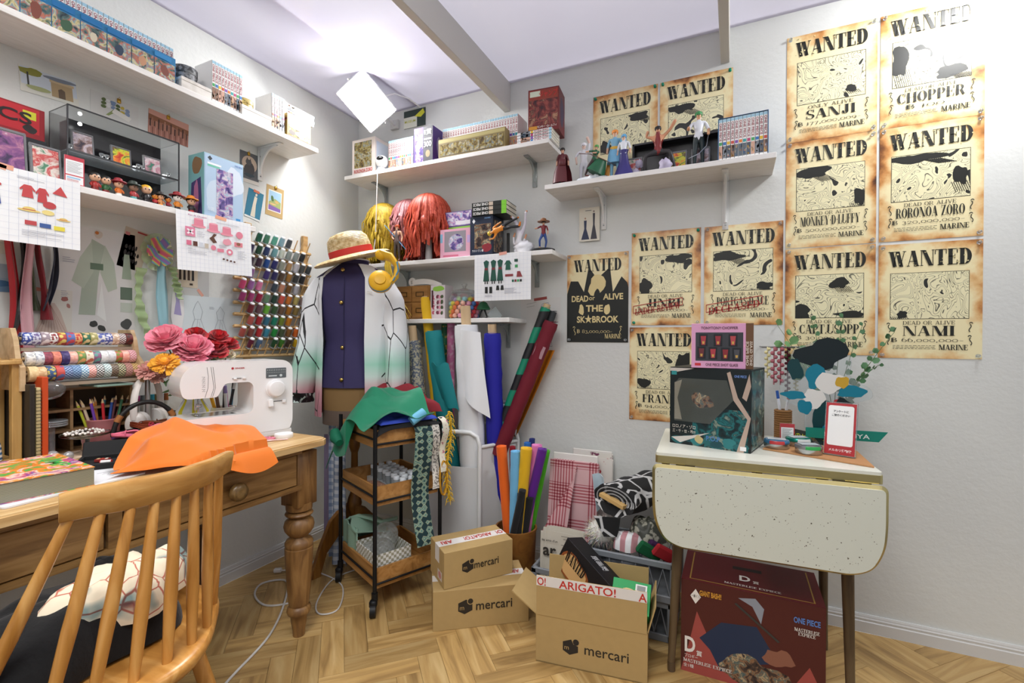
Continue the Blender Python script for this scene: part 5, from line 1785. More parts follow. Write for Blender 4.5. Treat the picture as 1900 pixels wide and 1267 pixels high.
MB().lathe([(.041,.035),(.042,.036),(.042,.061),(.039,.064),(0,.064)],32).build('lid',speck('dark_speckled_lid', '#3c3e40', '#7c8082',90),t)
t=thing('round_tin', 'gold patterned round tin on the peach marbled box', 'tin',(-1.955,1.372,Z1+.0495),0)
MB().lathe([(0,0),(.036,0),(.036,.04),(0,.04)],32).build('body',speck('gold_tin', '#8f7a3a', '#c4b070',90),t)
MB().lathe([(.037,.026),(.038,.027),(.038,.046),(.035,.049),(0,.049)],32).build('lid',speck('gold_tin_lid', '#7c6a32', '#b8a462',90),t)
for i in range(10):
 book((-1.955,1.198+.0065+i*.0128,Z1),LF,.0124,.112,.172, 'one',i, '%s comic from the left in the ten between the two marbled boxes' % ORD[i], 'ten comics on the upper left shelf')
for i in range(5):
 book((-1.955,1.468+.0065+i*.0135,Z1),LF,.0128,.112,.168, 'one',(i+3) % 8, '%s comic from the left beside the boxed figure with a window' % ORD[i], 'five comics on the upper left shelf')
wb=[('p', 'front',rect(.05,.12,.95,.9),A_GOLD),('p', 'front',[(.08,.45),(.6,.45),(.72,.88),(.08,.88)], '#8d8f8e'),('p', 'front',rect(0,0,1,.1), '#5c2420'),
 ('p', 'front',blob(.3,.65,.16,.16,4), '#d9b78a'),('p', 'front',blob(.55,.28,.2,.12,5), '#d8d4ca'),('p', 'front',blob(.2,.25,.12,.1,6), '#3c2a20'),('p', 'front',rect(.72,.7,.96,.88), '#d9c23a'),
 ('p', 'right',rect(.1,.1,.9,.9), '#c9bb9a'),('p', 'left',rect(.15,.1,.85,.75), '#cfc6b6'),('p', 'left',rect(.0,.72,1,.8), '#7a2c28')]
pack('figure_box', 'small tan figure box with a window at the shelf end', 'box',(-1.945,1.612,Z1),LF,(.135,.105,.112), '#b99a52',wb)
for i in range(4):
 book((-1.968,1.628+.004*(i % 2),Z1+.1135+.0066+.0134*i),0,.013,.112,.172, 'one',(i*3) % 8, '%s comic from the bottom lying on the tan figure box' % ORD[i], 'comics lying on the tan box',rot=(Matrix.Rotation(PI/2,3, 'Z') @ Matrix.Rotation(PI/2,3, 'Y')).to_euler())
 o=[x for x in scene.objects if x.name.startswith('comic_book')][-1]
 o.location=(-1.968,1.628-.086+.004*(i % 2),o.location.z)

# --- lower left shelf
Z2=1.5942
redp=[('p', 'front',rect(0,.18,.95,.95), '#b5202a'),('t', 'front', 'MALCS',.48,.42,.36,.8, '#241414',.02),('p', 'front',rect(.8,.6,.92,.85), '#c9c832'),('p', 'front',blob(.86,.3,.06,.12,2), '#241c1c'),('p', 'front',blob(.1,.22,.14,.14,3,16,.5), '#4a5a52')]
pack('red_package', 'red and black flat package standing high at the left', 'package',(-2.03,.60,Z2+.142),LF,(.26,.05,.10), '#8e1820',redp)
pack('black_case_box', 'wide black frame box under the red package', 'box',(-2.03,.59,Z2),LF,(.28,.075,.1415), '#1c1e24',[('p', 'front',rect(.05,.08,.95,.9), '#15161a')])
def card_case(loc,w,h,label,art,rz=LF,tilt=-.12):
 t=thing('card_case',label, 'card',loc,rot=(tilt,0,rz))
 MB().box((0,0,h/2),(w,.007,h),0,None,.0015).build('case',mat('#f2f4f5',.05,trans=.85),t)
 MB().box((0,-.0042,h/2),(w*.82,.0006,h*.82)).build('card',art,t)
 mb=MB()
 for s in (-1,1):
  mb.box((s*w*.45,-.004,h/2),(w*.06,.002,h*.96))
  mb.box((0,-.004,h/2+s*h*.46),(w*.92,.002,h*.05))
 mb.build('border',mat('#8f8f92',.2,trans=.4),t)
 return t
AR1=art('purple_card_art',[(.35, '#3a2c4c'),(.5, '#7a4a7c'),(.6, '#a8708a'),(.7, '#cfc2cc')])
AR2=art('red_green_card_art',[(.35, '#4f7f62'),(.45, '#d8d0c6'),(.55, '#b8363a'),(.65, '#d9b0a0'),(.72, '#e8e4dc')])
AR3=art('grey_card_art',[(.35, '#3c3440'),(.47, '#8a6f6a'),(.56, '#c9bcc4'),(.66, '#6a5f84')])
AR4=art('holo_card_art',[(.35, '#c23a20'),(.45, '#e8862c'),(.52, '#c9d832'),(.58, '#4a3a2a'),(.7, '#d8a05a')])
AR5=art('pink_green_card_art',[(.35, '#2f7a62'),(.45, '#c98a9a'),(.55, '#e2d6d8'),(.65, '#5a3f6a')])
card_case((-1.915,.620,Z2),.078,.13, 'cased trading card with purple art at the far left',AR1)
card_case((-1.912,.700,Z2),.074,.108, 'cased trading card with red and green art',AR2)
info=[('p', 'front',rect(0,0,1,1), '#bd3a48'),('p', 'front',rect(.06,.34,.94,.86), '#eef0f2'),('p', 'front',rect(.06,.04,.94,.3), '#f2f2f2'),('p', 'front',rect(.12,.2,.8,.26), '#9cc4e0')]
for k in range(8):
 info.append(('p', 'front',rect(.12,.78-k*.05,.88-.1*(k % 3),.795-k*.05), '#a8a8ac'))
for k in range(3):
 info.append(('p', 'front',rect(.12,.16-k*.04,.7,.175-k*.04), '#c97a82'))
pack('info_card', 'red and white notice card on the lower left shelf', 'card',(-1.886,.757,Z2),LF,(.05,.002,.088), '#d8d8da',info,bev=0,body='card')
dc=thing('display_case', 'clear acrylic display case with black back on the left shelf', 'display case',(-1.99,.925,Z2),LF)
cw_,cd_2,chh=.335,.125,.265
ACR=mat('#f5f8f9',.04,trans=.95)
MB().box((0,cd_2/2-.002,chh/2),(cw_,.004,chh)).build('back_panel',mat('#14151a',.25),dc)
for s in (-1,1):
 MB().box((s*(cw_/2-.0015),0,chh/2),(.003,cd_2-.008,chh)).build('side_panel',ACR,dc)
MB().box((0,0,chh-.0015),(cw_-.006,cd_2-.008,.003)).build('top_panel',ACR,dc)
MB().box((0,0,.0015),(cw_-.006,cd_2-.008,.003)).build('bottom_panel',mat('#cfd6d8',.1),dc)
MB().box((0,.004,.122),(cw_-.008,cd_2-.02,.004)).build('inner_shelf',mat('#dfe8ec',.08,trans=.6),dc)
fm_=MB()
for x in (-1,1):
 fm_.box((x*(cw_/2),-cd_2/2+.004,chh/2),(.003,.003,chh))
fm_.box((0,-cd_2/2+.004,chh),(cw_,.003,.003))
fm_.box((0,-cd_2/2+.004,.122),(cw_,.004,.006))
fm_.build('edge_frame',mat('#26282c',.3),dc)
for x in (-.10,.06,.16):
 MB().lathe([(0,0),(.0055,0),(.006,.003),(.003,.005),(0,.0055)],12,0,(x,.03,chh-.02 if x<0 else .15),R3(PI/2)).build('light_spot',mat('#ffffff',.3,emit=6),dc)
for k,(x,a,lb) in enumerate(((-.105,AR3, 'grey trading card on the left in the display case'),(.005,AR4, 'orange holographic trading card in the middle of the display case'),(.105,AR5, 'pink and green trading card on the right in the display case'))):
 p=R3(0,0,LF) @ Vector((x,-.005,.1245))
 card_case((-1.99+p.x,.925+p.y,Z2+p.z),.062,.075 if k else .085,lb,a)
_pk=0
for x in (-.145,-.06,-.045,.05,.065,.15):
 p=R3(0,0,LF) @ Vector((x,-.02,.1245))
 o=MB().lathe([(0,0),(.009,0),(.009,.002),(.004,.004),(.004,.016),(.007,.02),(.007,.026),(0,.027)],14).build('acrylic_peg',mat('#eef2f4',.05,trans=.9),None,(-1.99+p.x,.925+p.y,Z2+p.z))
 tag(o, '%s clear acrylic peg from the left in the display case' % ORD[_pk], 'peg', 'acrylic pegs in the display case')
 _pk+=1
def chibi(label,y,cols,hat=None,s=1.,x=-1.905,turn=0.):
 """small squat toy figure: skin, hair, top, bottom colours"""
 t=thing('toy_figure',label, 'toy figure',(x,y,Z2),LF+turn, 'small toy figures on the left shelf')
 sk,ha,tp_,bt=cols
 b=MB()
 b.lathe([(0,0),(.0085,0),(.0095,.006),(.008,.012)],14,1)
 b.lathe([(.0085,.011),(.0095,.018),(.007,.026),(.004,.029)],14,0)
 for sgn in (-1,1):
  b.tube([(sgn*.006,0,.026),(sgn*.012,-.003,.019),(sgn*.011,-.008,.014)],[.0035,.003,.0025],7,0)
 b.build('body',[mat(tp_,.4),mat(bt,.4)],t)
 hd=MB().ell((0,0,.041),(.0135,.0125,.0125),18,12)
 h_=hd.build('head',mat(sk,.4),t)
 e=MB()
 for sgn in (-1,1):
  e.ell((sgn*.0048,-.0120,.041),(.0018,.0008,.0026),8,5)
 e.build('eyes',mat('#241c1a',.3),h_)
 MB().ell((0,.0025,.0455),(.0145,.0135,.0120),16,8,fn=lambda d: 1+.09*math.sin(8*math.atan2(d.y,d.x)+2)*(1-abs(d.z))).build('hair',mat(ha,.5),t)
 if hat:
  MB().lathe([(0,.0505),(.024,.049),(.0235,.051),(.0125,.053),(.0115,.061),(.006,.064),(0,.0645)],18,0,(0,.002,0)).build('hat',mat(hat,.5),t)
 t.scale=(s,s,s)
 return t
for y,cols,hat,s,lb in [
 (.818,(SKIN, '#1a1714', '#a02a26', '#7a1f1c'),None,1.1, 'small toy figure in red with black hair, first in the row'),
 (.848,(SKIN, '#171514', '#2f5a34', '#7a2022'),None,1.05, 'small toy figure in green with black hair'),
 (.884,(SKIN, '#9c2a30', '#d2702c', '#e2e0da'), '#9c2a34',1., 'small toy figure with a dark red hat and orange shirt'),
 (.928,('#8c6a55', '#3c4a40', '#a83a3c', '#4f9a9a'), '#38443c',1.05, 'small toy figure with a dark green hat and red coat'),
 (.968,(SKIN, '#e2a82a', '#201d1e', '#2a2426'),None,1.15, 'small toy figure with yellow hair and black suit'),
 (.996,('#d8822a', '#1d1a1a', '#b02a30', '#24201f'),None,.75, 'tiny dark toy figure with a red shirt'),
 (1.014,('#d9a27a', '#2a2422', '#c98a55', '#e2902c'), '#2c2826',.85, 'squat toy figure with a small dark hat'),
 (1.040,('#cf7a2c', '#1d1a1c', '#8c1f2c', '#1c1a1a'),None,.75, 'tiny toy figure in dark red between two hats'),
 (1.072,('#e8e2da', '#1f1c1d', '#d2822c', '#2a2224'), '#96242a',1.1, 'small toy figure with a broad dark red hat'),
 (1.122,(SKIN, '#1c1a1a', '#2a2426', '#a8282c'), '#e08a24',1.1, 'small toy figure with an orange hat by the big box')]:
 chibi(lb,y,cols,hat,s,turn=.25*math.sin(y*50))
bigb=[('p', 'front',rect(.02,.02,.98,.98), '#a9c3dc'),('p', 'front',blob(.3,.35,.3,.3,7,20,.3), '#c2d3e4'),('p', 'front',blob(.75,.65,.25,.25,9,20,.3), '#cfdbe8'),
  ('p', 'front',[(.08,.93),(.14,.97),(.2,.93),(.14,.89)], '#2c3038'),('p', 'front',rect(.08,.80,.38,.83), '#6fc2a8'),('p', 'front',rect(.08,.835,.42,.865), '#e8eef2'),
  ('p', 'front',rect(.3,.03,.72,.80),A_LILAC),
  ('t', 'front', 'ONE PIECE',.86,.92,.03,.2, '#2f5fa0',.02),('t', 'front','D\u8cde', .16, .10, .06, None, '#dfe8f0', .0), ('p', 'front', rect(.8, .03, .92, .07), '#3f8fc8'),
  ('p', 'left',rect(0,0,1,1), '#7fb6b8'),('p', 'left',[(.1,0),(.9,0),(.8,.62),(.2,.55)], '#43386c'),('p', 'left',blob(.5,.3,.16,.3,3), '#b56f96'),('p', 'left',blob(.55,.82,.3,.14,6), '#8a6a4a')]
pack('figure_box', 'large pale blue figure box at the end of the lower left shelf', 'box',(-1.935,1.240,Z2),LF,(.163,.10,.250), '#9fc0d4',bigb)

# --- cards, sheets and ribbons on the left wall
def lsheet(name,label,cat,y,z,w,h,col,prints=(),tilt=0.,x=XL+.0012,body='paper',m=None):
 return pack(name,label,cat,(x,y,z),0,(w,.0008,h),col,prints,bev=0,body=body,rot=(Matrix.Rotation(PI/2,3, 'Z') @ Matrix.Rotation(tilt,3, 'Y')).to_euler(),body_mat=m,rough=.6)
def clipm(loc,parent=None):
 o=MB().box((0,0,0),(.012,.005,.016),0,None,.001).tube([(-.004,-.003,.006),(0,-.004,.014),(.004,-.003,.006)],.0008,5).build('clip',mat('#b8923c',.3,1.),parent,loc)
 return o
a=lsheet('postcard', 'watercolour postcard of a stone arch', 'postcard',.775,1.915,.150,.082, '#d6d6cc',[('p', 'front',rect(.02,.3,.98,.98), '#c9d2dc'),('p', 'front',[(.52,.12),(.9,.12),(.9,.72),(.52,.72)], '#b09a76'),('p', 'front',rect(.5,.68,.93,.78), '#c4b08c'),('p', 'front',[(.64,.12),(.76,.12),(.76,.45),(.7,.52),(.64,.45)], '#6a5a4a'),('p', 'front',blob(.2,.85,.22,.14,3,16,.5), '#8a8a3c'),('p', 'front',rect(.12,.2,.15,.8), '#3c3c3a'),('p', 'front',blob(.3,.25,.2,.1,8,14,.4), '#a5ab7a'),('p', 'front',blob(.7,.85,.28,.09,12,14,.4), '#7a8290')],-.08)
a=lsheet('postcard', 'white postcard with a painted flower bouquet', 'postcard',.957,1.920,.150,.080, '#cfcfcc',[('p', 'front',[(.3,.1),(.36,.1),(.6,.55),(.5,.55)], '#8a9a62')]+[('p', 'front',blob(.25+.1*(i % 6),.45+.08*((i*7) % 5),.05,.08,i,10,.5),('#5f7046', '#e2e4e4', '#7a8fb0', '#4f6238', '#c9b24a', '#8a9ab8')[i % 6]) for i in range(16)]+[('p', 'front',[(.42,.3),(.78,.12),(.84,.32),(.48,.52)], '#e4e2dc')])
clipm((.01,-.003,.075),a)
a=lsheet('postcard', 'pink sepia postcard of a city street', 'postcard',1.139,1.916,.150,.096, '#b07a6a',[('p', 'front',rect(0,.72,1,1), '#d09a8a'),('p', 'front',[(0,.55),(.5,.62),(1,.5),(1,.72),(0,.8)], '#8f5f44')]+[('p', 'front',rect(.03+i*.05,.3+.05*math.sin(i),.06+i*.05,.62+.08*math.sin(i*2)),('#4a3430', '#a5745c', '#5c4238', '#c08a74')[i % 4]) for i in range(19)]+[('p', 'front',rect(.02+i*.07,.02,.04+i*.07,.3),('#c9988a', '#7a5048')[i % 2]) for i in range(14)],.03)
clipm((-.005,-.003,.09),a)
a=lsheet('art_card', 'grey art card with a cat sketch behind the bracket', 'card',1.492,1.847,.096,.144, '#5f6266',[('p', 'front',disc(.5,.62,.4,.27), '#c4b2a0'),('p', 'front',blob(.5,.42,.26,.25,5,18,.2), '#4a4a4c'),('p', 'front',blob(.45,.68,.15,.1,6,14,.2), '#55565a'),('p', 'front',[(.33,.74),(.38,.84),(.43,.75)], '#4a4a4c'),('p', 'front',[(.5,.75),(.56,.83),(.58,.72)], '#4a4a4c'),('p', 'front',rect(0,0,1,.12), '#d6d2ca'),('p', 'front',blob(.5,.26,.3,.06,9), '#3a4a52')])
clipm((-.005,-.003,.137),a)
a=lsheet('art_card', 'teal card with a pale column shape', 'card',1.505,1.682,.080,.140, '#2f7a96',[('p', 'front',rect(0,0,1,.06), '#dfe2e0'),('p', 'front',[(.36,.08),(.66,.08),(.60,.5),(.62,.78),(.44,.8),(.40,.5)], '#ddd6c2'),('p', 'front',blob(.53,.86,.07,.05,3,12,.1), '#ddd6c2')],.17)
MB().box((0,-.002,.137),(.03,.001,.012)).build('washi_strip',mat('#d87a5c',.5),a)
a=lsheet('art_card', 'brown mounted card with a lavender field painting', 'card',1.624,1.720,.098,.150, '#b89c68',[('p', 'front',rect(.12,.16,.88,.86), '#e6e4dc'),('p', 'front',rect(.15,.19,.85,.83), '#9cc0d8'),('p', 'front',[(.15,.45),(.5,.6),(.85,.52),(.85,.19),(.15,.19)], '#9aa86a'),('p', 'front',[(.15,.36),(.85,.3),(.85,.19),(.15,.19)], '#7c5ca0'),('p', 'front',blob(.35,.58,.08,.1,4), '#4a6a3c'),('p', 'front',blob(.6,.5,.12,.05,7), '#c9a86a'),('p', 'front',blob(.4,.4,.2,.03,8), '#d8b07a')],.06)
clipm((0,-.003,.145),a)
GRIDC='#c3cadb'
def grid_lines(n,m_):
 return [('p', 'front',rect(i/n-.001,0,i/n+.001,1),GRIDC) for i in range(1,n)]+[('p', 'front',rect(0,j/m_-.001,1,j/m_+.001),GRIDC) for j in range(1,m_)]
def jot(x0,y0,w,n,col='#9a9aa6',seed=0,dy=.018):
 r=random.Random(seed)
 return [('p', 'front',rect(x0,y0-k*dy,x0+w*r.uniform(.5,1),y0-k*dy+.005),col) for k in range(n)]
def coat(cx,cy,w,h,col):
 return ('p', 'front',[(cx-w*.5,cy-h*.5),(cx+w*.5,cy-h*.5),(cx+w*.38,cy+h*.2),(cx+w*.62,cy),(cx+w*.66,cy+h*.15),(cx+w*.3,cy+h*.5),(cx-w*.3,cy+h*.5),(cx-w*.66,cy+h*.15),(cx-w*.62,cy),(cx-w*.38,cy+h*.2)],col)
def hatp(cx,cy,w,c1,c2):
 return [('p', 'front',disc(cx,cy,w,w*.22),c1),('p', 'front',disc(cx,cy+w*.18,w*.55,w*.42),c1),('p', 'front',rect(cx-w*.55,cy+w*.02,cx+w*.55,cy+w*.16),c2)]
s1=grid_lines(16,12)+jot(.55,.9,.2,2,seed=1)+[('p', 'front',disc(.38,.88,.05,.04), '#e8d48a'),coat(.38,.72,.11,.18, '#c0484a'),('p', 'front',[(.31,.48),(.45,.48),(.44,.63),(.32,.63)], '#3a5a9c'),coat(.62,.72,.08,.17, '#c0484a'),coat(.72,.70,.07,.2, '#bc4448'),('p', 'front',[(.79,.76),(.9,.74),(.85,.88)], '#c0484a'),('p', 'front',blob(.77,.58,.05,.05,3,12,.1), '#b84448')]+hatp(.63,.46,.08, '#e0c878', '#b85a4a')+[('p', 'front',disc(.76,.47,.045,.035), '#e6d488')]+hatp(.87,.40,.055, '#dcc070', '#b85a4a')+[('p', 'front',rect(.60,.26,.68,.32), '#b8484c'),('p', 'front',rect(.70,.25,.78,.31), '#3f5c98'),('p', 'front',rect(.80,.24,.88,.30), '#e0d24a')]+jot(.58,.18,.3,5,seed=2)+[('p', 'front',[(.3,.28),(.38,.28),(.4,.4),(.32,.4)], '#3f5c98')]+jot(.18,.5,.1,5,seed=4)+[('p', 'front',coat(.1,.72,.1,.18, '#c0484a')[2], '#c8585a')]
sh=lsheet('costume_sheet', 'squared paper with red and blue costume drawings at the left edge', 'paper',.605,1.388,.325,.212, '#eceef0',s1,.0,x=-1.876)
MB().box((-.02,-.001,.208),(.03,.0006,.014),0,R3(0,.2,0)).build('washi_strip',mat('#e0a58c',.5),sh)
MB().box((-.045,-.001,.214),(.11,.0006,.014),0,R3(0,.1,0)).build('washi_strip',mat('#e0a58c',.5),sh)
PK='#dc8296'
s2=grid_lines(18,14)+[('t', 'front', 'Plan de Chopper',.26,.925,.03,.24, '#a83a7a',.01)]
for cx,cy in ((.27,.83),(.46,.79),(.64,.77)):
 s2+=[('p', 'front',disc(cx,cy-.055,.09,.028), '#e295a4'),('p', 'front',[(cx-.06,cy-.05),(cx+.06,cy-.05),(cx+.055,cy+.07),(cx-.055,cy+.07)],PK),('p', 'front',disc(cx,cy+.07,.055,.015), '#e8a2b0')]
s2+=[('p', 'front',disc(.82,.74,.05,.065),PK),('p', 'front',rect(.10,.58,.22,.74), '#d8809c'),('s', 'front',strokes([(.125,.62),(.195,.70)],.025)+strokes([(.125,.70),(.195,.62)],.025), '#efe6ec')]
s2+=[('p', 'front',[(.40,.60),(.45,.52),(.50,.54),(.46,.62),(.5,.68),(.46,.69),(.43,.63)], '#5c3c2c'),('p', 'front',blob(.64,.58,.06,.06,3), '#e09aa8'),('p', 'front',rect(.74,.52,.86,.60), '#d8808c'),('p', 'front',disc(.80,.57,.03,.03), '#8a5a44')]
s2+=[('p', 'front',rect(.11,.43,.17,.51), '#d6708c'),('p', 'front',rect(.19,.425,.245,.505), '#5a3328'),('p', 'front',rect(.265,.42,.315,.50), '#cfd4dc'),('p', 'front',rect(.335,.415,.385,.495), '#c4b8a8'),('p', 'front',disc(.45,.44,.035,.045),PK),('p', 'front',rect(.50,.38,.59,.44),PK),('p', 'front',disc(.67,.40,.045,.058),PK),('p', 'front',disc(.67,.40,.02,.026), '#ece8ec')]
s2+=jot(.5,.90,.35,2,seed=6)+jot(.24,.68,.12,6,seed=7)+jot(.12,.38,.1,2,seed=8)+jot(.78,.44,.14,9,seed=9)+jot(.52,.50,.12,3,seed=5)+[('p', 'front',blob(.58+.05*i,.26-.01*i,.016,.018,i,8), '#5a3a30') for i in range(4)]+jot(.12,.33,.3,3,seed=10)
sh=lsheet('costume_sheet', 'squared paper with pink hat drawings taped to the lower left shelf', 'paper',1.206,1.373,.300,.224, '#eef0f2',s2,-.03,x=-1.876)
MB().box((.02,-.001,.222),(.045,.0006,.014),0,R3(0,.1,0)).build('washi_strip',mat('#e6a888',.5),sh)
# garment sketches behind
dress=lambda cx,y0,y1,w,col: ('p', 'front',[(cx-w,y0),(cx+w,y0),(cx+w*.25,(y0+y1)*.55),(cx+w*.35,y1),(cx-w*.35,y1),(cx-w*.25,(y0+y1)*.55)],col)
k1=[('p', 'front',[(.28,.2),(.48,.2),(.52,.55),(.6,.85),(.44,.9),(.34,.6)], '#a5b09f'),('p', 'front',[(.44,.88),(.3,.72),(.2,.5),(.34,.44),(.46,.6)], '#b0baa9'),('p', 'front',[(.6,.86),(.72,.7),(.76,.46),(.64,.42),(.54,.6)], '#b0baa9'),('p', 'front',rect(.42,.62,.58,.68), '#5f7460'),('p', 'front',[(.5,.2),(.62,.14),(.56,.5)], '#dfe0dc'),('p', 'front',blob(.52,.95,.05,.04,2,12,.2), '#c9bdb0'),
 ('p', 'front',blob(.46,.12,.05,.03,3), '#3a3c3a'),('p', 'front',blob(.56,.08,.05,.03,4), '#3a3c3a'),('p', 'front',rect(.8,.36,.96,.48), '#5f6f60'),('p', 'front',rect(.8,.24,.96,.33), '#b9c0b4'),('p', 'front',blob(.88,.12,.07,.05,5), '#4a4c4a'),('p', 'front',[(.82,.56),(.95,.56),(.92,.8),(.85,.8)], '#9aa894')]+jot(.1,.7,.15,3,seed=1)+jot(.08,.4,.1,4,seed=3)
o=lsheet('design_sketch', 'costume sketch of a green robe with sandals', 'sketch',.900,1.115,.24,.39, '#d2d0cd',k1)
MB().lathe([(.004,0),(.006,.002),(.004,.006),(0,.007)],10,0,(0,-.001,.375),R3(PI/2)).build('pin',mat('#c97a3a',.3),o)
o=lsheet('sketch_card', 'beige card of black garment sketches, hung askew', 'card',1.0,1.375,.082,.155, '#c9bba8',[('p', 'front',blob(.2+.13*(i % 5),.2+.16*(i // 5),.05,.06,i,10,.5), '#2a2624') for i in range(14)]+[('p', 'front',rect(.5,.93,.95,.97), '#a83a3a')],.2)
MB().box((-.03,-.001,.13),(.014,.0005,.012)).build('washi_strip',mat('#c87a7a',.5),o)
lsheet('sketch_card', 'beige card showing rows of dark boots under the pink hat sheet', 'card',1.212,1.325,.085,.10, '#cfc2ae',[('p', 'front',[(.1+.2*i,.3),(.22+.2*i,.3),(.2+.2*i,.95),(.12+.2*i,.95)],('#3a2e28', '#2c2624', '#4a3a30', '#2a2a2e')[i]) for i in range(4)]+[('p', 'front',rect(.6,.1,.75,.18), '#3a302a')])
o=lsheet('clear_sleeve', 'clear plastic sleeve behind the boot card', 'sleeve',1.235,1.262,.135,.165, '#d8d8d6',[],m=mat('#dcdddd',.15,trans=.3),x=XL+.0006)
MB().box((.03,-.001,.045),(.035,.0005,.012),0,R3(0,.9,0)).build('washi_strip',mat('#d8a090',.5),o)
k2=[]
for cx,w,h0 in ((.28,.14,.9),(.62,.13,.82)):
 k2+=[('s', 'front',strokes([(cx-w,.2),(cx-w*.3,.55),(cx-w*.5,.7),(cx-.03,h0-.06),(cx,h0),(cx+.03,h0-.06),(cx+w*.5,.7),(cx+w*.3,.55),(cx+w,.2),(cx-w,.2)],.004)+strokes([(cx-w*.3,.55),(cx+w*.3,.55)],.004)+strokes([(cx,.55),(cx-.03,.2)],.003)+strokes([(cx+.02,.5),(cx+.06,.2)],.003), '#7f868c')]
lsheet('design_sketch', 'pale blue sheet with two line drawn gowns above the bouquet', 'sketch',1.318,1.07,.29,.222, '#c9d1d4',k2+jot(.45,.8,.1,3, '#8f969c',3))
k3=[('p', 'front',[(.05,.02),(.95,.02),(.7,.55),(.55,.72),(.35,.72),(.25,.5)], '#c2aea2'),('s', 'front',[q for i in range(9) for q in strokes([(.45,.68),(.1+.1*i,.05)],.006)], '#94655a'),('p', 'front',blob(.8,.82,.09,.05,3), '#9a5f58'),('p', 'front',blob(.9,.68,.05,.05,4), '#a5736a')]+jot(.72,.92,.2,1,seed=2)
o=lsheet('design_sketch', 'torn sheet with a brown ball gown sketch above the tape rack', 'sketch',.775,1.110,.105,.165, '#d0ccc2',k3,.02,x=XL+.0024)
MB().box((-.03,-.001,.16),(.045,.0005,.012),0,R3(0,.1,0)).build('washi_strip',mat('#d8907c',.5),o)
# slim cut-out paper doll in a purple dress
pd=thing('paper_cutout', 'slim paper cut-out figure in a lilac dress beside the teal ribbon', 'paper',(XL+.002,1.172,1.13),0,rot=(0,0,LF))
MB().prism([(-.012,0),(.014,0),(.026,.08),(.024,.15),(.018,.19),(.012,.218),(-.010,.218),(-.02,.16),(-.026,.07)],(0,-.0008,0),(1,0,0),(0,0,1),.0008).build('paper',mat('#d9d6d6',.7),pd)
MB().flat([(-.014,.08),(.016,.075),(.008,.135),(.012,.17),(-.01,.17),(-.006,.135)],(0,-.0018,0),(1,0,0),(0,0,1)).build('dress_print',mat('#9a90b8',.7),pd)
MB().flat(blob(0,.2,.012,.016,2,12,.2),(0,-.0018,0),(1,0,0),(0,0,1)).build('hair_print',mat('#2c2a30',.7),pd)
lsheet('postcard', 'blue grey seascape postcard at the far left', 'postcard',.655,1.255,.06,.088, '#8fa0b0',[('p', 'front',rect(0,0,1,.35), '#5f7d9a'),('p', 'front',blob(.4,.3,.5,.12,3), '#3f6488'),('p', 'front',rect(0,.5,1,1), '#9aa6b2')])
lsheet('note_card', 'small cream note card at the far left', 'card',.655,1.375,.055,.05, '#d3cfc2',jot(.15,.7,.6,4,seed=3))
def ribbon(name,label,y,z0,z1,w,col,x=-2.06,sway=.02,seed=1,m=None,top=None):
 r=random.Random(seed)
 p1,p2=r.uniform(0,6),r.uniform(0,6)
 def fn(u,v):
  z=z1+(z0-z1)*v
  return (x+.012*math.sin(p1+7*v+2*u)*v+.008*math.sin(PI*2*u+p2),y+(u-.5)*w*(.55+.45*min(1,v*2.5)-.25*math.sin(3.3*v))+sway*math.sin(p2+3*v),z)
 return drape(name,label, 'ribbon',fn,8,26,m or mat(col,.45,sheen=.3),.0012)
ribbon('satin_ribbon', 'bright red ribbon hanging at the far left',.672,1.06,1.42,.035, '#a8141e',seed=2,sway=.012)
ribbon('satin_ribbon', 'pale pink ribbon hanging beside the tape rack',.712,1.0,1.42,.034, '#c99aa2',seed=3,x=-2.045,sway=.012)
ribbon('satin_ribbon', 'black ribbon hanging behind the red one',.690,1.12,1.42,.03, '#1c1818',seed=4,x=-2.066,sway=.014)
ribbon('satin_ribbon', 'dark green ribbon hanging at the left',.722,1.2,1.42,.03, '#4a5238',seed=5,x=-2.068,sway=.01)
ribbon('satin_ribbon', 'wine red ribbon hanging right of the pink one',.744,1.17,1.42,.024, '#7a1420',seed=6,x=-2.055,sway=.012)
ribbon('satin_ribbon', 'navy ribbon at the right of the ribbon bunch',.762,1.2,1.42,.022, '#1e2236',seed=7,x=-2.062,sway=.016)
# rainbow rosette
ro=thing('rainbow_rosette', 'rainbow ribbon rosette with iridescent frill on the left wall', 'rosette',(-2.06,1.085,1.45),LF)
RB=['#d8587c', '#e0866a', '#d9d06a', '#8fc27a', '#6fb8c4', '#7a86c4', '#a478b8']
for k in range(7):
 a=-PI*.95+k*PI*.32
 mb=MB()
 mb.grid(lambda u,v: (math.cos(a)*(.006+.040*math.sin(PI*v))+(u-.5)*.03*-math.sin(a),-.006-.018*math.sin(PI*v*.9)+.004*k*.2,math.sin(a)*(.006+.052*math.sin(PI*v))+(u-.5)*.03*math.cos(a)),7,12,0,.0008)
 o=mb.build('loop',nodes_mat('rainbow_ribbon',lambda nt,b,new,link: (lambda tc,w,r: (w.inputs.__getitem__('Scale').__setattr__('default_value',9),setattr(w, 'bands_direction', 'DIAGONAL'),w.inputs.__getitem__('Distortion').__setattr__('default_value',1.),link(tc.outputs['Object'],w.inputs['Vector']),link(w.outputs['Fac'],r.inputs[0]),link(r.outputs[0],b.inputs['Base Color'])))(new('TexCoord'),new('TexWave'),ramp(new,[(i/6,c) for i,c in enumerate(RB)]))),ro)
FRILL=mat('#cfe8b0',.15,trans=.55,alpha=.75)
mb=MB()
mb.grid(lambda u,v: ((.03+.03*v)*math.cos(2*PI*u)+.004,.004-.006*math.sin(20*PI*u)*v,(.04+.035*v)*math.sin(2*PI*u)),90,3)
mb.build('frill',FRILL,ro)
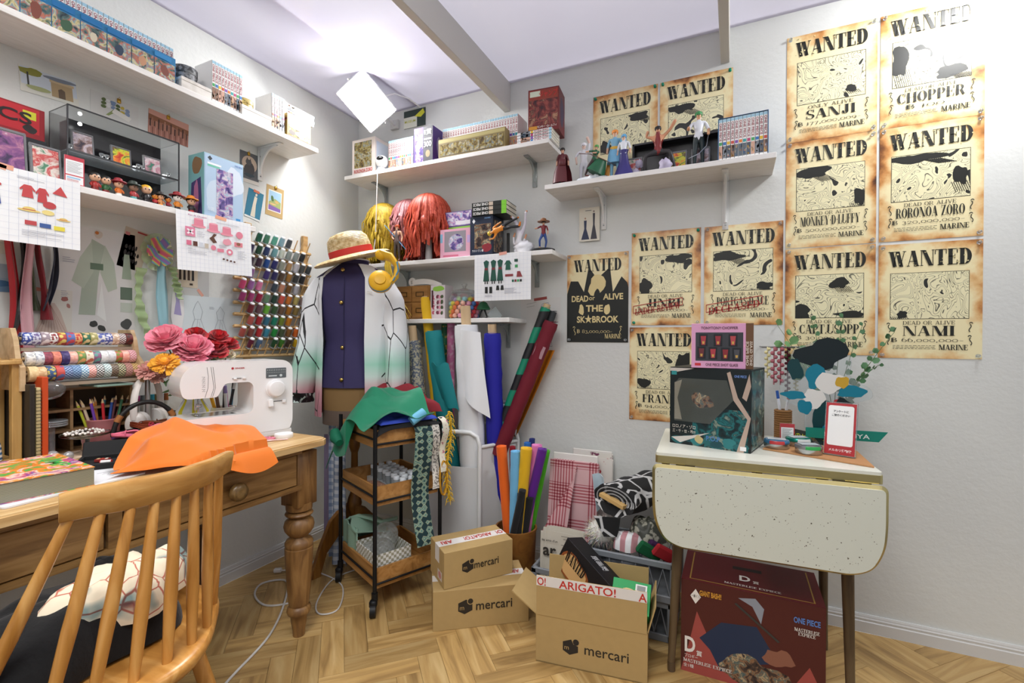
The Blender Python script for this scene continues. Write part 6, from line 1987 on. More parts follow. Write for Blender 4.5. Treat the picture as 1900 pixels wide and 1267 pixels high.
ribbon('organza_ribbon', 'pale teal organza ribbon hanging from the rosette',1.108,1.06,1.42,.05, '#9cc8d2',x=-2.055,sway=.008,seed=12,m=mat('#9fcdd8',.5,trans=.25))
for k,(yy,z0,z1,lb) in enumerate(((1.03,1.10,1.38, 'crinkled pale green gauze strip left of the rosette tail'),(1.14,1.27,1.40, 'crinkled pale green gauze end right of the rosette tail'))):
 drape('gauze_strip',lb, 'ribbon',lambda u,v: (-2.06+.006*math.sin(40*v),yy+(u-.5)*.04*(1-.5*abs(math.sin(5*v)))+(.03*v if k else -.01*math.sin(5*v)+.06*max(0,v-.7)),z1+(z0-z1)*v),6,60,FRILL,.0006)

# --- thread rack
RW=wood('rack_pine', '#b08a58', '#c9a46e', '#d8b98a',(8,1.2,8),3,.55,.03)
rack=thing('thread_rack', 'wooden peg rack of thread spools on the left wall', 'rack',(XL,0,0),0)
ZR=[1.591,1.533,1.474,1.419,1.362,1.306,1.253,1.198,1.142,1.089]
for y in (1.475,1.80):
 MB().box((.012,y,1.335),(.018,.03,.64),0,None,.001).build('upright',RW,rack)
PT=.42
pd_=Vector((math.cos(PT)*.55,0,math.cos(PT))).normalized()
_peg=MB().cyl((0,0,0),pd_*.058,.0028,.0026,8).mesh('peg',RW)
_base=MB().lathe([(.0,0),(.017,0),(.0185,.002),(.017,.004),(.010,.006),(0,.006)],16).mesh('spool_base',mat('#eef1f2',.08,trans=.8))
_cap=MB().lathe([(.0,.047),(.0105,.047),(.0100,.0515),(.008,.0535),(.0035,.0535),(.0035,.050),(0,.050)],14).mesh('cap',mat('#eef0f2',.3))
COLX=[690,770,850,925,1000,1070,1140,1210,1270,1330]
COLY=[1.427,1.468,1.510,1.550,1.593,1.633,1.675,1.718,1.756,1.796]
ROWS=[
 [None,None, '#17604a', '#4f8a70', '#62b09a', '#8fb3c4', '#4a4f55',None,None,None],
 [None, '#3c345c', '#1f4a35', '#2c3f70', '#74a9ae', '#cfd8cc', '#8e9a98', '#9aa5a3', '#25282b',None],
 [None, '#3d2b3c', '#472f44', '#1f4f96', '#2b2f70', '#9aa090', '#b08a5c', '#c9c9d2', '#4a4d4c', '#43484a'],
 [None, '#9a6aa8',None, '#45357c', '#2f2f66', '#5a4636', '#a5742f', '#3a3c3c', '#1e2022',None],
 ['#d64a7c', '#a068ac', '#e07fa8',None, '#3b4a58', '#c98a6c', '#7a5320', '#b4b4bc',None, '#222426'],
 ['#a83a78', '#b0417c', '#b01f4a', '#6f9a78', '#1d3f33', '#d95a4a', '#d07a2c', '#b8a860', '#8a7672',None],
 [None, '#7a2530', '#6d4a52', '#6fb93a', '#3b5a36', '#7a5a44', '#b5731f', '#8f7a42',None,None],
 [None, '#b0524a', '#a8202c', '#2f6d86', '#138468', '#7a8a30', '#cc7f1c',None, '#8a4426',None],
 ['#a34a42', '#7d4038', '#b0262c', '#3786a0', '#1f8f3c', '#4d5a3c', '#8a5a2a', '#d9661e', '#e0801c',None],
 [None, '#5c1430', '#4a6484',None, '#1f4a2c', '#3f7a26', '#46362a', '#c9a010', '#cfc21c',None]]
tilt=math.atan2(pd_.x,pd_.z)
for i,z in enumerate(ZR):
 MB().box((.026,1.612,z-.030),(.014,.43,.012),0,R3(0,-.4,0),.001).build('rail',RW,rack)
 for j,y in enumerate(COLY):
  share('peg',_peg,rack,(.030,y,z-.028))
  c=ROWS[i][j]
  if c:
   t=thing('thread_spool', 'thread spool on the wall rack, row %s from top, %s peg' % (ORD[i],ORD[j]), 'thread spool',(XL+.031+pd_.x*.006,y,z-.028+pd_.z*.006),group='thread spools on the wall rack',rot=(0,tilt,0))
   share('spool_base',_base,t)
   MB().lathe([(.0125,.006),(.0135,.010),(.0125,.040),(.010,.047)],14).build('thread',mat(c,.35,sheen=.2,noise=.12,scale=400),t)
   share('cap',_cap,t)
MB().box((.026,1.612,1.028),(.014,.43,.012),0,R3(0,-.4,0),.001).build('rail',RW,rack)
for j,y in enumerate(COLY):
 share('peg',_peg,rack,(.030,y,1.032))

# --- top shelf under the floodlight
ZA=2.0272
pack('figure_box', 'pale figure box with red lettering in the lamp glare', 'box',(-1.875,2.085,ZA),0,(.165,.12,.2), '#e8ded6',[('p', 'front',rect(.1,.2,.86,.92),A_GOLD),('t', 'front', 'RORONOA ZORO',.5,.06,.1,.8, '#c03a34',.02),('p', 'right',rect(.1,.1,.9,.9), '#cfd8e4')])
cm=thing('pet_camera', 'round white webcam with black face on the shelf', 'camera',(-1.757,2.04,ZA),.3)
MB().lathe([(0,0),(.03,0),(.03,.006),(.02,.012),(.016,.03)],24).build('foot',mat('#f2f2f2',.3),cm)
MB().ell((0,0,.058),.034,24,14).build('shell',mat('#f4f4f4',.25),cm)
MB().ell((0,-.0135,.065),(.024,.024,.019),20,10).build('lens_face',mat('#0f1012',.08),cm)
o=MB().tube([(-1.752,2.005,ZA+.012),(-1.75,1.998,ZA-.005),(-1.752,1.995,1.9),(-1.757,1.995,1.75),(-1.765,2.0,1.66),(-1.772,1.99,1.56)],.0025,6).build('camera_cable',mat('#eceae6',.5))
tag(o, 'thin white cable hanging from the webcam in front of the wigs', 'cable')
for i in range(13):
 book((-1.72+.0128*i,2.115,ZA),0,.0124,.112,.172, 'one',(i*3) % 8, '%s comic from the left between the webcam and purple box' % ORD[i], 'comics beside the webcam')
pack('figure_box', 'purple and black figure box marked E', 'box',(-1.466,2.075,ZA),0,(.118,.11,.186), '#4a2f7c',[('p', 'front',rect(.5,0,1,1), '#22202a'),('p', 'front',rect(.08,.05,.48,.82),A_LILAC),('t', 'front','E\u8cde', .74, .76, .16, .4, '#f2f2f2', .02), ('t', 'front', 'ONE PIECE', .74, .62, .05, .4, '#e8e8e8', .02), ('t', 'front', '300', .74, .42, .16, .4, '#e8e8e8', .02), ('p', 'front', disc(.74, .24, .12, .1), '#8a7a52'), ('p', 'right', blob(.5, .5, .2, .3, 7), '#9a90b0')])
lp=[('p', 'front',rect(.02,.06,.98,.72), '#5a4a34'),('p', 'front',rect(0,.78,1,.96), '#b0a46c')]
for k in range(11):
 lp.append(('p', 'front',rect(.03+k*.087,.1,.11+k*.087,.7),A_GOLD))
pack('figure_set_box', 'long brown boxed set wrapped in clear film', 'box',(-1.175,2.032,ZA),0,(.375,.05,.095), '#8a7a4c',lp)
for i in range(29):
 book((-1.367+.0148*i,2.118,ZA),0,.0143,.112,.172, 'one',(i*5+2) % 8, '%s comic from the left behind the long brown boxed set' % ORD[i], 'comics behind the long brown box')
FLATROT=lambda a: (Matrix.Rotation(a,3, 'Z') @ Matrix.Rotation(PI/2,3, 'Y')).to_euler()
for i in range(4):
 book((-.927,2.072,ZA+.0066+.0134*i),0,.013,.112,.172, 'one',(i*3+1) % 8, '%s comic from the bottom lying under the dark red box' % ORD[i], 'comics lying under the dark red box',rot=FLATROT(0))
pack('figure_box', 'dark red figure box on top of the lying comics', 'box',(-.812,2.10,ZA+.0545),.1,(.148,.115,.198), '#6e1f20',[('p', 'front',rect(.03,.74,.97,.97), '#8e3a2a'),('p', 'front',rect(.06,.82,.4,.95), '#cfd8c4'),('t', 'front','\u30b8\u30e3\u30f3\u30d7', .66, .78, .16, .6, '#c2302c', .02), ('p', 'front', rect(.04, .14, .96, .74), A_RED), ('p', 'front', rect(.03, .05, .3, .13), '#c98a2c'), ('t', 'front', '\u30e2\u30f3\u30ad\u30fc\u30fbD\u30fb\u30eb\u30d5\u30a3', .62, .07, .06, .62, '#ece6dc', .01), ('p', 'right', blob(.5, .5, .3, .35, 6), '#3c2a4a')])
pack('promo_card', 'small dark green and yellow card pinned high behind the lamp', 'card',(-1.662,YB-.004,2.325),0,(.15,.004,.1), '#33423c',[('p', 'front',rect(.0,.0,.62,.62), '#e6e8d8'),('p', 'front',[(.5,.6),(.9,.95),(.98,.7),(.8,.5)], '#d2d23a'),('t', 'front', 'MUSEUM',.3,.3,.14,.5, '#c2c22c',.01)],body='card')

# --- wigs and boxes on the middle shelf
ZB=1.5212
def hairm(name,c1,c2,c3):
 def f(nt,b,new,link):
  tc=new('TexCoord')
  mp=new('Mapping')
  mp.inputs['Scale'].default_value=(90,90,3)
  link(tc.outputs['Object'],mp.inputs[0])
  n=new('TexNoise')
  n.inputs['Scale'].default_value=3
  n.inputs['Detail'].default_value=3
  link(mp.outputs[0],n.inputs['Vector'])
  r=ramp(new,[(.3,c1),(.5,c2),(.7,c3)])
  link(n.outputs['Fac'],r.inputs[0])
  link(r.outputs[0],b.inputs['Base Color'])
  b.inputs['Roughness'].default_value=.55
  b.inputs['Anisotropic'].default_value=.5
  bp=new('Bump')
  bp.inputs['Strength'].default_value=.5
  bp.inputs['Distance'].default_value=.002
  link(n.outputs['Fac'],bp.inputs['Height'])
  link(bp.outputs[0],b.inputs['Normal'])
 return nodes_mat(name,f)
def wig(label,x,y,w,h,m,seed,pool=.0,open_=.35,drop=0.,gapc=-PI/2+.3):
 """a domed wig on a head: strands as many tapering ribbons falling from the crown"""
 t=thing('wig',label, 'wig',(x,y,ZB),0)
 r=random.Random(seed)
 cap=MB().ell((0,0,h-w*.55),(w*.45,w*.4,w*.51),28,14)
 cap.build('cap',m,t)
 st=MB()
 for k in range(150):
  a=2*PI*(k+r.random()*.6)/150
  da=(a-gapc+PI) % (2*PI)-PI
  end=(.02 if abs(da)>open_ else h*.36)-drop*(math.cos(a)<-.2)
  kx,ky=math.cos(a),math.sin(a)
  wv,ph,jr=r.uniform(.008,.02),r.uniform(0,6),r.uniform(.93,1.07)
  end *= r.uniform(.55,1.15) if end>.1 else 1
  kx,ky=kx*jr,ky*jr
  pts,rs=[],[]
  for i in range(15):
   u=i/14
   if u<.4:
    q=u/.4*PI/2
    p=(w*.5*math.sin(q)*kx,w*.45*math.sin(q)*ky,h-w*.55+w*.56*math.cos(q))
   else:
    v=(u-.4)/.6
    z=(h-w*.55)*(1-v)+end*v
    k2=1+.10*math.sin(PI*v)-.12*v+wv/w*math.sin(ph+7*v)*2
    p=(w*.5*kx*k2,w*.45*ky*k2,z)
    if end<.03 and v>.9:
     p=(p[0]*(1+pool*(v-.9)*10),p[1]*(1-.0),max(.006,p[2]))
   pts.append(p)
   rs.append(.003+.006*min(1,u*2.4)*(1-.6*u))
  st.tube(pts,rs,6,0,flat=.45,up=(0,0,1))
 o=st.build('hair',m,t)
 o['kind']='stuff'
 MB().lathe([(.05,0),(.05,.006),(.02,.012),(.016,h*.4),(.045,h*.55),(.05,h*.7)],18).build('stand',mat('#e2dedc',.5),t)
 return t
HY=hairm('mustard_hair', '#8a6f10', '#b8981c', '#d8bc3a')
wig('long mustard yellow wig on the shelf corner',-1.79,2.10,.20,.352,HY,3,open_=.2)
wig('dusty pink wig between the yellow and red wigs',-1.635,2.125,.195,.362,hairm('dusty_pink_hair', '#8a4a4c', '#b57376', '#cc9294'),4,open_=.9)
wig('long wavy orange red wig pooling on the shelf',-1.485,2.10,.235,.368,hairm('copper_hair', '#8f2416', '#b84026', '#d4684a'),5,pool=.25,open_=.35,gapc=-1.1)
o=MB()
for k in range(9):
 x0=-1.70+.004*k
 o.tube([(x0,2.02,1.575),(x0+.01,1.992,1.50),(x0+.035+.004*k,1.985,1.40-.01*k),(x0+.06+.006*k,1.98,1.30),(x0+.085+.01*k,1.975,1.23-.008*(k % 4))],[.004,.005,.004,.003,.001],5)
o=o.build('fallen_lock',HY)
tag(o, 'yellow wig locks spilling down past the low shelf edge', 'hair')
staff=lambda J,h: [('staff',MB().cyl((-.076,-.006,.2),(.09,-.006,.028),.0022,None,8), '#4a8ab4')]
figurine('orange haired figurine with a blue staff in front of the wigs',(-1.634,2.022,ZB+.003),.1,.205,(SKIN, '#6a5a58', '#4a4038', '#7a4a34'), '#c2542c',dict(ell=(-.16,.0,.66,.024),hal=(-.07,-.05,.58,.02)),sleeve=0,base=(.022,.003, '#e6e4e0'),extras=staff)
bb=[('p', 'front',rect(.0,0,1,1), '#dfa8bc'),('p', 'front',rect(.14,.22,.84,.92), '#8f8a92'),('p', 'front',disc(.52,.54,.24,.28),A_LILAC),('p', 'front',rect(.0,.55,.08,.85), '#7fb6d4'),('p', 'front',rect(.88,.5,1,.75), '#c2a8d8'),('p', 'front',rect(.1,.06,.6,.12), '#c86a84')]
pack('capsule_box', 'pink box with a clear bubble toy inside', 'box',(-1.276,2.085,ZB),.03,(.178,.11,.148), '#e2b6c8',bb)
pp_=[('p', 'front',rect(0,.25,1,1), '#6a5a8c')]+[('p', 'front',rect(.03,.28,.97,.96),A_LILAC)]+[('p', 'front',rect(0,0,1,.2), '#7fb048'),('p', 'front',rect(.4,.3,.95,.5), '#cfd0d4')]
pack('toy_package', 'purple toy package standing on the pink bubble box', 'package',(-1.285,2.105,ZB+.149),0,(.158,.06,.1), '#4a3f6a',pp_)
db=[('p', 'front',rect(.04,.05,.96,.95), '#15223a'),('p', 'front',rect(.2,.18,.92,.8),A_DUSK),('p', 'front',blob(.75,.2,.2,.12,8,14,.5), '#8a2430'),('p', 'front',[(.1,.88),(.17,.94),(.24,.88),(.17,.82)], '#dfe2e4'),('t', 'front', 'ONE PIECE',.78,.92,.03,.26, '#7fb0e0',.02),('t', 'front','\u30e9\u30b9\u30c8\u30ef\u30f3\u8cde', .36, .1, .06, .5, '#e8e8e8', .01), ('p', 'right',rect(.1,.1,.9,.9),A_DUSK)]
pack('figure_box', 'tall dark blue figure box under the green spined comics', 'box',(-1.123,2.085,ZB),0,(.126,.12,.195), '#1a2436',db)
for i in range(3):
 book((-1.175,2.082,ZB+.196+.0105+.0214*i),0,.021,.13,.185, 'green',i, '%s green spined book from the bottom on the dark blue box' % ORD[i], 'green spined books on the dark blue box',rot=FLATROT(.05))
E50=EDG()
figurine('orange clad figurine diving sideways on a black post',(-.925,2.055,ZB+.165),.3,.18,('#d99a5a', '#e08a2c', '#23262a', '#e07a1c'), '#d8b83a',dict(ell=(-.17,-.02,.86,.026),hal=(-.16,-.06,.99,.022),knl=(-.10,-.06,.30,.038),anl=(-.16,.0,.1,.045)),rot=(0,-1.95,.2))
MB().box((-1.0,2.075,ZB+.055),(.014,.01,.11),0,None,.001).build('display_post',mat('#151515',.3)); tag(bpy.data.objects['display_post'], 'black post holding the diving orange figurine', 'stand')
figurine('white clad figurine upside down with legs kicking up',(-.915,2.075,ZB+.205),.3,.205,('#d99a72', '#e4e2e6', '#dcd8e2', '#c98a62'), '#e8e6ea',dict(knl=(-.13,0,.30,.04),anl=(-.26,.02,.16,.03),tol=(-.33,0,.15,.025),knr=(.06,-.04,.25,.04),anr=(.05,.02,.02,.03),tor=(.05,-.04,-.04,.025)),sleeve=1,rot=(PI,.2,0))
MB().ell((-.915,2.075,ZB+.035),(.05,.035,.03),18,10,fn=lambda d: 1+.14*math.sin(9*d.x+7*d.y)*math.cos(8*d.z)).cyl((-.915,2.075,0.001+ZB),(-.915,2.075,ZB+.02),.03,.04,14).build('cloud_base',mat('#e6e6ea',.5)); tag(bpy.data.objects['cloud_base'], 'white cloud shaped base under the upside down figurine', 'stand')
hatx=lambda J,h: [('hat',MB().lathe([(0,0),(.03,-.002),(.029,.001),(.014,.003),(.013,.012),(.006,.016),(0,.0165)],18,0,(J['head'][0],J['head'][1],J['head'][2]+.006)), '#8a5a34')]
figurine('small hatted figurine in a maroon coat on a black base',(-.815,2.075,ZB+.016),.2,.14,(SKIN, '#7a1f26', '#2c4a8a', '#c9a06a'), '#2a1c18',dict(ell=(-.2,-.03,.72,.026),hal=(-.3,-.06,.7,.03),knl=(-.12,-.08,.3,.04),anl=(-.12,-.02,.08,.03),tol=(-.12,-.09,.03,.025),knr=(.1,0,.26,.04)),base=(.055,.014, '#17181a'),extras=hatx)
sheetp=grid_lines(16,12)
for k,cx in enumerate((.22,.35,.47)):
 sheetp+=[('p', 'front',[(cx-.055,.42),(cx+.055,.42),(cx+.03,.72),(cx+.05,.84),(cx,.88),(cx-.05,.84),(cx-.03,.72)], '#1f5244'),('p', 'front',rect(cx-.028,.66,cx+.028,.71), '#7a2f34'),('p', 'front',rect(cx-.03,.36,cx-.012,.44), '#2a2c2c'),('p', 'front',rect(cx+.012,.36,cx+.03,.44), '#2a2c2c')]
sheetp+=[coat(.61,.74,.09,.2, '#1f5a48'),('p', 'front',rect(.56,.5,.7,.55), '#8a3a3e'),('p', 'front',rect(.72,.80,.78,.86), '#24493e'),('p', 'front',rect(.73,.68,.78,.74), '#3f9a5a'),('p', 'front',[(.76,.48),(.86,.48),(.82,.6),(.77,.6)], '#8a3a3e')]+[('p', 'front',rect(.68+.045*i,.38,.715+.045*i,.43),('#24604c', '#7a3438', '#3f9a5a', '#26282a')[i]) for i in range(4)]+[('p', 'front',rect(.20+.08*i,.16,.25+.08*i,.30), '#222424') for i in range(2)]+[('p', 'front',[(.40+.08*i,.22),(.46+.08*i,.22),(.45+.08*i,.32),(.41+.08*i,.32)], '#222424') for i in range(2)]+jot(.55,.25,.3,7,seed=4)+jot(.2,.12,.15,3,seed=5)
o=pack('costume_sheet', 'squared paper with green coat drawings taped to the wig shelf', 'paper',(-.995,1.9985,1.297),0,(.298,.0008,.222), '#eceef0',sheetp,bev=0,body='paper')
MB().box((.005,-.001,.222),(.04,.0005,.014),0,R3(0,-.1,0)).build('washi_strip',mat('#e0a090',.5),o)

# --- low shelf
ZD=1.2152
cab=thing('drawer_cabinet', 'small brown wooden cabinet of four drawers on the low shelf', 'cabinet',(-1.56,2.115,ZD),0)
CBW=wood('brown_cabinet', '#7a5226', '#94672f', '#a97a3f',(1.2,8,8),3,.5)
MB().box((0,0,.09),(.222,.12,.18),0,None,.001).build('body',CBW,cab)
for x in (-.054,.054):
 for z in (.048,.134):
  d=MB().box((x,-.062,z),(.1,.008,.078),0,None,.0015).build('drawer',CBW,cab)
  mb=MB()
  for a,b_,c,e in ((0,.011,.05,.003),(0,-.011,.05,.003),(-.0235,0,.003,.022),(.0235,0,.003,.022)):
   mb.box((x+a,-.0672,z+b_),(c,.002,e))
  mb.build('label_holder',mat('#4a3a24',.4,.6),d)
o=MB().tube([(-1.60+.022*math.cos(a)*(1-.03*a),2.11,ZD+.181+.026+.022*math.sin(a)*(1-.03*a)) for a in [i*.5 for i in range(34)]],.006,8).build('white_cord_coil',mat('#e4e0da',.6))
tag(o, 'coil of thick white cord on the drawer cabinet', 'cord')
o=MB().grid(lambda u,v: (-1.585+.19*v,2.09+.0*u,ZD+.20+(u-.5)*.028+.012*math.sin(2.6*v)-.03*v*v),2,16,0,.0015).build('white_tape_band',mat('#e2dfd8',.6))
tag(o, 'flat white band trailing from the coil of cord', 'band')
pack('character_tin', 'tall pink and green printed canister beside the pompom jar', 'canister',(-1.40,2.10,ZD),0,(.09,.08,.178), '#d9cfd2',[('p', 'front',blob(.55,.9,.4,.08,3), '#8fc24a')]+[('p', 'front',blob(.2+.15*(k % 5),.2+.15*(k // 5),.1,.06,k,10,.5),('#c2607a', '#e8e4e6', '#7a3a4c', '#dfa0b4', '#4a5a3c')[k % 5]) for k in range(20)]+[('p', 'front',rect(.08,.35,.2,.85), '#4a2a34')])
jar=thing('pompom_jar', 'big lidded glass jar of pastel pompoms on the low shelf', 'jar',(-1.27,2.112,ZD),0)
MB().lathe([(0,0),(.07,0),(.082,.012),(.084,.06),(.082,.105),(.066,.128),(.062,.135)],36).build('glass',mat('#eef4f4',.03,trans=.96,alpha=.35),jar)
MB().lathe([(0,.139),(.066,.137),(.068,.142),(.05,.152),(.02,.158),(.008,.164),(.012,.172),(.017,.18),(.012,.188),(0,.19)],32).build('lid',mat('#eef4f4',.03,trans=.9,alpha=.5),jar)
PM=['#e8a0b4', '#d8d04a', '#c9b4dc', '#d23a44', '#f0b8a0', '#9ad0d4', '#f2efe8', '#4a78b8', '#e07a44', '#b8d8a0', '#d878a0']
_pp=[MB().ell((0,0,0),.0125,12,8,fn=lambda d: 1+.05*math.sin(23*d.x+17*d.y+19*d.z)).mesh('pompom',mat(c,.95)) for c in PM]
k=0
for lv in range(5):
 for i in range(14 if lv<4 else 10):
  a=2*PI*i/(14 if lv<4 else 10)+lv*.22
  rr=.066-(.02 if lv==4 else 0)
  o=share('pompom',_pp[(k*7+lv) % len(_pp)],None,(-1.27+rr*math.cos(a),2.112+rr*math.sin(a),ZD+.017+.0205*lv))
  tag(o, 'small pastel pompom inside the glass jar', 'pompom', 'pompoms in the glass jar')
  k+=1
figurine('green cloaked figurine crouching beside the pompom jar',(-1.15,2.10,ZD+.001),.3,.10,('#c99a7a', '#1f5a38', '#1c1e1e', '#1c1c1c'), '#2c6a44',dict(knl=(-.14,-.08,.28,.05),anl=(-.2,0,.06,.03),knr=(.14,-.06,.26,.05),anr=(.2,.02,.06,.03)),extras=lambda J,h: [('cloak',MB().lathe([(.032,.045),(.036,.05),(.02,.078),(.012,.085)],16), '#24603c')])
o=MB().box((-1.085,2.10,ZD+.02),(.06,.003,.06),0,R3(0,.9,0)).build('effect_sheet',mat('#dfe8ea',.05,trans=.7)); tag(o, 'clear plastic effect piece beside the green figurine', 'plastic piece')
o=pack('design_sketch', 'pencil sketch sheet on the wall behind the fabric rolls', 'sketch',(-.882,YB-.0012,1.017),0,(.215,.001,.305), '#d6d4d0',[('s', 'front',strokes([(.55,.55),(.45,.75),(.55,.9),(.7,.92),(.75,.75),(.7,.55),(.8,.2),(.5,.2),(.55,.55)],.006)+strokes([(.15,.9),(.4,.93)],.005)+strokes([(.15,.85),(.35,.87)],.005)+strokes([(.6,.9),(.65,.4)],.004)+[q for i in range(8) for q in strokes([(.3+.05*i,.5),(.25+.06*i,.2)],.004)], '#8a8a88')],bev=0,body='paper')
MB().box((.0,-.001,.3),(.07,.0005,.014),0,R3(0,-.12,0)).build('washi_strip',mat('#9a4a44',.5),o)
pack('fashion_card', 'cream card with two gown drawings hanging under the shelf bracket', 'card',(-.628,YB-.012,1.585),0,(.1,.001,.16), '#d9d3c4',[dress(.3,.05,.62,.2, '#2c3350'),dress(.72,.05,.82,.16, '#3f3c44'),('p', 'front',disc(.3,.68,.04,.03), '#b08a74'),('p', 'front',disc(.72,.87,.04,.03), '#8a7a74'),('p', 'front',rect(.3,.9,.6,.92), '#6a6a6a')],bev=0,body='card')

# --- figurine shelf
ZE=1.8152
robe=lambda c,r0=.05,z0=.01,z1=.42: (lambda J,h: [('robe',MB().lathe([(r0,z0*h/.2*.2),(r0*.8,.2*h),(r0*.5,z1*h),(.075*h,.7*h)],20,0,(0,.004,0),Matrix.Diagonal((1,.7,1))),c)])
figurine('figurine in a long maroon coat at the left shelf end',(-.715,2.055,ZE+.003),.3,.178,('#c99a80', '#5a1f24', '#1a1718', '#1a1718'), '#1c1614',extras=lambda J,h: [('coat',MB().lathe([(.042,.012),(.036,.06),(.022,.11),(.019,.14)],20,0,(0,.006,0),Matrix.Diagonal((1.1,.7,1)),arc=5.2).box((0,-.012,.102),(.03,.012,.03),0,None,.003), '#5a1f24')],base=(.03,.003, '#b82a2c'))
figurine('white figurine with one fist raised high',(-.635,2.125,ZE+.002),.2,.215,('#e2c2b4', '#dedee4', '#d6d6de', '#dcdce2'), '#e6e6ec',dict(elr=(.12,0,.95,.028),har=(.06,-.03,1.1,.034),ell=(-.17,-.04,.68,.026)),hairlen=.22)
sw=lambda J,h: [('sword',MB().tube([(-.07,-.02,h*.60),(-.02,-.04,h*.58),(.04,-.03,h*.5),(.10,-.01,h*.42)],[.0016,.002,.0022,.0008],6),mat('#6d4f45',.4)),('robe',MB().lathe([(.045,.02),(.035,.05),(.02,.085)],18,0,(.01,0,0),R3(.1,.3,0)), '#1f5a3c')]
figurine('green robed figurine lunging with a sword',(-.58,2.05,ZE+.02),.4,.15,('#cfa084', '#1f5c3c', '#3a2a28', '#6a3a34'), '#4f9a4a',dict(ell=(-.2,-.08,.72,.03),hal=(-.3,-.1,.68,.026),elr=(.05,-.12,.7,.03),har=(-.1,-.16,.66,.024),knl=(-.14,-.06,.26,.045),anl=(-.18,0,.04,.03),knr=(.2,.02,.3,.045),anr=(.34,.05,.22,.03),tor=(.4,.03,.2,.024)),rot=(0,.18,.3),extras=sw)
MB().ell((-.575,2.07,ZE+.014),(.07,.045,.015),20,8,fn=lambda d: 1+.22*math.sin(11*d.x-8*d.y)).build('wave_base',mat('#dfe2e6',.4)); tag(bpy.data.objects['wave_base'], 'white wave shaped base under the green figurine', 'stand')
figurine('figurine with orange hair and light blue robe',(-.48,2.08,ZE+.006),.1,.225,(SKIN, '#7fb4d0', '#7fb4d0', '#c99a80'), '#e08a3a',extras=lambda J,h: [('skirt',MB().lathe([(.036,.07),(.03,.11),(.022,.135)],18,0,(0,0,0),Matrix.Diagonal((1,.8,1))), '#6fa8cc'),('sash',MB().lathe([(.02,.128),(.022,.14)],16), '#e0b040'),('tail',MB().grid(lambda u,v: (-.03-.02*v+.02*u,.01,.1-.09*v),3,8,0,.002), '#e0962c')])
figurine('figurine with long blue hair and violet gown',(-.437,2.062,ZE+.006),-.1,.19,(SKIN, '#dfe3ea', '#3a3478', '#c99a80'), '#5aa0cc',hairlen=.4,extras=lambda J,h: [('gown',MB().lathe([(.05,.0),(.04,.015),(.022,.06),(.016,.1),(.02,.115)],24,0,(0,0,0),Matrix.Diagonal((1,.8,1))), '#352f72')])
MB().box((-.46,2.075,ZE+.003),(.13,.07,.005),0,None,.002).build('plinth',mat('#1a1a1c',.3)); tag(bpy.data.objects['plinth'], 'flat black plinth under the two women figurines', 'stand')
figurine('figurine in a red vest crouching with arm outstretched',(-.295,2.07,ZE+.03),.1,.20,('#c98f6c', '#7a2424', '#2c2a2c', '#c98f6c'), '#1c1716',dict(pelvis=(0,0,.33,.075),chest=(0,-.02,.58,.085),neck=(0,-.04,.68,.03),head=(0,-.06,.76,.062),crown=(0,-.05,.82,.04),shl=(-.11,-.02,.62,.04),ell=(-.24,0,.66,.032),hal=(-.2,-.04,.78,.034),shr=(.11,-.02,.63,.04),elr=(.24,-.05,.74,.034),har=(.36,-.1,.92,.042),hil=(-.07,0,.3,.06),knl=(-.26,-.08,.24,.05),anl=(-.28,0,-.08,.034),tol=(-.3,-.07,-.12,.028),hir=(.07,0,.3,.06),knr=(.24,-.1,.28,.05),anr=(.34,-.04,-.06,.034),tor=(.38,-.1,-.11,.028)),sleeve=0)
for k,(x,z,s) in enumerate(((-.39,.03,.022),(-.375,.06,.018),(-.26,.02,.026),(-.36,.12,.016),(-.205,.14,.014))):
 if k<3:
  o=MB().ell((x,2.045 if k==2 else 2.09,ZE+s*1.02+(0 if k != 1 else .045)),s,14,8,fn=lambda d: 1+.15*math.sin(9*d.x+8*d.z)).build('smoke_puff',mat('#cfc6de',.4,trans=.2))
  tag(o,('pale lilac smoke puff left of the red vested figurine', 'upper lilac smoke puff left of the red vested figurine', 'large lilac smoke puff in front of the red vested figurine')[k], 'plastic piece')
swd=lambda J,h: [('sword',MB().tube([(.035,-.03,h*.5),(.028,-.045,h*.3),(.0,-.055,h*.17),(-.04,-.06,h*.1)],[.0018,.0026,.0024,.0008],6,flat=.4),mat('#cfd6e0',.2,.8))]
figurine('tall figurine in a white shirt holding a curved blade',(-.135,2.075,ZE+.002),.1,.238,('#c9966f', '#d9dce2', '#1c2a2c', '#1c1c1e'), '#3f8a50',dict(elr=(.16,-.02,.64,.03),har=(.15,-.11,.52,.028),ell=(-.17,-.02,.66,.03),hal=(-.16,-.1,.7,.026)),extras=swd)
bx_=thing('black_display_box', 'wide black shadow box behind the figurines', 'display box',(-.235,2.165,ZE),0)
MB().box((0,.025,.085),(.36,.01,.17)).build('back_panel',mat('#17181b',.3),bx_)
for c,s in (((0,0,.166),(.36,.06,.008)),((0,0,.004),(.36,.06,.008)),((-.176,0,.085),(.008,.06,.17)),((.176,0,.085),(.008,.06,.17))):
 MB().box(c,s).build('frame',mat('#1c1d20',.3),bx_)
for x,a,lb in ((-.405,AR2, 'blue cased trading card left of the crouching figurine'),(-.220,AR4, 'orange cased trading card behind the outstretched arm'),(-.13,AR3, 'cased trading card behind the tall white shirted figurine')):
 card_case((x,2.115,ZE),.075,.105,lb,a,0.,-.1)
bs_=thing('slipcase', 'blue slipcase holding twelve comics at the shelf end', 'slipcase',(.03,2.10,ZE),-.05)
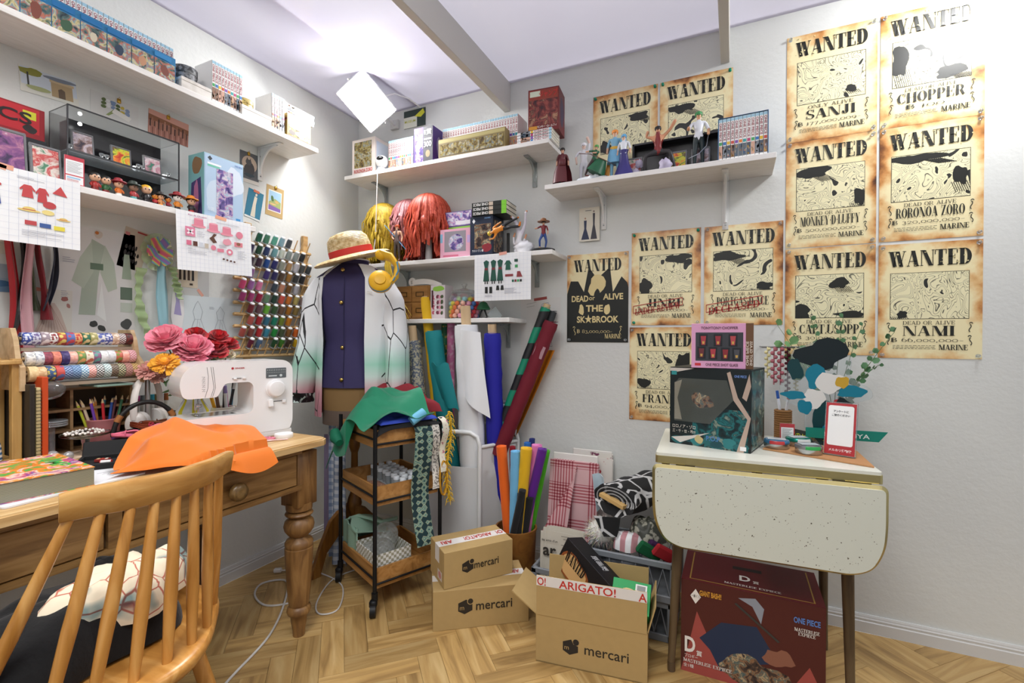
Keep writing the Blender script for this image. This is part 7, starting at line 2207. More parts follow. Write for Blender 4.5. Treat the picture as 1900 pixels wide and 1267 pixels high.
for c,s in (((-.0875,0,.088),(.002,.116,.176)),((.0875,0,.088),(.002,.116,.176)),((0,.057,.088),(.173,.002,.176)),((0,0,.1765),(.177,.116,.001)),((0,0,.0006),(.173,.112,.0012))):
 MB().box(c,s).build('panel',mat('#2f6a9c',.4),bs_)
for i in range(12):
 x=-.079+.0143*i
 book((.03+x,2.10-.05*x,ZE+.0015),-.05,.0139,.112,.172, 'one',i % 8, '%s comic from the left in the blue slipcase' % ORD[i], 'comics in the blue slipcase')

# --- dress form and what it wears
MX,MY,MR=-1.69,1.77,math.radians(30)
def loft(mb,secs,a0,a1,n,mi=0,thick=0.):
 """elliptical sections (z, rx, ry, cx, cy) swept between the angles; 0 = right, -90 deg = front"""
 K=len(secs)-1
 def fn(u,v):
  x=v*K
  i=min(int(x),K-1)
  t=x-i
  z,rx,ry,cx,cy=(secs[i][k]*(1-t)+secs[i+1][k]*t for k in range(5))
  a=a0+(a1-a0)*u
  return (cx+rx*math.cos(a),cy+ry*math.sin(a),z)
 return mb.grid(fn,n,K*3,mi,thick)
BODY=[(.77,.15,.11,0,0),(.88,.16,.115,0,0),(1.0,.145,.105,0,0),(1.1,.125,.095,0,0),(1.22,.15,.115,0,0),(1.34,.17,.115,0,0),(1.41,.165,.10,0,0),(1.45,.11,.075,0,0),(1.475,.055,.052,0,0),(1.53,.05,.05,0,0)]
df=thing('dress_form', 'linen dress form on a wooden tripod stand by the thread rack', 'dress form',(MX,MY,0),MR)
LIN=mat('#8a6c44',.85,bump=.2,bscale=600)
loft(MB(),BODY,0,2*PI,32).build('torso',LIN,df)
MB().lathe([(.0,1.528),(.052,1.53),(.055,1.535),(.05,1.545),(0,1.55)],24).build('neck_cap',mat('#6b4a26',.5),df)
MB().lathe([(.15,.70),(.15,.77),(0,.772)],28,0,(0,0,0),Matrix.Diagonal((1,.74,1))).build('hem_band',mat('#6a5a50',.8),df)
STW=wood('stand_wood', '#6b4318', '#8a5a22', '#a06f30',(8,8,1.2),3,.4)
MB().lathe([(.02,.12),(.03,.14),(.034,.2),(.022,.24),(.03,.27),(.036,.3),(.03,.33),(.018,.36),(.016,.55),(.026,.58),(.026,.62),(.016,.65),(.016,.72)],20).build('pole',STW,df)
for a in (-2.3,-.2,1.9):
 c,s=math.cos(a),math.sin(a)
 MB().prism([(.02,.30),(.02,.14),(.08,.16),(.14,.10),(.17,.015),(.17,0),(.215,0),(.21,.03),(.17,.14),(.12,.24),(.06,.29)],(-s*-.011,c*-.011,.0),(c,s,0),(0,0,1),.022).build('foot',STW,df)
def outfit(nt,b,new,link):
 tc=new('TexCoord')
 sp=new('SeparateXYZ')
 link(tc.outputs['Object'],sp.inputs[0])
 mr=new('MapRange')
 mr.inputs[1].default_value=.78
 mr.inputs[2].default_value=1.2
 link(sp.outputs[2],mr.inputs[0])
 r=ramp(new,[(0, '#c98a98'),(.2, '#d8a3ac'),(.36, '#cfe0d8'),(.5, '#a3d6c2'),(.7, '#d9e4e4'),(.85, '#e6e8ea')])
 link(mr.outputs[0],r.inputs[0])
 v=new('TexVoronoi')
 v.feature='DISTANCE_TO_EDGE'
 v.inputs['Scale'].default_value=7
 mp=new('Mapping')
 mp.inputs['Scale'].default_value=(1.3,1.3,.55)
 link(tc.outputs['Object'],mp.inputs[0])
 link(mp.outputs[0],v.inputs['Vector'])
 lt=new('Math')
 lt.operation='LESS_THAN'
 lt.inputs[1].default_value=.014
 link(v.outputs['Distance'],lt.inputs[0])
 ab=new('Math')
 ab.operation='ABSOLUTE'
 link(sp.outputs[0],ab.inputs[0])
 gt=new('Math')
 gt.operation='GREATER_THAN'
 gt.inputs[1].default_value=.145
 link(ab.outputs[0],gt.inputs[0])
 mu=new('Math')
 mu.operation='MULTIPLY'
 link(lt.outputs[0],mu.inputs[0])
 link(gt.outputs[0],mu.inputs[1])
 mx=new('Mix')
 mx.data_type='RGBA'
 link(mu.outputs[0],mx.inputs[0])
 link(r.outputs[0],mx.inputs[6])
 mx.inputs[7].default_value=(.01,.01,.012,1)
 link(mx.outputs[2],b.inputs['Base Color'])
 b.inputs['Roughness'].default_value=.6
NAVY=mat('#352f58',.75,bump=.12,bscale=700)
big=lambda k,secs: [(z,rx+k,ry+k,cx,cy) for z,rx,ry,cx,cy in secs]
jk=thing('dark_jacket', 'dark purple button front jacket on the dress form', 'jacket',(MX,MY,0),MR)
loft(MB(),big(.012,BODY[1:9]),-PI*1.5,PI*.5,40,0,.003).build('body',NAVY,jk)
MB().lathe([(.068,1.45),(.064,1.495),(.061,1.495),(.064,1.45)],28).build('collar',NAVY,jk)
MB().tube([(.066*math.cos(a),.066*math.sin(a),1.496) for a in [2*PI*i/28 for i in range(28)]],.004,6,closed=True).build('collar_piping',mat('#e8e8ea',.6),jk)
for z,ry in ((1.435,.107),(1.28,.133),(1.07,.112),(.92,.127)):
 MB().lathe([(0,0),(.0095,0),(.0095,.003),(.006,.006),(0,.0068)],16,0,(-.03,-ry+.001,z),R3(PI/2)).build('button',mat('#b79a5a',.25,1.),jk)
MB().tube([(-.016,-.132,1.40),(-.02,-.131,1.2),(-.022,-.116,1.05),(-.022,-.129,.885)],.0014,5).build('placket_seam',mat('#241f40',.8),jk)
MB().box((.085,-.118,1.33),(.05,.004,.01),0,R3(0,.1,-.5)).build('name_tape',mat('#e6e6e2',.6),jk)
CO=nodes_mat('gradient_robe',outfit)
rb=thing('gradient_robe', 'white robe fading to mint and pink with black veins', 'robe',(MX,MY,0),MR)
RS=[(.74,.19,.14,0,.01),(.9,.185,.14,0,.005),(1.1,.178,.135,0,0),(1.3,.188,.138,0,0),(1.40,.18,.125,0,0),(1.445,.125,.1,0,0),(1.47,.085,.085,0,0)]
fo=-PI/2
loft(MB(),RS,fo+.42,fo+2*PI-.78,48,0,.003).build('body',CO,rb)
def sleeve(mb,pts,rx,ry,n=16):
 K=len(pts)-1
 P=[Vector(p) for p in pts]
 def fn(u,v):
  x=v*K
  i=min(int(x),K-1)
  p=P[i].lerp(P[i+1],x-i)
  d=(P[i+1]-P[i]).normalized()
  e1=Vector((0,1,0))
  e1=(e1-d*e1.dot(d)).normalized()
  e2=d.cross(e1)
  a=2*PI*u
  k=1+.1*math.sin(3*a+5*v)
  return p+e1*(ry(v)*k*math.cos(a))+e2*(rx(v)*k*math.sin(a))
 return mb.grid(fn,n,K*6,0,.003)
for s in (-1,1):
 pts=[(s*.14,0,1.39),(s*.186,.0,1.30),(s*.205,-.01,1.08),(s*(.205 if s>0 else .255),-.02,.86)]
 sv=sleeve(MB(),pts,lambda v: .048+.012*v,lambda v: .07+.045*v).build('sleeve',CO,rb)
 q=Vector(pts[3])
 d=(q-Vector(pts[2])).normalized()
 sleeve(MB(),[q,q+d*.045],lambda v: .062,lambda v: .117).build('cuff',speck('spotted_cuff', '#17171a', '#cfe0da',34,.56,.6),sv)
SW_=nodes_mat('plaited_straw',lambda nt,b,new,link: (lambda tc,n,r,w,bp: (n.inputs.__getitem__('Scale').__setattr__('default_value',60),link(tc.outputs['Object'],n.inputs['Vector']),link(n.outputs['Fac'],r.inputs[0]),link(r.outputs[0],b.inputs['Base Color']),w.inputs.__getitem__('Scale').__setattr__('default_value',45),setattr(w, 'bands_direction', 'Z'),w.inputs.__getitem__('Distortion').__setattr__('default_value',2.),link(tc.outputs['Object'],w.inputs['Vector']),bp.inputs.__getitem__('Strength').__setattr__('default_value',.6),bp.inputs.__getitem__('Distance').__setattr__('default_value',.003),link(w.outputs['Fac'],bp.inputs['Height']),link(bp.outputs[0],b.inputs['Normal'])))(new('TexCoord'),new('TexNoise'),ramp(new,[(.3, '#b08f58'),(.5, '#d3b985'),(.7, '#e8d8b0')]),new('TexWave'),new('Bump')))
hat=thing('straw_hat', 'straw hat with a red band on the dress form', 'hat',(MX+.03,MY-.05,1.505),rot=(.16,-.26,MR))
hp_=[(.178,-.014),(.181,-.010),(.165,.0),(.135,.005),(.102,.008),(.1,.05),(.094,.085),(.074,.108),(.035,.118),(0,.12)]
MB().lathe(hp_,48).lathe([(.178,-.015),(.16,-.004),(.12,.002),(.097,.004),(.095,.055),(.088,.082),(.06,.104),(0,.114)],48).build('straw',SW_,hat)
MB().lathe([(.1032,.009),(.1022,.038),(.1,.038),(.101,.009)],48).build('band',mat('#c8342c',.6),hat)
yh=thing('yellow_visor', 'yellow toy headphones with blue stripes hung on the shoulder', 'headphones',(-1.415,1.635,1.37),.55)
MB().lathe([(0,-.03),(.046,-.03),(.052,-.02),(.05,.0),(.04,.008),(.026,.012),(.024,.02),(.012,.022),(0,.022)],32,0,(0,0,0),R3(PI/2-.3,.3)).build('ear_cup',mat('#dfab1c',.4),yh)
MB().lathe([(.0505,-.012),(.052,-.004),(.0505,.0)],32,0,(0,0,0),R3(PI/2-.3,.3)).build('blue_ring',mat('#4a8ab4',.4),yh)
MB().tube([(.02,.02,-.03),(.065,.02,.02),(.07,.03,.07),(.04,.05,.11),(-.01,.07,.13)],[.028,.026,.024,.026,.024],10,flat=.5).build('band',mat('#e0b02a',.4),yh)
MB().tube([(.055,.0,.0),(.078,.005,.045),(.07,.015,.085)],.008,8,flat=.5).build('blue_stripe',mat('#4a8ab4',.4),yh)
MB().ell((-.005,.07,.125),(.03,.02,.026),16,10).build('ear_cup',mat('#dfab1c',.4),yh)
def gingham(name,c0,c1,c2,sc,rot=0.,axes=(1,2)):
 def f(nt,b,new,link):
  tc=new('TexCoord')
  sp=new('SeparateXYZ')
  link(tc.outputs['Object'],sp.inputs[0])
  outs=[]
  for k in axes:
   m=new('Math'); m.operation='MULTIPLY'; m.inputs[1].default_value=sc
   link(sp.outputs[k],m.inputs[0])
   fr_=new('Math'); fr_.operation='FRACT'
   link(m.outputs[0],fr_.inputs[0])
   g=new('Math'); g.operation='GREATER_THAN'; g.inputs[1].default_value=.5
   link(fr_.outputs[0],g.inputs[0])
   outs.append(g.outputs[0])
  ad=new('Math'); ad.operation='ADD'
  link(outs[0],ad.inputs[0]); link(outs[1],ad.inputs[1])
  dv=new('Math'); dv.operation='MULTIPLY'; dv.inputs[1].default_value=.5
  link(ad.outputs[0],dv.inputs[0])
  r=ramp(new,[(0,c0),(.5,c1),(1,c2)])
  link(dv.outputs[0],r.inputs[0])
  link(r.outputs[0],b.inputs['Base Color'])
  b.inputs['Roughness'].default_value=.85
 return nodes_mat(name,f)
drape('gingham_cloth', 'blue gingham cloth hanging beside the dress form stand', 'cloth',lambda u,v: (-1.835+.155*u,1.745-.05*u+.018*math.sin(9*u)*(.4+v),.77-.755*v),18,20,gingham('blue_gingham', '#d3d9e2', '#a3b1c9', '#7d90b2',28,0,(0,2)))
drape('lilac_cloth', 'lilac cloth hanging left of the gingham cloth', 'cloth',lambda u,v: (-1.90+.06*u,1.775+.01*math.sin(7*u),.62-.55*v),8,12,mat('#8a7f9c',.8))
o=MB()
o.tube(spl([(-1.80,1.93,.02),(-1.83,1.83,.035),(-1.86,1.70,.02),(-1.84,1.62,.004),(-1.76,1.50,.004),(-1.66,1.42,.004),(-1.74,1.33,.004),(-1.86,1.36,.004),(-1.92,1.44,.004),(-1.84,1.50,.006),(-1.70,1.38,.006),(-1.56,1.20,.004),(-1.48,1.0,.004),(-1.42,.86,.004)]),.0042,7)
o=o.build('power_cord',mat('#d6d4d0',.5)); tag(o, 'white extension cord looped on the floor under the desk', 'cord')
o=MB().tube(spl([(-1.63,1.72,.006),(-1.66,1.60,.004),(-1.58,1.44,.004),(-1.50,1.38,.004),(-1.46,1.44,.004),(-1.58,1.58,.005),(-1.75,1.62,.005),(-1.86,1.60,.008),(-1.93,1.55,.012)]),.0032,7).build('thin_power_cord',mat('#d6d4d0',.5)); tag(o, 'thinner white cord with a plug on the floor', 'cord')
MB().box((-1.945,1.54,.014),(.035,.022,.018),0,R3(0,0,.6),.004).build('plug',mat('#dedcd8',.4),o)
o=MB().tube([(-1.79,1.49,.006),(-1.80,1.50,.03),(-1.83,1.50,.05),(-1.80,1.53,.062),(-1.76,1.545,.055)],.007,6,flat=.3).build('cable_tie',mat('#151515',.6)); tag(o, 'black strap tie round the looped cord', 'strap')

# --- black trolley
PA,PB,PC_,PD=Vector((-1.63,1.62)),Vector((-1.30,1.475)),Vector((-1.177,1.755)),Vector((-1.507,1.90))
BLM=mat('#16171a',.45,.3)
TRW=wood('trolley_wood', '#8a5f30', '#a9783f', '#bd8f56',(1.2,8,8),3,.5)
ct=thing('trolley', 'three tier black trolley with wooden trays and casters', 'trolley',(0,0,0))
for p in (PA,PB,PC_,PD):
 MB().cyl((p.x,p.y,.085),(p.x,p.y,.765),.0085,None,12).build('post',BLM,ct)
 k=MB()
 k.cyl((p.x,p.y,.06),(p.x,p.y,.09),.013,None,12)
 k.box((p.x,p.y-.008,.05),(.03,.03,.03),0,R3(0,0,.5),.006)
 c=k.build('caster',BLM,ct)
 w=Vector((math.cos(.6),math.sin(.6),0))*.011
 q=Vector((p.x+.004,p.y-.014,.026))
 MB().cyl(q-w,q+w,.026,None,20).build('wheel',mat('#101012',.5),c)
e1,e2=(PB-PA).normalized(),(PD-PA).normalized()
cen=(PA+PC_)/2
lw,ld_=(PB-PA).length-.02,(PD-PA).length-.02
ang=math.atan2(e1.y,e1.x)
for z0,z1 in ((.668,.742),(.433,.512),(.10,.18)):
 tr=MB().box((0,0,z0+.004),(lw,ld_,.008))
 t=tr.build('tray',TRW,ct,(cen.x,cen.y,0),(0,0,ang))
 for c,s in (((0,-ld_/2,0),(lw,.009,z1-z0)),((0,ld_/2,0),(lw,.009,z1-z0)),((-lw/2,0,0),(.009,ld_,z1-z0)),((lw/2,0,0),(.009,ld_,z1-z0))):
  MB().box((c[0],c[1],(z0+z1)/2),s).build('tray_side',TRW,t)
 zz=(z0+z1)/2
 P4=[PA,PB,PC_,PD]
 for i in range(4):
  a_,b_=P4[i],P4[(i+1) % 4]
  MB().cyl((a_.x,a_.y,zz-(.0 if i % 2==0 else .02)),(b_.x,b_.y,zz-(.0 if i % 2==0 else .02)),.0045,None,8).build('rail',BLM,ct)
LOC=lambda x,y,z: (cen.x+e1.x*x+e2.x*y,cen.y+e1.y*x+e2.y*y,z)
# cloths on top
def fold_cloth(name,label,corners,z,th,m,seed,hang=None):
 """loosely folded cloth: a rounded slab over four ground points with soft folds; hang = (edge, drop)"""
 f=smooth_noise(seed)
 c=[Vector((*p,0)) for p in corners]
 def fn(u,v):
  p=c[0]*(1-u)*(1-v)+c[1]*u*(1-v)+c[2]*u*v+c[3]*(1-u)*v
  ed=min(u,1-u,v,1-v)
  h=th*min(1,(ed*5)**.5 if ed>0 else 0)*(1+.35*f(u,v))+.008*math.sin(14*u+9*v+seed)*min(1,ed*8)
  zz=z+max(0,h)
  if hang and v<.28:
   d=(.28-v)/.28
   zz -= hang*d*d*(.6+.4*math.sin(5*u+seed))
  return (p.x,p.y,zz)
 return drape(name,label, 'cloth',fn,34,26,m,.002)
fold_cloth('black_cloth', 'folded black cloth at the bottom of the trolley pile',[LOC(-.1,-.13,0)[:2],LOC(.19,-.15,0)[:2],LOC(.2,.15,0)[:2],LOC(-.12,.15,0)[:2]],.742,.03,mat('#121214',.8),2,.03)
fold_cloth('blue_cloth', 'folded royal blue cloth in the trolley pile',[LOC(-.05,-.15,0)[:2],LOC(.185,-.13,0)[:2],LOC(.18,.14,0)[:2],LOC(-.1,.14,0)[:2]],.762,.03,mat('#3048b0',.75),3)
fold_cloth('dark_red_cloth', 'folded dark red cloth on the left of the trolley',[LOC(-.27,-.09,0)[:2],LOC(-.08,-.06,0)[:2],LOC(.1,.22,0)[:2],LOC(-.22,.22,0)[:2]],.775,.10,mat('#86202a',.8),4,.06)
def grn(u,v):
 x,y=-.24+.42*u,-.20+.29*v
 f_=smooth_noise(8)
 ed=min(u,1-u)
 z=.80+.085*math.sin(PI*min(1,u*1.05+.08))*min(1,v*1.7+.3)+.02*f_(u,v)*.8+.014*math.sin(11*u+8*v)
 if v<.45:
  z -= (.45-v)**2*(1.15 if u<.55 else .35)*(1-.5*abs(u-.3))
 if u<.2:
  z -= (.2-u)*.5
 return LOC(x+.05*v+.17*v*(1-u),y,z)
drape('green_cloth', 'emerald green cloth draped over the trolley top', 'cloth',grn,48,34,mat('#10805c',.6,sheen=.2),.0025)
o=MB().tube([LOC(-.13,-.20,.70),LOC(-.10,-.205,.675),LOC(-.06,-.205,.66)],[.02,.026,.016],14).build('roll_end',mat('#0e6e50',.6),bpy.data.objects['green_cloth'])
o=MB().cyl(LOC(.195,.0,.765),LOC(.2,.06,.80),.02,None,20).build('sky_blue_roll',mat('#6fb8da',.6)); tag(o, 'sky blue fabric roll end on the trolley', 'fabric')
def band(name,label,x,w,z1,z0,m,y=.195,curl=0.):
 def fn(u,v):
  z=z1+(z0-z1)*v
  return LOC(y+.012*math.sin(8*v)+curl*max(0,v-.86)*2-.05*max(0,.06-v)*8,x+(u-.5)*w+.006*math.sin(5*v+x*40),z)
 return drape(name,label, 'ribbon',fn,6,40,m,.0018)
def braid(nt,b,new,link):
 tc=new('TexCoord')
 v=new('TexVoronoi')
 v.distance='MANHATTAN'
 v.inputs['Scale'].default_value=34
 v.inputs['Randomness'].default_value=0
 link(tc.outputs['Object'],v.inputs['Vector'])
 r=ramp(new,[(.0, '#123238'),(.28, '#1f5a60'),(.34, '#a9b89a'),(.5, '#2f6f74'),(.62, '#a9b89a'),(.8, '#16343a')])
 link(v.outputs['Distance'],r.inputs[0])
 link(r.outputs[0],b.inputs['Base Color'])
 b.inputs['Roughness'].default_value=.8
band('woven_braid', 'wide green geometric woven braid hanging off the trolley',.055,.085,.755,.235,nodes_mat('green_woven_braid',braid),curl=.05)
band('lace_trim', 'white lace trim hanging beside the green braid',.122,.036,.755,.46,speck('white_lace', '#6d6a66', '#dcd8d0',120,.42,.5),y=.19)
band('floral_trim', 'cream floral embroidered trim hanging off the trolley',.157,.03,.765,.53,speck('floral_trim', '#e0dccb', '#b06a7a',70,.58,.64),y=.2)
fr_=thing('fringe_trim', 'yellow fringe trim hanging at the trolley corner', 'trim',(0,0,0))
mb,md=MB(),MB()
for i in range(110):
 v=i/109
 p=Vector(LOC(.2,.185+.012*math.sin(7*v),.79-.40*v))
 a=i*2.4
 md.tube([p,p+Vector((.016*math.cos(a),.016*math.sin(a),-.006)),p+Vector((.021*math.cos(a),.021*math.sin(a),-.02))],[.0022,.002,.0012],4)
mb.tube([LOC(.2,.185+.012*math.sin(7*i/20),.79-.40*i/20) for i in range(21)],.006,6)
mb.build('cord',mat('#c9a020',.8),fr_)
o=md.build('fringe',mat('#d8b02c',.8),fr_); o['kind']='stuff'
o=MB().tube([LOC(.205,.155+.018*math.cos(a),.50+.075*math.sin(a)) for a in [2*PI*i/20 for i in range(20)]],.004,6,closed=True,flat=2.).build('gold_cord_loop',mat('#c08a1c',.6)); tag(o, 'looped gold cord hanging below the floral trim', 'cord')
# middle tray: white capped bottles
_bt=(MB().lathe([(0,0),(.012,0),(.013,.003),(.013,.034),(.011,.037),(0,.037)],16).mesh('bottle_body',mat('#cfd6da',.15,trans=.6)),MB().lathe([(.0,.036),(.0135,.036),(.0135,.05),(.012,.052),(0,.052)],16).mesh('cap',mat('#e6ecf2',.4)))
k=0
for i in range(8):
 for j in range(3):
  t=thing('small_bottle', '%s white capped bottle from the left, %s row, in the middle tray' % (ORD[i],('front', 'middle', 'back')[j]), 'bottle',LOC(-.145+.04*i,-.01+.04*j+.006*math.sin(i*3),.4415+(.024 if True else 0)),0, 'white capped bottles in the trolley tray')
  for nm,me in zip(('bottle_body', 'cap'),_bt):
   share(nm,me,t)
MB().box((0,.03,.453),(lw-.02,.13,.022)).build('bottle_rack',mat('#c9ced2',.3),None,(cen.x,cen.y,0),(0,0,ang)); tag(bpy.data.objects['bottle_rack'], 'pale rack under the white capped bottles', 'rack')
heap('bead_packet', 'clear packet of tiny brown beads in the middle tray', 'packet',LOC(.05,-.085,.442),.10,.045,.05,speck('brown_beads', '#6a4234', '#b08a74',260,.4,.6),6,4,.15,ang)
# bottom tray
bgm=thing('mint_bag', 'mint green cloth bag lying in the bottom tray', 'bag',LOC(-.11,-.06,.108),ang)
MB().grid(lambda u,v: ((-.065+.14*u)*(1-.08*v),-.075+.17*v+.012*math.sin(6*u),.17+.02*math.sin(4*u+2*v)-.05*v*v),14,12,0,.006).grid(lambda u,v: (-.07+.14*u,-.08+.006*math.sin(9*u),.005+.165*v),12,8,0,.006).grid(lambda u,v: (-.072,-.078+.165*u,.005+.16*v*(1-.25*u)),8,8,0,.006).build('body',mat('#93b5a2',.75),bgm)
MB().tube([(-.05,-.06,.175),(-.02,-.03,.19),(.03,.0,.185),(.07,.04,.17),(.11,.10,.185)],.012,8,flat=.6).build('strap',mat('#93b5a2',.75),bgm)
wbk=thing('woven_basket', 'white and grey checked woven basket in the bottom tray', 'basket',LOC(.055,-.055,.108),ang)
ck_=gingham('checked_weave', '#dfe0dc', '#9c9a86', '#dfe0dc',42,0,(0,2))
bw_,bdp_,bh_=.19,.16,.115
MB().box((0,0,.003),(bw_,bdp_,.006)).build('bottom',mat('#b9b7a6',.6),wbk)
for c,s,m in (((0,-bdp_/2,bh_/2),(bw_,.004,bh_),ck_),((0,bdp_/2,bh_/2),(bw_,.004,bh_),ck_)):
 MB().box(c,s).build('side',m,wbk)
for x in (-1,1):
 MB().box((x*bw_/2,0,bh_/2),(.004,bdp_,bh_)).build('side',gingham('checked_weave_side', '#dfe0dc', '#9c9a86', '#dfe0dc',42,0,(1,2)),wbk)
PLS=mat('#f3f6f6',.06,trans=.85,alpha=.55)
for i,(x,y,z,s,lb) in enumerate(((-.04,.03,.13,.055, 'upper clear plastic capsule in the woven basket'),(.03,-.02,.10,.05, 'right clear plastic capsule in the woven basket'),(-.045,-.04,.075,.042, 'front clear plastic capsule in the woven basket'))):
 q=LOC(.055+x,-.055+y,.108+z)
 o=MB().ell((0,0,0),s,18,12).tube([(s*1.01*math.cos(a),s*1.01*math.sin(a),0) for a in [2*PI*k/24 for k in range(24)]],.0015,5,closed=True).build('plastic_capsule',PLS,None,q,(.4*i,.5,0)); tag(o,lb, 'capsule')

# --- white hamper of fabric rolls
hm=thing('fabric_hamper', 'white cloth hamper on a tube frame holding fabric rolls', 'hamper',(0,0,0))
h0,h1,h2,h3=Vector((-1.36,1.90)),Vector((-1.085,1.95)),Vector((-.985,2.165)),Vector((-1.30,2.165))
WTB=mat('#dcdedd',.35)
for a_,b_ in ((h0,h1),(h3,h2)):
 MB().tube([(a_.x,a_.y,0),(a_.x,a_.y,.62),(a_.x+.012,a_.y,.655),(a_.x+.04,a_.y+.0,.672),(b_.x-.05,b_.y,.664),(b_.x-.012,b_.y,.648),(b_.x,b_.y,.61),(b_.x,b_.y,0)],.0105,10).build('frame_tube',WTB,hm)
for a_,b_ in ((h1,h2),(h0,h3)):
 for z in (.60,.04):
  MB().cyl((a_.x,a_.y,z),(b_.x,b_.y,z),.009,None,10).build('crossbar',WTB,hm)
HQ=[h0,h1,h2,h3]
CAN=mat('#d3d5d6',.7,bump=.1,bscale=500)
for i in range(4):
 a_,b_=HQ[i],HQ[(i+1) % 4]
 zt=.60 if i % 2 else .50
 MB().grid(lambda u,v: (a_.x+(b_.x-a_.x)*u,a_.y+(b_.y-a_.y)*u+.008*math.sin(8*u)*math.sin(PI*v),.03+(zt-.03)*v),12,10,0,.003).build('cloth_side',CAN,hm)
MB().flat([(p.x,p.y) for p in HQ],(0,0,.03),(1,0,0),(0,1,0)).build('cloth_bottom',CAN,hm)
def roll(label,p0,p1,r,m,core=None,wob=.03,ridges=0,name='fabric_roll',parts=(),open_end=True,rb=1.1):
 """fabric wound on a card tube from the foot p0 to the top p1"""
 t=thing(name,label, 'fabric roll',p0)
 d=Vector(p1)-Vector(p0)
 n=28
 rs=[r*(rb+(1-rb)*i/n)*(1+wob*math.sin(i*1.7)+(.06*(i % 2) if ridges and i>n*(1-ridges) else 0)) for i in range(n+1)]
 MB().tube([d*(i/n) for i in range(n+1)],rs,20).build('fabric',m,t)
 sp=MB().tube([d*1.001+Vector((math.cos(a),math.sin(a),0))*r*(.95-.04*a) for a in [k*.35 for k in range(40)]],.0012,4).build('wound_edge',m,t)
 if core:
  u=d.normalized()
  MB().tube([d*.96,d+u*core[0]],core[1],16).tube([d+u*(core[0]-.001),d+u*(core[0]+.0005)],core[1]*.82,16,1).build('core',[mat('#c8ac86',.7),mat('#4a3c2c',.8)],t)
 for nm,mb,c in parts:
  mb.build(nm,c if isinstance(c,bpy.types.Material) else mat(c,.7),t)
 return t
roll('grey floral fabric roll with a beige core by the dress form',(-1.345,1.965,.04),(-1.507,2.0,1.10),.036,speck('grey_floral', '#5a6478', '#b9b39a',95,.45,.55),(.08,.021))
roll('tall yellow fabric roll',(-1.33,2.09,.04),(-1.475,2.055,1.33),.024,mat('#e2b41e',.7),(.006,.018),ridges=.35,rb=1.5)
roll('teal fabric roll with a loose end',(-1.19,1.985,.04),(-1.368,1.975,1.15),.042,mat('#0f7c80',.7),None,rb=1.05)
drape('teal_fabric_end', 'loose folded end of the teal fabric roll', 'cloth',lambda u,v: (-1.345+.10*u+.05*v,1.925-.02*math.sin(PI*u)+.02*v,.99-.17*v-.06*u*v+.01*math.sin(9*u)),12,12,mat('#0f7c80',.7))
roll('white fabric roll on a thick card core',(-1.13,2.02,.04),(-1.19,2.0,1.18),.058,mat('#e2e4e6',.7),(.095,.025),rb=1.2)
drape('white_fabric_end', 'loose white fabric flap hanging over the white roll', 'cloth',lambda u,v: (-1.255+(.035+.125*u)*(1-.0*v)+.05*v*u,1.935+.035*(2*u-1)**2-.012*math.sin(8*u+3*v)*v,1.165-.02*u-(.28+.13*u)*v+.07*(1-u)*(1-v)*0),18,16,mat('#e6e8ea',.7))
roll('royal blue fabric roll tied with a white ribbon',(-1.065,2.11,.04),(-1.056,2.02,1.14),.040,mat('#20209a',.65),(.045,.021),ridges=.4,parts=[('tie',MB().tube([(.052*math.cos(a)-.008,.052*math.sin(a),.745+.006*math.sin(a)) for a in [2*PI*i/20 for i in range(20)]],.006,6,closed=True,flat=1.6).tube([(-.02,-.05,.74),(-.005,-.06,.70),(.012,-.062,.65)],.007,6,flat=.3).tube([(-.02,-.05,.745),(-.035,-.062,.715),(-.03,-.062,.69)],.008,6,flat=.3), '#d6d6ea')])
roll('pink patterned fabric roll behind the white one',(-1.37,2.13,.04),(-1.355,2.12,1.20),.021,speck('pink_pattern', '#d878a8', '#e6b0c8',40,.5,.6),(.008,.016))
roll('green edged fabric roll behind the pink one',(-1.42,2.15,.04),(-1.405,2.14,1.19),.021,speck('green_pattern', '#1f6a44', '#c9a84a',40,.55,.62))
CKM=nodes_mat('green_black_blocks',lambda nt,b,new,link: (lambda tc,w,r: (setattr(w, 'bands_direction', 'Z'),w.inputs.__getitem__('Scale').__setattr__('default_value',2.05),link(tc.outputs['Object'],w.inputs['Vector']),link(w.outputs['Fac'],r.inputs[0]),link(r.outputs[0],b.inputs['Base Color'])))(new('TexCoord'),new('TexWave'),ramp(new,[(.49, '#0c8a68'),(.51, '#1c1e20')])))
roll('green and black block patterned roll leaning right',(-1.09,2.06,.52),(-.824,2.135,1.265),.0235,CKM,(.02,.017))
roll('dark grey fabric roll behind the green and black one',(-1.06,2.125,.52),(-.800,2.175,1.25),.018,mat('#3c4042',.7))
roll('wine red fabric roll leaning right with a ridged top',(-1.035,2.05,.55),(-.782,2.10,1.195),.033,mat('#6e1526',.75),None,ridges=.25,parts=[('tape_label',MB().box((.205,.012,.505),(.05,.004,.06),0,R3(0,.38,0)), '#a8848c')])
drape('orange_fabric_strip', 'orange fabric strip hanging behind the wine red roll', 'cloth',lambda u,v: (-.835-.19*v+.05*u*(1-.3*v),2.165+.008*math.sin(5*u),1.06-.44*v),8,14,mat('#d8841c',.7))
drape('pink_net_fabric', 'folded pink net fabric tucked behind the blue roll', 'cloth',lambda u,v: (-1.01+.03*u+.05*v,2.12+.006*math.sin(7*u),.72+.22*v),6,8,mat('#b8606c',.6,alpha=.85))

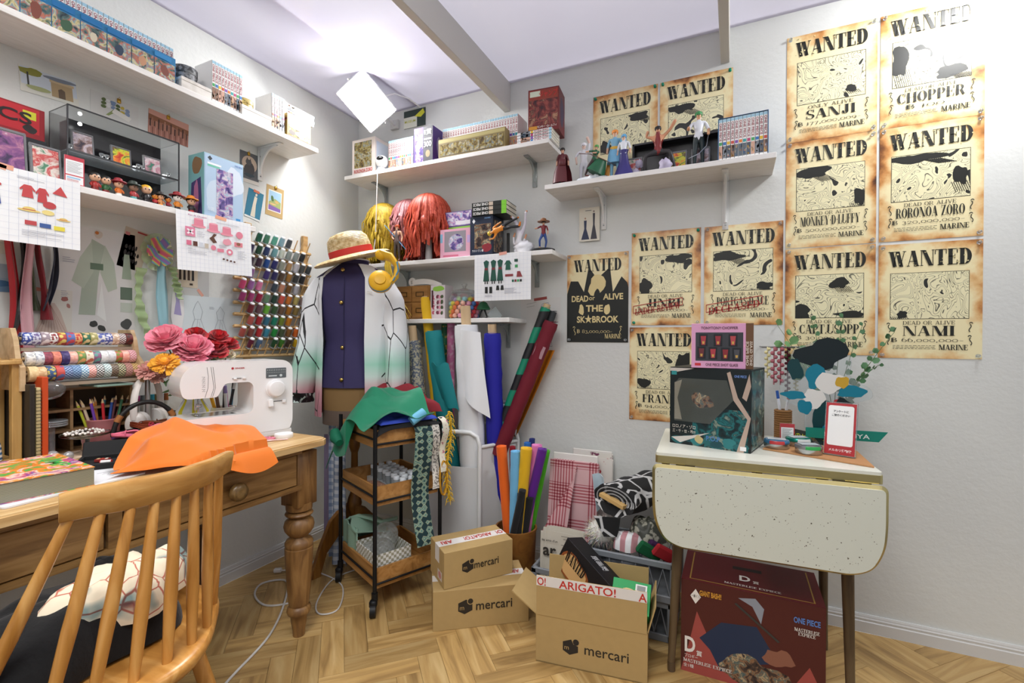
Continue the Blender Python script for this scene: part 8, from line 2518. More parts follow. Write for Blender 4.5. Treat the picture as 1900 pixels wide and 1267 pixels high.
# --- bin of felt rolls
bn=thing('fibre_bin', 'round brown fibre bin full of felt rolls', 'bin',(-.895,1.955,0),0)
MB().lathe([(0,0),(.082,0),(.092,.24),(.096,.25),(.096,.258),(.088,.258),(.079,.006),(0,.006)],36).build('body',wood('fibre_board', '#6e4318', '#8a5a22', '#9a6c30',(4,4,4),3,.6),bn)
for i,(x,y,z,lx,ly,r,c,nm,cat_) in enumerate([
 (-.955,1.92,.625,.02,0,.024, '#e8661a', 'orange', ''),(-.925,1.975,.615,0,0,.015, '#8c1020', 'crimson', ''),(-.875,1.90,.615,-.01,0,.022, '#6fb2dc', 'light blue', ''),
 (-.828,1.915,.63,-.03,0,.026, '#e0b01c', 'yellow', ''),(-.86,2.0,.635,0,0,.016, '#2a6cb8', 'bright blue', ''),(-.845,2.02,.65,0,0,.014, '#1c2a6a', 'navy', ''),
 (-.80,1.97,.635,-.03,0,.024, '#d87ab4', 'pink', ''),(-.765,1.95,.625,-.08,0,.021, '#5a1c86', 'purple', ''),(-.78,2.03,.60,-.05,0,.02, '#4fb81c', 'lime green', ''),
 (-.828,1.875,.455,-.075,.02,.016, '#1b1b1c', 'black', 'first'),(-.845,1.90,.43,-.02,.02,.018, '#161617', 'black', 'second'),(-.815,1.925,.41,-.02,.02,.017, '#18181a', 'black', 'third')]):
 lb=nm+' felt roll in the brown bin' if not cat_ else {'first': 'slanting black felt roll in the brown bin', 'second': 'upright black felt roll in front in the brown bin', 'third': 'short black felt roll at the right of the bin'}[cat_]
 bx,by=-.895+max(-.05,min(.05,(x+.895)*.5+lx)),1.955+max(-.05,min(.05,(y-1.955)*.6))
 roll(lb,(bx,by,.02),(x,y,z),r,mat(c,.9,sheen=.1),None,.02,0, 'felt_roll',rb=.9)

# --- fabric bolts against the wall
def plaid(nt,b,new,link):
 tc=new('TexCoord')
 sp=new('SeparateXYZ')
 link(tc.outputs['Object'],sp.inputs[0])
 outs=[]
 for k,per,lo in ((0,.165,.42),(2,.15,.45)):
  a=new('Math'); a.operation='MULTIPLY'; a.inputs[1].default_value=1/per
  link(sp.outputs[k],a.inputs[0])
  f=new('Math'); f.operation='FRACT'
  link(a.outputs[0],f.inputs[0])
  g=new('Math'); g.operation='GREATER_THAN'; g.inputs[1].default_value=lo
  link(f.outputs[0],g.inputs[0])
  a2=new('Math'); a2.operation='MULTIPLY'; a2.inputs[1].default_value=75
  link(sp.outputs[k],a2.inputs[0])
  f2=new('Math'); f2.operation='FRACT'
  link(a2.outputs[0],f2.inputs[0])
  g2=new('Math'); g2.operation='GREATER_THAN'; g2.inputs[1].default_value=.5
  link(f2.outputs[0],g2.inputs[0])
  m=new('Math'); m.operation='MULTIPLY'
  link(g.outputs[0],m.inputs[0]); link(g2.outputs[0],m.inputs[1])
  outs.append(m.outputs[0])
 ad=new('Math'); ad.operation='ADD'
 link(outs[0],ad.inputs[0]); link(outs[1],ad.inputs[1])
 dv=new('Math'); dv.operation='MULTIPLY'; dv.inputs[1].default_value=.5
 link(ad.outputs[0],dv.inputs[0])
 r=ramp(new,[(0, '#cfa8aa'),(.5, '#a85a62'),(1, '#7a2430')])
 link(dv.outputs[0],r.inputs[0])
 link(r.outputs[0],b.inputs['Base Color'])
 b.inputs['Roughness'].default_value=.85
PLD=nodes_mat('red_plaid',plaid)
FLO=speck('red_floral_print', '#e2ddd4', '#b8303a',26,.56,.6)
def bolt(name,label,loc,w,h,m,lean,rz=0.,d=.035,board=True):
 t=thing(name,label, 'fabric bolt',loc,rot=(lean,0,rz))
 MB().box((0,0,h/2),(w,d,h),0,None,.01).build('fabric',m,t)
 MB().grid(lambda u,v: (-w/2+w*u*(1-.0*v),-d/2-.004-.006*math.sin(4*u+2*v),h*(1-v)),10,10,0,.002).build('loose_layer',m,t)
 if board:
  MB().box((0,.0,h+.012),(w*.94,.012,.035),0,None,.003).build('board',mat('#dcd8d2',.6),t)
 return t
bolt('fabric_bolt', 'red and pink plaid fabric bolt leaning on the wall',(-.655,2.02,.01),.225,.55,PLD,-.11)
drape('plaid_corner', 'folded over corner of the plaid fabric bolt', 'cloth',lambda u,v: (-.655+.02*(1-v)-.115*v*u-.0*u,1.985+.05*(1-v)*1.-.035*(v)+.012*math.sin(3*u),.555-(.30*v)-.05*u*(1-v)),10,12,PLD)
bolt('fabric_bolt', 'white bolt with red flowers behind the plaid one',(-.60,2.12,.01),.2,.555,FLO,-.09)
bolt('fabric_bolt', 'floral fabric bolt at the back right',(-.555,2.165,.01),.1,.575,speck('multi_floral', '#e0dcd2', '#7a3a5a',34,.56,.62),-.03,board=False)
drape('pale_blue_cloth', 'pale blue cloth tucked beside the plaid bolt', 'cloth',lambda u,v: (-.55+.055*u+.02*v,1.99+.03*math.sin(4*u),.53-.16*v*(1-.3*u)),8,8,mat('#b9c8d0',.7))
def graphic(nt,b,new,link):
 tc=new('TexCoord')
 v=new('TexVoronoi')
 v.feature='DISTANCE_TO_EDGE'
 v.inputs['Scale'].default_value=13
 link(tc.outputs['Object'],v.inputs['Vector'])
 r=ramp(new,[(.05, '#c9c9c9'),(.075, '#141416')])
 link(v.outputs['Distance'],r.inputs[0])
 link(r.outputs[0],b.inputs['Base Color'])
 b.inputs['Roughness'].default_value=.8
GRA=nodes_mat('black_white_graphic',graphic)
bl=thing('graphic_fabric_bolt', 'thick roll of black and white patterned fabric on the crate', 'fabric bolt',(-.445,1.855,.468),rot=(0,.02,.38))
mb=MB()
vs,n,K=[],36,12
for i in range(K+1):
 for j in range(n):
  a=2*PI*j/n
  k=1+.05*math.sin(3*a+i)+.03*math.sin(9*a)
  vs.append((.04+.30*i/K+.02*math.sin(a),.105*k*math.cos(a)*1.,.058*k*math.sin(a)))
mb.add(vs,[(i*n+j,i*n+(j+1) % n,(i+1)*n+(j+1) % n,(i+1)*n+j) for i in range(K) for j in range(n)]+[list(range(n))[::-1],[K*n+j for j in range(n)]],0,True)
bb_=mb.build('fabric',GRA,bl,(0,0,0),(0,0,0))
bl.rotation_euler=(0,0,1.15)
rg=MB()
for k in range(7):
 rg.tube([(.036,(.098-.011*k)*math.cos(a),(.053-.0062*k)*math.sin(a)) for a in [2*PI*j/30 for j in range(30)]],.0028,5,k % 2,closed=True)
rg.build('wound_edge',[mat('#1a1a1c',.8),mat('#9a9a9c',.8)],bl)
MB().box((.028,0,0),(.03,.12,.016),0,R3(.2),.001).build('board',mat('#c9a468',.7),bl)
drape('graphic_fabric_end', 'loose corner of the black and white fabric', 'cloth',lambda u,v: (-.49+.10*u*(1-.5*v)+.04*v,1.80+.02*u,.425-.075*v),6,6,GRA)

# --- crates and what is in them
GRY=mat('#7d8288',.5)
def crate(label,x0,x1,y0,y1,z,h):
 t=thing('plastic_crate',label, 'crate',((x0+x1)/2,(y0+y1)/2,z))
 w,d=x1-x0,y1-y0
 MB().box((0,0,.004),(w-.01,d-.01,.008)).build('bottom',GRY,t)
 for zz,k in ((h-.012,.024),(.014,.028)):
  for sx,sy,a,b in ((0,-1,w,.012),(0,1,w,.012),(-1,0,.012,d),(1,0,.012,d)):
   MB().box((sx*(w/2-.006),sy*(d/2-.006),zz),(a,b,k),0,None,.003).build('rim',GRY,t)
 for sx in (-1,1):
  for sy in (-1,1):
   MB().box((sx*(w/2-.012),sy*(d/2-.012),h/2),(.024,.024,h-.004),0,None,.004).build('corner_post',GRY,t)
 nx=6
 for s in (-1,1):
  for i in range(nx):
   xa,xb=-w/2+.024+(w-.048)*i/nx,-w/2+.024+(w-.048)*(i+1)/nx
   MB().tube([(xa,s*(d/2-.005),.03),((xa+xb)/2,s*(d/2-.005),h-.026),(xb,s*(d/2-.005),.03)],.0045,5).build('lattice',GRY,t)
   ya,yb=-d/2+.024+(d-.048)*i/nx,-d/2+.024+(d-.048)*(i+1)/nx
   MB().tube([(s*(w/2-.005),ya,.03),(s*(w/2-.005),(ya+yb)/2,h-.026),(s*(w/2-.005),yb,.03)],.0045,5).build('lattice',GRY,t)
 return t
crate('lower grey plastic crate beside the red box',-.51,-.19,1.80,2.04,0,.148)
crate('upper grey plastic crate holding cloths',-.525,-.18,1.79,2.05,.149,.15)
crate('small grey crate holding the newspaper',-.755,-.545,1.80,1.95,0,.17)
fl_=thing('fluffy_yarn', 'fluffy pastel yarn ball in the grey crate', 'yarn',(-.475,1.86,.345))
MB().ell((0,0,0),(.055,.05,.045),18,12).build('ball',mat('#d6d3cc',.95),fl_)
fm2=MB()
r_=random.Random(3)
for k in range(900):
 a,z=r_.uniform(0,6.283),r_.uniform(-1,1)
 q=math.sqrt(1-z*z)
 d=Vector((q*math.cos(a),q*math.sin(a),z))
 p=Vector((d.x*.055,d.y*.05,d.z*.045))
 e=p+d*.018+Vector((r_.uniform(-.009,.009),r_.uniform(-.009,.009),r_.uniform(-.009,.009)))
 s=d.cross(Vector((r_.random(),r_.random(),r_.random()))).normalized()*.0016
 fm2.add([p-s,p+s,e],[(0,1,2)],k % 4)
o=fm2.build('fluff',[mat(c,.9) for c in ('#ece9e2', '#d8d8a8', '#e2c6c4', '#c9d6de')],fl_); o['kind']='stuff'
heap('white_cloth', 'white cloth with red stripes in the upper crate', 'cloth',(-.37,1.86,.30),.06,.05,.055,gingham('white_red_stripe', '#dfdfe0', '#dcd4d4', '#b8848a',24,0,(0,0)),4,5,.3)
heap('camo_cloth', 'grey black patterned cloth in the upper crate', 'cloth',(-.31,1.93,.30),.075,.06,.10,speck('camo', '#3a3c34', '#a8a698',40,.5,.56),7,5,.3)
for k,(c,x,y,lb) in enumerate((('#0c5a34',-.285,1.85, 'dark green folded felt in the crate'),('#40204c',-.255,1.875, 'dark purple folded felt in the crate'),('#a01c24',-.225,1.85, 'red folded felt in the crate'))):
 o=MB().box((0,0,0),(.1,.022,.05),0,R3(.3,.5,.5),.006).build('folded_felt',mat(c,.9),None,(x,y,.305)); tag(o,lb, 'felt')
nw=thing('newspaper', 'folded newspaper standing in the small grey crate', 'newspaper',(-.655,1.868,.01),rot=(-.06,0,.04))
NP=mat('#d0cabc',.8)
for k,(y,h,w,x) in enumerate(((0,.285,.17,.0),(.006,.30,.175,.012),(.012,.305,.165,.02))):
 MB().grid(lambda u,v: (x-w/2+w*u,y+.006*math.sin(4*u)-.01*(u<.05),h*v),12,4,0,.002).build('page',NP,nw)
letters('ar',nw,(-.045,-.0085,.185),(1,0,0),(0,0,1),.035,None, '#2c2a28',.02)
letters('les amis d\'un',nw,(-.045,-.0085,.245),(1,0,0),(0,0,1),.010,.07, '#2c2a28',.01)
mb=MB()
for k in range(10):
 mb.box((.04,-.0085,.275-.012*k),(.07-.02*(k % 3),.0006,.0022))
mb.build('text_lines',mat('#77726a',.8),nw)

# --- cardboard boxes
KR='#b39764'
KM=mat(KR,.8,noise=.06,scale=40)
LOGO='#2a2622'
def logo(face,x,y,s,asp):
 """cube mark with a round knob and a small m, s = size in face height units"""
 k=s/asp
 hx=lambda *a: [(x+px*k,y+py*s) for px,py in a]
 return [('p',face,hx((-.5,-.28),(-.05,-.52),(.5,-.28),(.5,.3),(.05,.5),(-.5,.28)),LOGO),('p',face,disc(x+.36*k,y+.36*s,.24*k,.24*s),KR),('p',face,disc(x+.36*k,y+.36*s,.19*k,.19*s),LOGO),('t',face, 'm',x-.24*k,y-.2*s,.22*s,.3*k,KR,.0)]
ln_,h_=.374,.152
pack('shipping_box', 'lower closed cardboard box with a black printed logo', 'box',(-.875-.1*.59,1.595+.1*.81,0),math.atan2(.221,.302),(ln_,.2,h_),KR,logo('front',.33,.55,.36,ln_/h_)+[('t', 'front', 'mercari',.63,.44,.22,.38,LOGO,.008),('p', 'top',rect(0,.38,1,.62), '#dcd8d4'),('t', 'top', 'ARIGATO!',.8,.57,-.14,-.3, '#c4342c',.01),('p', 'left',rect(.4,.75,.6,1), '#dcd8d4')],body_mat=KM,bev=.0015)
c52,s52=math.cos(math.radians(52.4)),math.sin(math.radians(52.4))
uw,ud,uh=.295,.17,.140
pack('shipping_box', 'upper cardboard box with red lettered tape along its top', 'box',(-.995+c52*uw/2-s52*ud/2,1.514+s52*uw/2+c52*ud/2,.153),math.radians(52.4),(uw,ud,uh),KR,logo('front',.33,.5,.34,uw/uh)+[('t', 'front', 'mercari',.6,.4,.2,.36,LOGO,.008),('p', 'top',rect(0,.36,1,.66), '#e2deda'),('t', 'top', 'ARIGATO!',.6,.6,-.17,-.42, '#c4342c',.012),('t', 'top', 'ARI',.14,.6,-.17,-.16, '#c4342c',.012),('t', 'top', 'O!',.93,.6,-.17,-.1, '#c4342c',.012),('p', 'left',rect(.36,.55,.66,1), '#e2deda'),('p', 'left',rect(.55,.12,.85,.38), '#d8cfc8'),('p', 'left',disc(.7,.25,.1,.1), '#c98a84')],body_mat=KM,bev=.0015)
ob=thing('open_box', 'large open cardboard box holding a black and a green box', 'box',(-.4285-.095*math.sin(.134),1.532+.095*math.cos(.134),0),.134)
w,d,h,T=.372,.19,.163,.004
MB().box((0,0,T/2),(w,d,T)).build('bottom',KM,ob)
MB().box((0,-d/2+T/2,h/2),(w,T,h)).build('front_panel',KM,ob)
MB().box((0,d/2-T/2,h/2),(w,T,h)).build('back_panel',KM,ob)
for s in (-1,1):
 MB().box((s*(w/2-T/2),0,h/2),(T,d-2*T,h)).build('side_panel',KM,ob)
MB().box((0,-d/2+.0,h+.068),(w-.004,T,.135)).build('flap',KM,ob)
MB().box((0,d/2+.006,h+.062),(w-.004,T,.12),0,R3(-.1)).build('flap',KM,ob)
MB().box((-w/2-.045,0,h+.03),(T,d-.01,.11),0,R3(0,-.95)).build('flap',KM,ob)
MB().box((w/2+.012,0,h+.045),(T,d-.01,.09),0,R3(0,.26)).build('flap',KM,ob)
MB().box((0,-d/2-.0025,h+.119),(w-.004,.001,.034)).build('tape',mat('#e2deda',.4),ob)
letters('ARIGATO!',ob,(-.01,-d/2-.0035,h+.104),(1,0,0),(0,0,1),.027,.19, '#c4342c',.014)
letters('O!',ob,(-.166,-d/2-.0035,h+.104),(1,0,0),(0,0,1),.027,.03, '#c4342c',.014)
letters('A',ob,(.17,-d/2-.0035,h+.104),(1,0,0),(0,0,1),.027,.026, '#c4342c',.014)
letters('mercari',ob,(.055,-d/2-.0004,.056),(1,0,0),(0,0,1),.032,.145,LOGO,.008)
mk=MB()
for q in ([(-.5,-.28),(-.05,-.52),(.5,-.28),(.5,.12),(.2,.2),(.05,.5),(-.5,.28)],[(.36+.2*math.cos(a),.36+.2*math.sin(a)) for a in [2*PI*i/18 for i in range(18)]]):
 mk.flat([(x*.052,y*.052) for x,y in q],(-.065,-d/2-.0004,.072),(1,0,0),(0,0,1))
mk.build('logo',mat(LOGO,.7),ob)
letters('m',ob,(-.078,-d/2-.0008,.062),(1,0,0),(0,0,1),.010,.015,KR)
pack('wanted_box', 'black box lettered WANTED tilted in the open cardboard box', 'box',(-.50,1.70,.19),0,(.26,.085,.115), '#17161a',[('p', 'front',blob(.32,.36,.28,.42,6,18,.3), '#8a4a24'),('p', 'front',blob(.32,.36,.24,.36,6,18,.3), '#c9a06a'),('s', 'front',serif('WANTED',.32,.38,.36,.42,.27,.06), '#1a1816'),('t', 'top','\u539f\u753b\u5c55', .55, .35, .35, .3, '#c9c9cc', .01), ('t', 'right', 'ONE PIECE', .5, .5, .2, .7, '#8a3a2c',.02)],rot=(-.25,.36,-.55))
pack('green_box', 'bright green box with a cream label in the open cardboard box', 'box',(-.315,1.655,.185),0,(.125,.1,.10), '#159a50',[('p', 'top',blob(.45,.5,.22,.26,4,16,.15), '#d8c08a'),('p', 'top',rect(.22,.42,.68,.56), '#a83a2c'),('p', 'top',rect(.6,.6,.9,.92), '#e4e4e0'),('p', 'top',rect(.64,.72,.86,.88), '#8a8a88'),('p', 'front',rect(.1,.1,.9,.9), '#12884a')],rot=(.75,.05,.1))

# --- drop-leaf table
def terrazzo(nt,b,new,link):
 tc=new('TexCoord')
 v=new('TexVoronoi')
 v.inputs['Scale'].default_value=150
 link(tc.outputs['Object'],v.inputs['Vector'])
 n=new('TexNoise')
 n.inputs['Scale'].default_value=75
 link(tc.outputs['Object'],n.inputs['Vector'])
 m=new('Math'); m.operation='MULTIPLY_ADD'
 m.inputs[1].default_value=1.3
 link(n.outputs['Fac'],m.inputs[0])
 link(v.outputs['Distance'],m.inputs[2])
 r=ramp(new,[(.60, '#4a4638'),(.68, '#8a8474'),(.70, '#d2d5c8')])
 link(m.outputs[0],r.inputs[0])
 link(r.outputs[0],b.inputs['Base Color'])
 b.inputs['Roughness'].default_value=.28
FOR=nodes_mat('speckled_laminate',terrazzo)
BRS=mat('#bdb07a',.28,.85,noise=.15,scale=30)
TA=.057
tb=thing('drop_leaf_table', 'speckled cream drop-leaf table with brass edging', 'table',(.0765,1.615,0),TA)
hw=.305
MB().prism(rounded([(-hw,0),(hw,0),(hw,.45),(-hw,.45)],.012),(0,0,.736),(1,0,0),(0,1,0),.009).build('top',mat('#dcdcd0',.25),tb)
MB().prism(rounded([(-hw-.002,-.002),(hw+.002,-.002),(hw+.002,.452),(-hw-.002,.452)],.012),(0,0,.712),(1,0,0),(0,1,0),.024).build('brass_edge',BRS,tb)
lf=[(-hw,0),(hw,0),(hw,-.11),(hw-.005,-.17),(hw-.03,-.225),(hw-.075,-.245),(-hw+.075,-.245),(-hw+.03,-.225),(-hw+.005,-.17),(-hw,-.11)]
lr=rounded(lf,[.012,.012,.04,.04,.04,.03,.03,.04,.04,.04])
leaf=MB().prism(lr,(0,-.004,.702),(1,0,0),(0,0,1),.018).build('leaf',FOR,tb)
MB().tube([(x,-.013,.702+z) for x,z in lr],.0098,4,closed=True,smooth=False).build('brass_edge',BRS,tb)
leaf.location.y=-.0045
for x in (-.2,.2):
 MB().box((x,-.006,.708),(.03,.012,.012)).build('hinge',mat('#4a4232',.4,.7),tb)
for x in (-.28,0,.28):
 MB().box((x,.225,.69),(.018,.38,.04)).build('under_rail',mat('#6a5a44',.6),tb)
LEGM=wood('walnut_leg', '#3f3020', '#544330', '#66543c',(8,8,1.2),3,.4)
for x0,y0,x1,y1 in ((-.225,.075,-.256,.062),(.235,.075,.25,.062),(-.225,.375,-.256,.39),(.235,.375,.25,.39)):
 L_=MB().tube([(x0,y0,.71),(x1,y1,.03)],[.021,.0115],14).build('leg',LEGM,tb)
 MB().tube([(x1,y1,.03),(x1,y1,0)],.0125,12).build('foot_cap',mat('#6a5a48',.4,.5),L_)
# things on the table
ZT=.7452
a14=-math.atan2(.065,.261)
fw,fd,fh=.266,.20,.272
fbx=Vector((-.205,1.775,ZT))
fc=(fbx.x+math.cos(a14)*fw/2-math.sin(a14)*fd/2,fbx.y+math.sin(a14)*fw/2+math.cos(a14)*fd/2,ZT)
fg=pack('figure_box', 'large dark teal figure box with a window on the table', 'box',fc,a14,(fw,fd,fh), '#0f1f22',[('p', 'front',rect(.0,.0,1,1), '#0e1a1c'),('p', 'front',rect(.3,0,.97,.5),A_TEAL),('p', 'front',[(.06,.30),(.52,.30),(.80,.62),(.72,.86),(.12,.86),(.06,.78)], '#3a3f38'),('p', 'front',blob(.44,.58,.13,.12,4,16,.5),A_DUSK),('p', 'front',[(.06,.32),(.16,.32),(.1,.6),(.16,.84),(.06,.8)], '#8a8474')]+[('p', 'front',blob(.1+.13*k,.06+.02*(k % 2),.08,.05,k,12,.5),('#1f5f62', '#16454c', '#2a7476')[k % 3]) for k in range(7)]+[('p', 'front',[(.02,.08),(.14,.02),(.32,.10),(.52,.19),(.3,.13)], '#c9c2ba'),('p', 'front',[(.72,.95),(.80,.62),(.96,.40),(.84,.0),(.92,.0),(1,.42),(.85,.66),(.76,.97)], '#b59f90'),('p', 'front',[(.98,.95),(.9,.66),(.95,.62),(1,.8)], '#b59f90'),  ('p', 'front',[(0,.95),(.1,.94),(.32,.99),(0,.99)], '#c2bab2'),('t', 'front','\u30ed\u30ed\u30ce\u30a2\u30fb\u30be\u30ed', .19, .21, .05, .3, '#cfc8bc', .005), ('t', 'front', '\u4e09\u30fb\u5343\u30fb\u4e16\u30fb\u754c!!!', .19, .15, .045, .3, '#cfc8bc', .005), ('t', 'front', 'P.O.P', .56, .09, .06, .17, '#4a7ab0', .02), ('p', 'front', blob(.38, .09, .05, .05, 2), '#b8a878'), ('t', 'front', 'ONE PIECE', .88, .90, .03, .14, '#6f90d0', .02), ('p', 'front', rect(.88, .02, .95, .07), '#e8e8e8'), ('p', 'front', rect(.02, .90, .09, .95), '#2f8a8c')] + [('p', 'right',rect(.03,.02,.97,.98),A_TEAL)])
MB().prism([(.06*fw-fw/2,.30*fh),(.52*fw-fw/2,.30*fh),(.80*fw-fw/2,.62*fh),(.72*fw-fw/2,.86*fh),(.12*fw-fw/2,.86*fh),(.06*fw-fw/2,.78*fh)],(0,-fd/2-.003,0),(1,0,0),(0,0,1),.0005).build('window',mat('#eef2f2',.04,trans=.95,alpha=.25),fg)
gl=[('p', 'front',rect(.07,.16,.84,.80), '#3a3c42'),('t', 'front','TONYTONY\u00b7CHOPPER', .46, .87, .06, .6, '#4a2c34', .01), ('t', 'front', 'ONE PIECE SHOT GLASS', .5, .05, .06, .52, '#4a2c34', .01), ('p', 'front', rect(.06, .05, .16, .11), '#c8343c'), ('p', 'front', disc(.9, .5, .05, .04), '#e8a8c4'), ('p', 'front', rect(.88, 0, 1, 1), '#6a4a30'), ('t', 'front', '1', .94, .5, .001, .001, '#6a4a30')]
for k in range(7):
 x,z=((.2,.62),(.44,.62),(.68,.62),(.17,.34),(.36,.33),(.56,.32),(.74,.32))[k]
 gl+=[('p', 'front',rect(x-.07,z-.13,x+.07,z+.14), '#1e2026'),('p', 'front',[(x-.03,z-.1),(x+.03,z-.1),(x+.045,z+.1),(x-.045,z+.1)],('#a83a44', '#98323c', '#b0464c', '#6a2f34', '#a83a44', '#8a2c34', '#4a4a50')[k]),('p', 'front',[(x-.015,z-.08),(x+.015,z-.08),(x+.02,z-.02),(x-.02,z-.02)], '#c9a050')]
pk=pack('glass_set_box', 'pink boxed shot glass set on top of the dark teal box', 'box',(-.035,1.775,ZT+fh+.001),-.03,(.192,.07,.152), '#dba0c4',gl)
for k,s in enumerate(('ONE PIECE', 'SHOT GLASS')):
 vs,fs,tw,th=text_mesh(s,.01)
 MB().add([(.078+.011*k-.004+(1-vy/th)*-.008+.008,-.0375,.012+vx/tw*.08) for vx,vy in vs],fs).build('lettering',mat('#e8dccc',.5),pk)
o=MB().prism([(.092,1.795),(.372,1.680),(.372,1.90),(.15,2.0)],(0,0,ZT+.0005),(1,0,0),(0,1,0),.004).build('cardboard_sheet',mat('#b8875a',.8)); tag(o, 'flat brown cardboard sheet on the table under the tins', 'cardboard')
def tin(label,x,y,c1,c2,rz):
 t=thing('candy_tin',label, 'tin',(x,y,ZT+.005),rz)
 MB().lathe([(0,0),(.036,0),(.038,.002),(.038,.018)],32).build('body',mat('#b9bcbe',.25,.9),t)
 MB().lathe([(.0385,.016),(.0395,.017),(.0395,.022),(.037,.027),(.028,.029),(0,.0295)],32).build('lid',mat(c1,.2,.5),t)
 MB().flat([(-.027,-.018),(.027,-.018),(.027,.018),(-.027,.018)],(0,0,.0299),(1,0,0),(0,1,0)).build('label',mat('#d4dce0',.3,.3),t)
 MB().lathe([(.0398,.0165),(.0400,.022),(.0376,.0274)],10,0,(0,0,0),R3(0,0,-2.2),arc=1.2).build('stripe',mat(c2,.25),t)
tin('round tin with a blue and red lid on the table',.135,1.83, '#4a86b0', '#b83a3c',0)
tin('round tin with a teal lid behind the others',.205,1.90, '#1f8a7c', '#d6dcdc',.5)
tin('round tin with a grey and green lid nearest the front',.222,1.785, '#8a8a8c', '#2f9a4c',.3)
sg=thing('notice_stand', 'red and white acrylic notice stand leaning on the table', 'sign',(.302,1.775,ZT+.006),rot=(-.22,0,-.35))
MB().box((0,.003,.085),(.086,.003,.17),0,None,.001).build('acrylic',mat('#f2f5f6',.04,trans=.9),sg)
MB().box((0,0,.085),(.08,.001,.162)).build('card',mat('#b02a30',.4),sg)
MB().prism(rounded([(-.034,.032),(.034,.032),(.034,.158),(-.034,.158)],.007),(0,-.0008,0),(1,0,0),(0,0,1),.0003).build('panel',mat('#f0f0ee',.4),sg)
letters('\u30a2\u30f3\u30b1\u30fc\u30c8\u306b', sg, (0, -.0016, .136), (1, 0, 0), (0, 0, 1), .0075, .04, '#2a2a2a',.03)
letters('\u3054\u5354\u529b\u304f\u3060\u3055\u3044', sg, (0, -.0016, .124), (1, 0, 0), (0, 0, 1), .0075, .048, '#2a2a2a',.03)
letters('\u30e1\u30eb\u30ab\u30ea\u535a\u7269\u9928', sg, (.002, -.0016, .013), (1, 0, 0), (0, 0, 1), .009, .06, '#f0dede',.03)
MB().box((0,.035,.002),(.084,.07,.003)).build('foot',mat('#f2f5f6',.04,trans=.9),sg)
# acrylic standee with loose abstract shapes
sd=thing('acrylic_standee', 'clear acrylic standee with teal and dark printed shapes', 'standee',(.28,1.955,ZT),.05)
out=[(-.02,0),(.09,0),(.10,.08),(.07,.14),(.15,.17),(.145,.2),(.08,.24),(.09,.30),(.0,.37),(-.09,.33),(-.10,.26),(-.13,.20),(-.12,.15),(-.05,.12),(-.05,.05)]
MB().prism(rounded(out,.015),(0,0,.004),(1,0,0),(0,0,1),.003).build('acrylic',mat('#eef3f4',.04,trans=.9),sd)
pr,msd=MB(),[mat(c,.4) for c in ('#0c1c20', '#0c7a92', '#e2e0da', '#083c40', '#c9a030', '#b02a30')]
for k,(cx,cy,rx,ry,m) in enumerate(((.0,.31,.07,.05,0),(.03,.08,.055,.08,3),(-.02,.24,.04,.05,1),(.03,.215,.05,.04,2),(-.02,.16,.04,.035,2),(.09,.19,.045,.018,1),(-.09,.17,.035,.015,1),(-.05,.13,.02,.03,1),(.03,.05,.03,.04,1),(.06,.22,.02,.02,4),(-.08,.26,.02,.04,3),(.05,.15,.02,.012,5),(.06,.11,.03,.05,0))):
 pr.flat(blob(cx,cy,rx,ry,k+5,18,.5),(0,-.0035-.00012*k,.004),(1,0,0),(0,0,1),m)
pr.build('print',msd,sd)
MB().prism([(-.05,.03),(.16,.03),(.185,.065),(-.05,.065)],(0,-.02,0),(1,0,0),(0,0,1),.003).build('name_bar',mat('#12806f',.4),sd)
letters('MIDORIYA',sd,(.07,-.0236,.038),(1,0,0),(0,0,1),.015,.13, '#dfeae6',.015)
MB().lathe([(0,0),(.05,0),(.05,.004),(0,.004)],28,0,(.03,-.02,0)).build('base',mat('#eef3f4',.04,trans=.9),sd)
MB().cyl((.07,-.0215,.004),(.07,-.0215,.032),.003,None,8).build('bar_post',mat('#eef3f4',.04,trans=.9),sd)
pack('info_card', 'small red and white notice card behind the tins', 'card',(.175,1.93,ZT+.005),.05,(.046,.002,.068), '#d8d8da',[('p', 'front',rect(0,0,1,1), '#b83a40'),('p', 'front',rect(.08,.08,.92,.8), '#eceaea')]+[('p', 'front',rect(.16,.7-.06*k,.84-.1*(k % 3),.72-.06*k), '#6a6a6c') for k in range(10)],bev=0,body='card')
lg=thing('title_plate', 'yellow green lettered acrylic title plate behind the teal tin', 'sign',(.235,1.955,ZT+.006),rot=(-.2,0,-.1))
MB().box((0,.002,.02),(.12,.003,.04),0,R3(0,.15),.001).build('acrylic',mat('#20241c',.3),lg)
letters('\u50d5\u306e\u30d2\u30fc\u30ed\u30fc', lg, (0, -.001, .012), (1, 0, -.15), (.15, 0, 1), .017, .105, '#c2cc2a',.02)
# eucalyptus behind, trims and the wicker pot
GV=thing('small_vase', 'small vase half hidden behind the acrylic standee', 'vase',(.33,2.035,ZT))
MB().lathe([(0,0),(.022,0),(.026,.03),(.02,.08),(.016,.1),(.018,.105),(.013,.1),(0,.03)],20).build('body',mat('#8f9a94',.3),GV)
leafy('eucalyptus', 'green eucalyptus sprays rising behind the acrylic standee', 'plant',(.33,2.035,ZT+.09),[(.50,2.02,1.145),(.36,2.06,1.2),(.26,2.05,1.19),(.46,2.03,1.03),(.42,2.07,1.17)],.032, '#4f7a52',round_=True,per=9,seed=5)
leafy('round_leaf_spray', 'spray of large round leaves at the left of the standee', 'plant',(.325,2.03,ZT+.09),[(.15,2.03,1.17),(.17,2.04,1.10),(.20,2.05,1.14)],.05, '#6f9a62',round_=True,per=4,seed=9)
pt=thing('wicker_pot', 'tall narrow wicker pot with pens beside the dark box', 'pot',(.17,2.03,ZT))
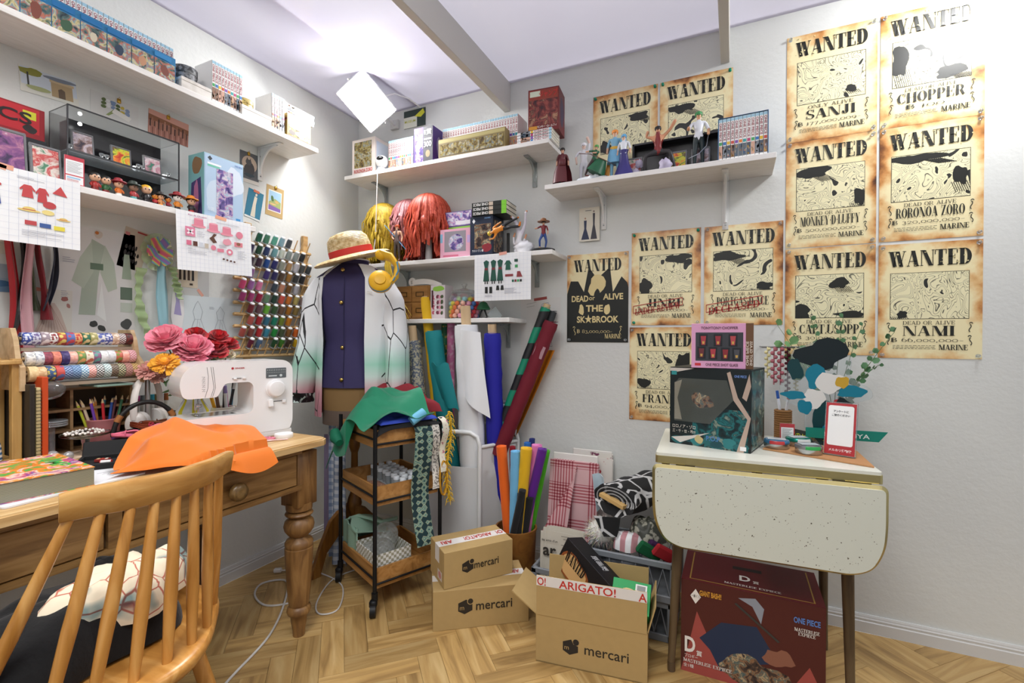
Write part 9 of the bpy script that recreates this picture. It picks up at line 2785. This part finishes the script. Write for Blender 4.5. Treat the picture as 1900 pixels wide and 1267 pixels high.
for k in range(13):
 MB().tube([(.026*math.cos(a),.026*math.sin(a),.006+.0082*k) for a in [2*PI*i/18 for i in range(18)]],.0046,6,closed=True).build('wicker_ring',mat('#8a6238',.7),pt)
MB().lathe([(0,0),(.024,0),(.024,.108)],18).build('lining',mat('#5f4426',.8),pt)
for lb,c,cp,az in (('white pen with a red clip in the wicker pot', '#e6e6e8', '#b83038',.3),('white and blue pen in the wicker pot', '#dfe3ea', '#2f5aa8',3.5)):
 pen((.17,2.03,ZT+.03),.14,az,.12,.005,(c,cp),lb,tip=False)
rod=MB().cyl((.10,2.06,1.088),(.235,2.06,1.088),.004,None,8).cyl((.10,2.06,1.088),(.10,2.208,1.088),.003,None,6).cyl((.235,2.06,1.088),(.235,2.208,1.088),.003,None,6).build('trim_rod',mat('#8a8a88',.4,.6)); tag(rod, 'thin wall rod carrying the pompom trims', 'rod')
for j,(x,c,big_,zb,lb) in enumerate(((.118, '#d8cf9c',.008,.97, 'cream pompom trim hanging on the rod'),(.140, '#b06a72',.010,.945, 'dusty rose pompom trim, left strand'),(.162, '#a85f68',.010,.945, 'dusty rose pompom trim, right strand'),(.185, '#4a1522',.007,.92, 'maroon rickrack trim hanging on the rod'),(.212, '#cfc79e',.005,.92, 'cream lace trim at the right of the rod'))):
 t=thing('pompom_trim',lb, 'trim',(x,2.052,1.088))
 n=int((1.088-zb)/(big_*1.5))
 MB().tube([(0,0,0),(0,-.004,-.01),(0,-.004,zb-1.088)],.0025,5).build('tape',mat(c,.8),t)
 me=MB().ell((0,0,0),big_*.8,9,6).mesh('pompom',mat(c,.9))
 for k in range(n):
  share('pompom',me,t,((-1)**k*.005,-.006,-.008-k*big_*1.5))
# big prize box under the table
Dp=[('p', 'front',rect(0,0,1,1), '#4f1f1c'),('p', 'front',[(0,0),(.5,0),(.25,.3),(.12,.68),(.06,.3)], '#a04a44'),('p', 'front',[(.7,0),(1,0),(1,.1),(.9,.38),(.82,.2)], '#a04a44'),('p', 'front',[(.14,.4),(.3,.62),(.55,.66),(.7,.34),(.45,.22),(.3,.1),(.22,.3)], '#1f2f4c'),('p', 'front',blob(.52,.18,.2,.16,6,22,.6),A_DUSK),('p', 'front',blob(.7,.4,.1,.09,3,18,.6), '#8a5a48'),('p', 'front',[(.42,.92),(.52,.86),(.58,.7),(.6,.86),(.54,.95)], '#8f94a0'),('s', 'front',strokes([(.4,.86),(.7,.56)],.02), '#3a3836'),
 ('t', 'front', 'D',.07,.22,.17,.08, '#ece6e0',.03),('t', 'front','\u8cde', .14, .2, .06, None, '#ece6e0', .01), ('t', 'front', '\u30d6\u30ed\u30ae\u30fc', .08, .16, .04, .1, '#ece6e0', .0), ('s', 'front', serif('MASTERLISE EXPIECE', .2, .11, .038, .36, .2, .09), '#ece6e0'), ('t', 'front', '\u51681\u7a2e', .06, .055, .04, None, '#ece6e0', .0), ('t', 'front', 'GIANT BASH!!', .22, .86, .06, .16, '#d89a3a', .03), ('p', 'front', [(.07, .84), (.11, .92), (.15, .84), (.11, .76)], '#ece6e0'), ('t', 'front', '\u4e00\u756a\u304f\u3058', .11, .83, .03, .07, '#2a1a18', .0), ('t', 'front', 'ONE PIECE', .88, .80, .06, .17, '#5a7fc0', .03), ('s', 'front', serif('MASTERLISE', .88, .72, .035, .16, .2, .09), '#ece6e0'), ('s', 'front', serif('EXPIECE', .88, .68, .035, .11, .2, .09), '#ece6e0'),
 ('p', 'top',rect(0,0,1,1), '#5c1216'),('t', 'top', 'D',.47,.28,.16,.08, '#ece6e0',.03),('t', 'top','\u8cde', .55, .26, .08, None, '#ece6e0', .0), ('s', 'top', serif('MASTERLISE EXPIECE', .52, .12, .05, .4, .2, .09), '#ece6e0'), ('p', 'top', rect(.38, .62, .6, .72), '#1c0c0c')]
for a in (rect(.06,.06,.94,.075),rect(.06,.06,.07,.95),rect(.93,.06,.94,.95)):
 Dp.append(('p', 'top',a, '#a8823a'))
pack('prize_box', 'large dark red prize box standing under the table', 'box',(.052,1.80,0),0,(.412,.24,.308), '#561417',Dp)
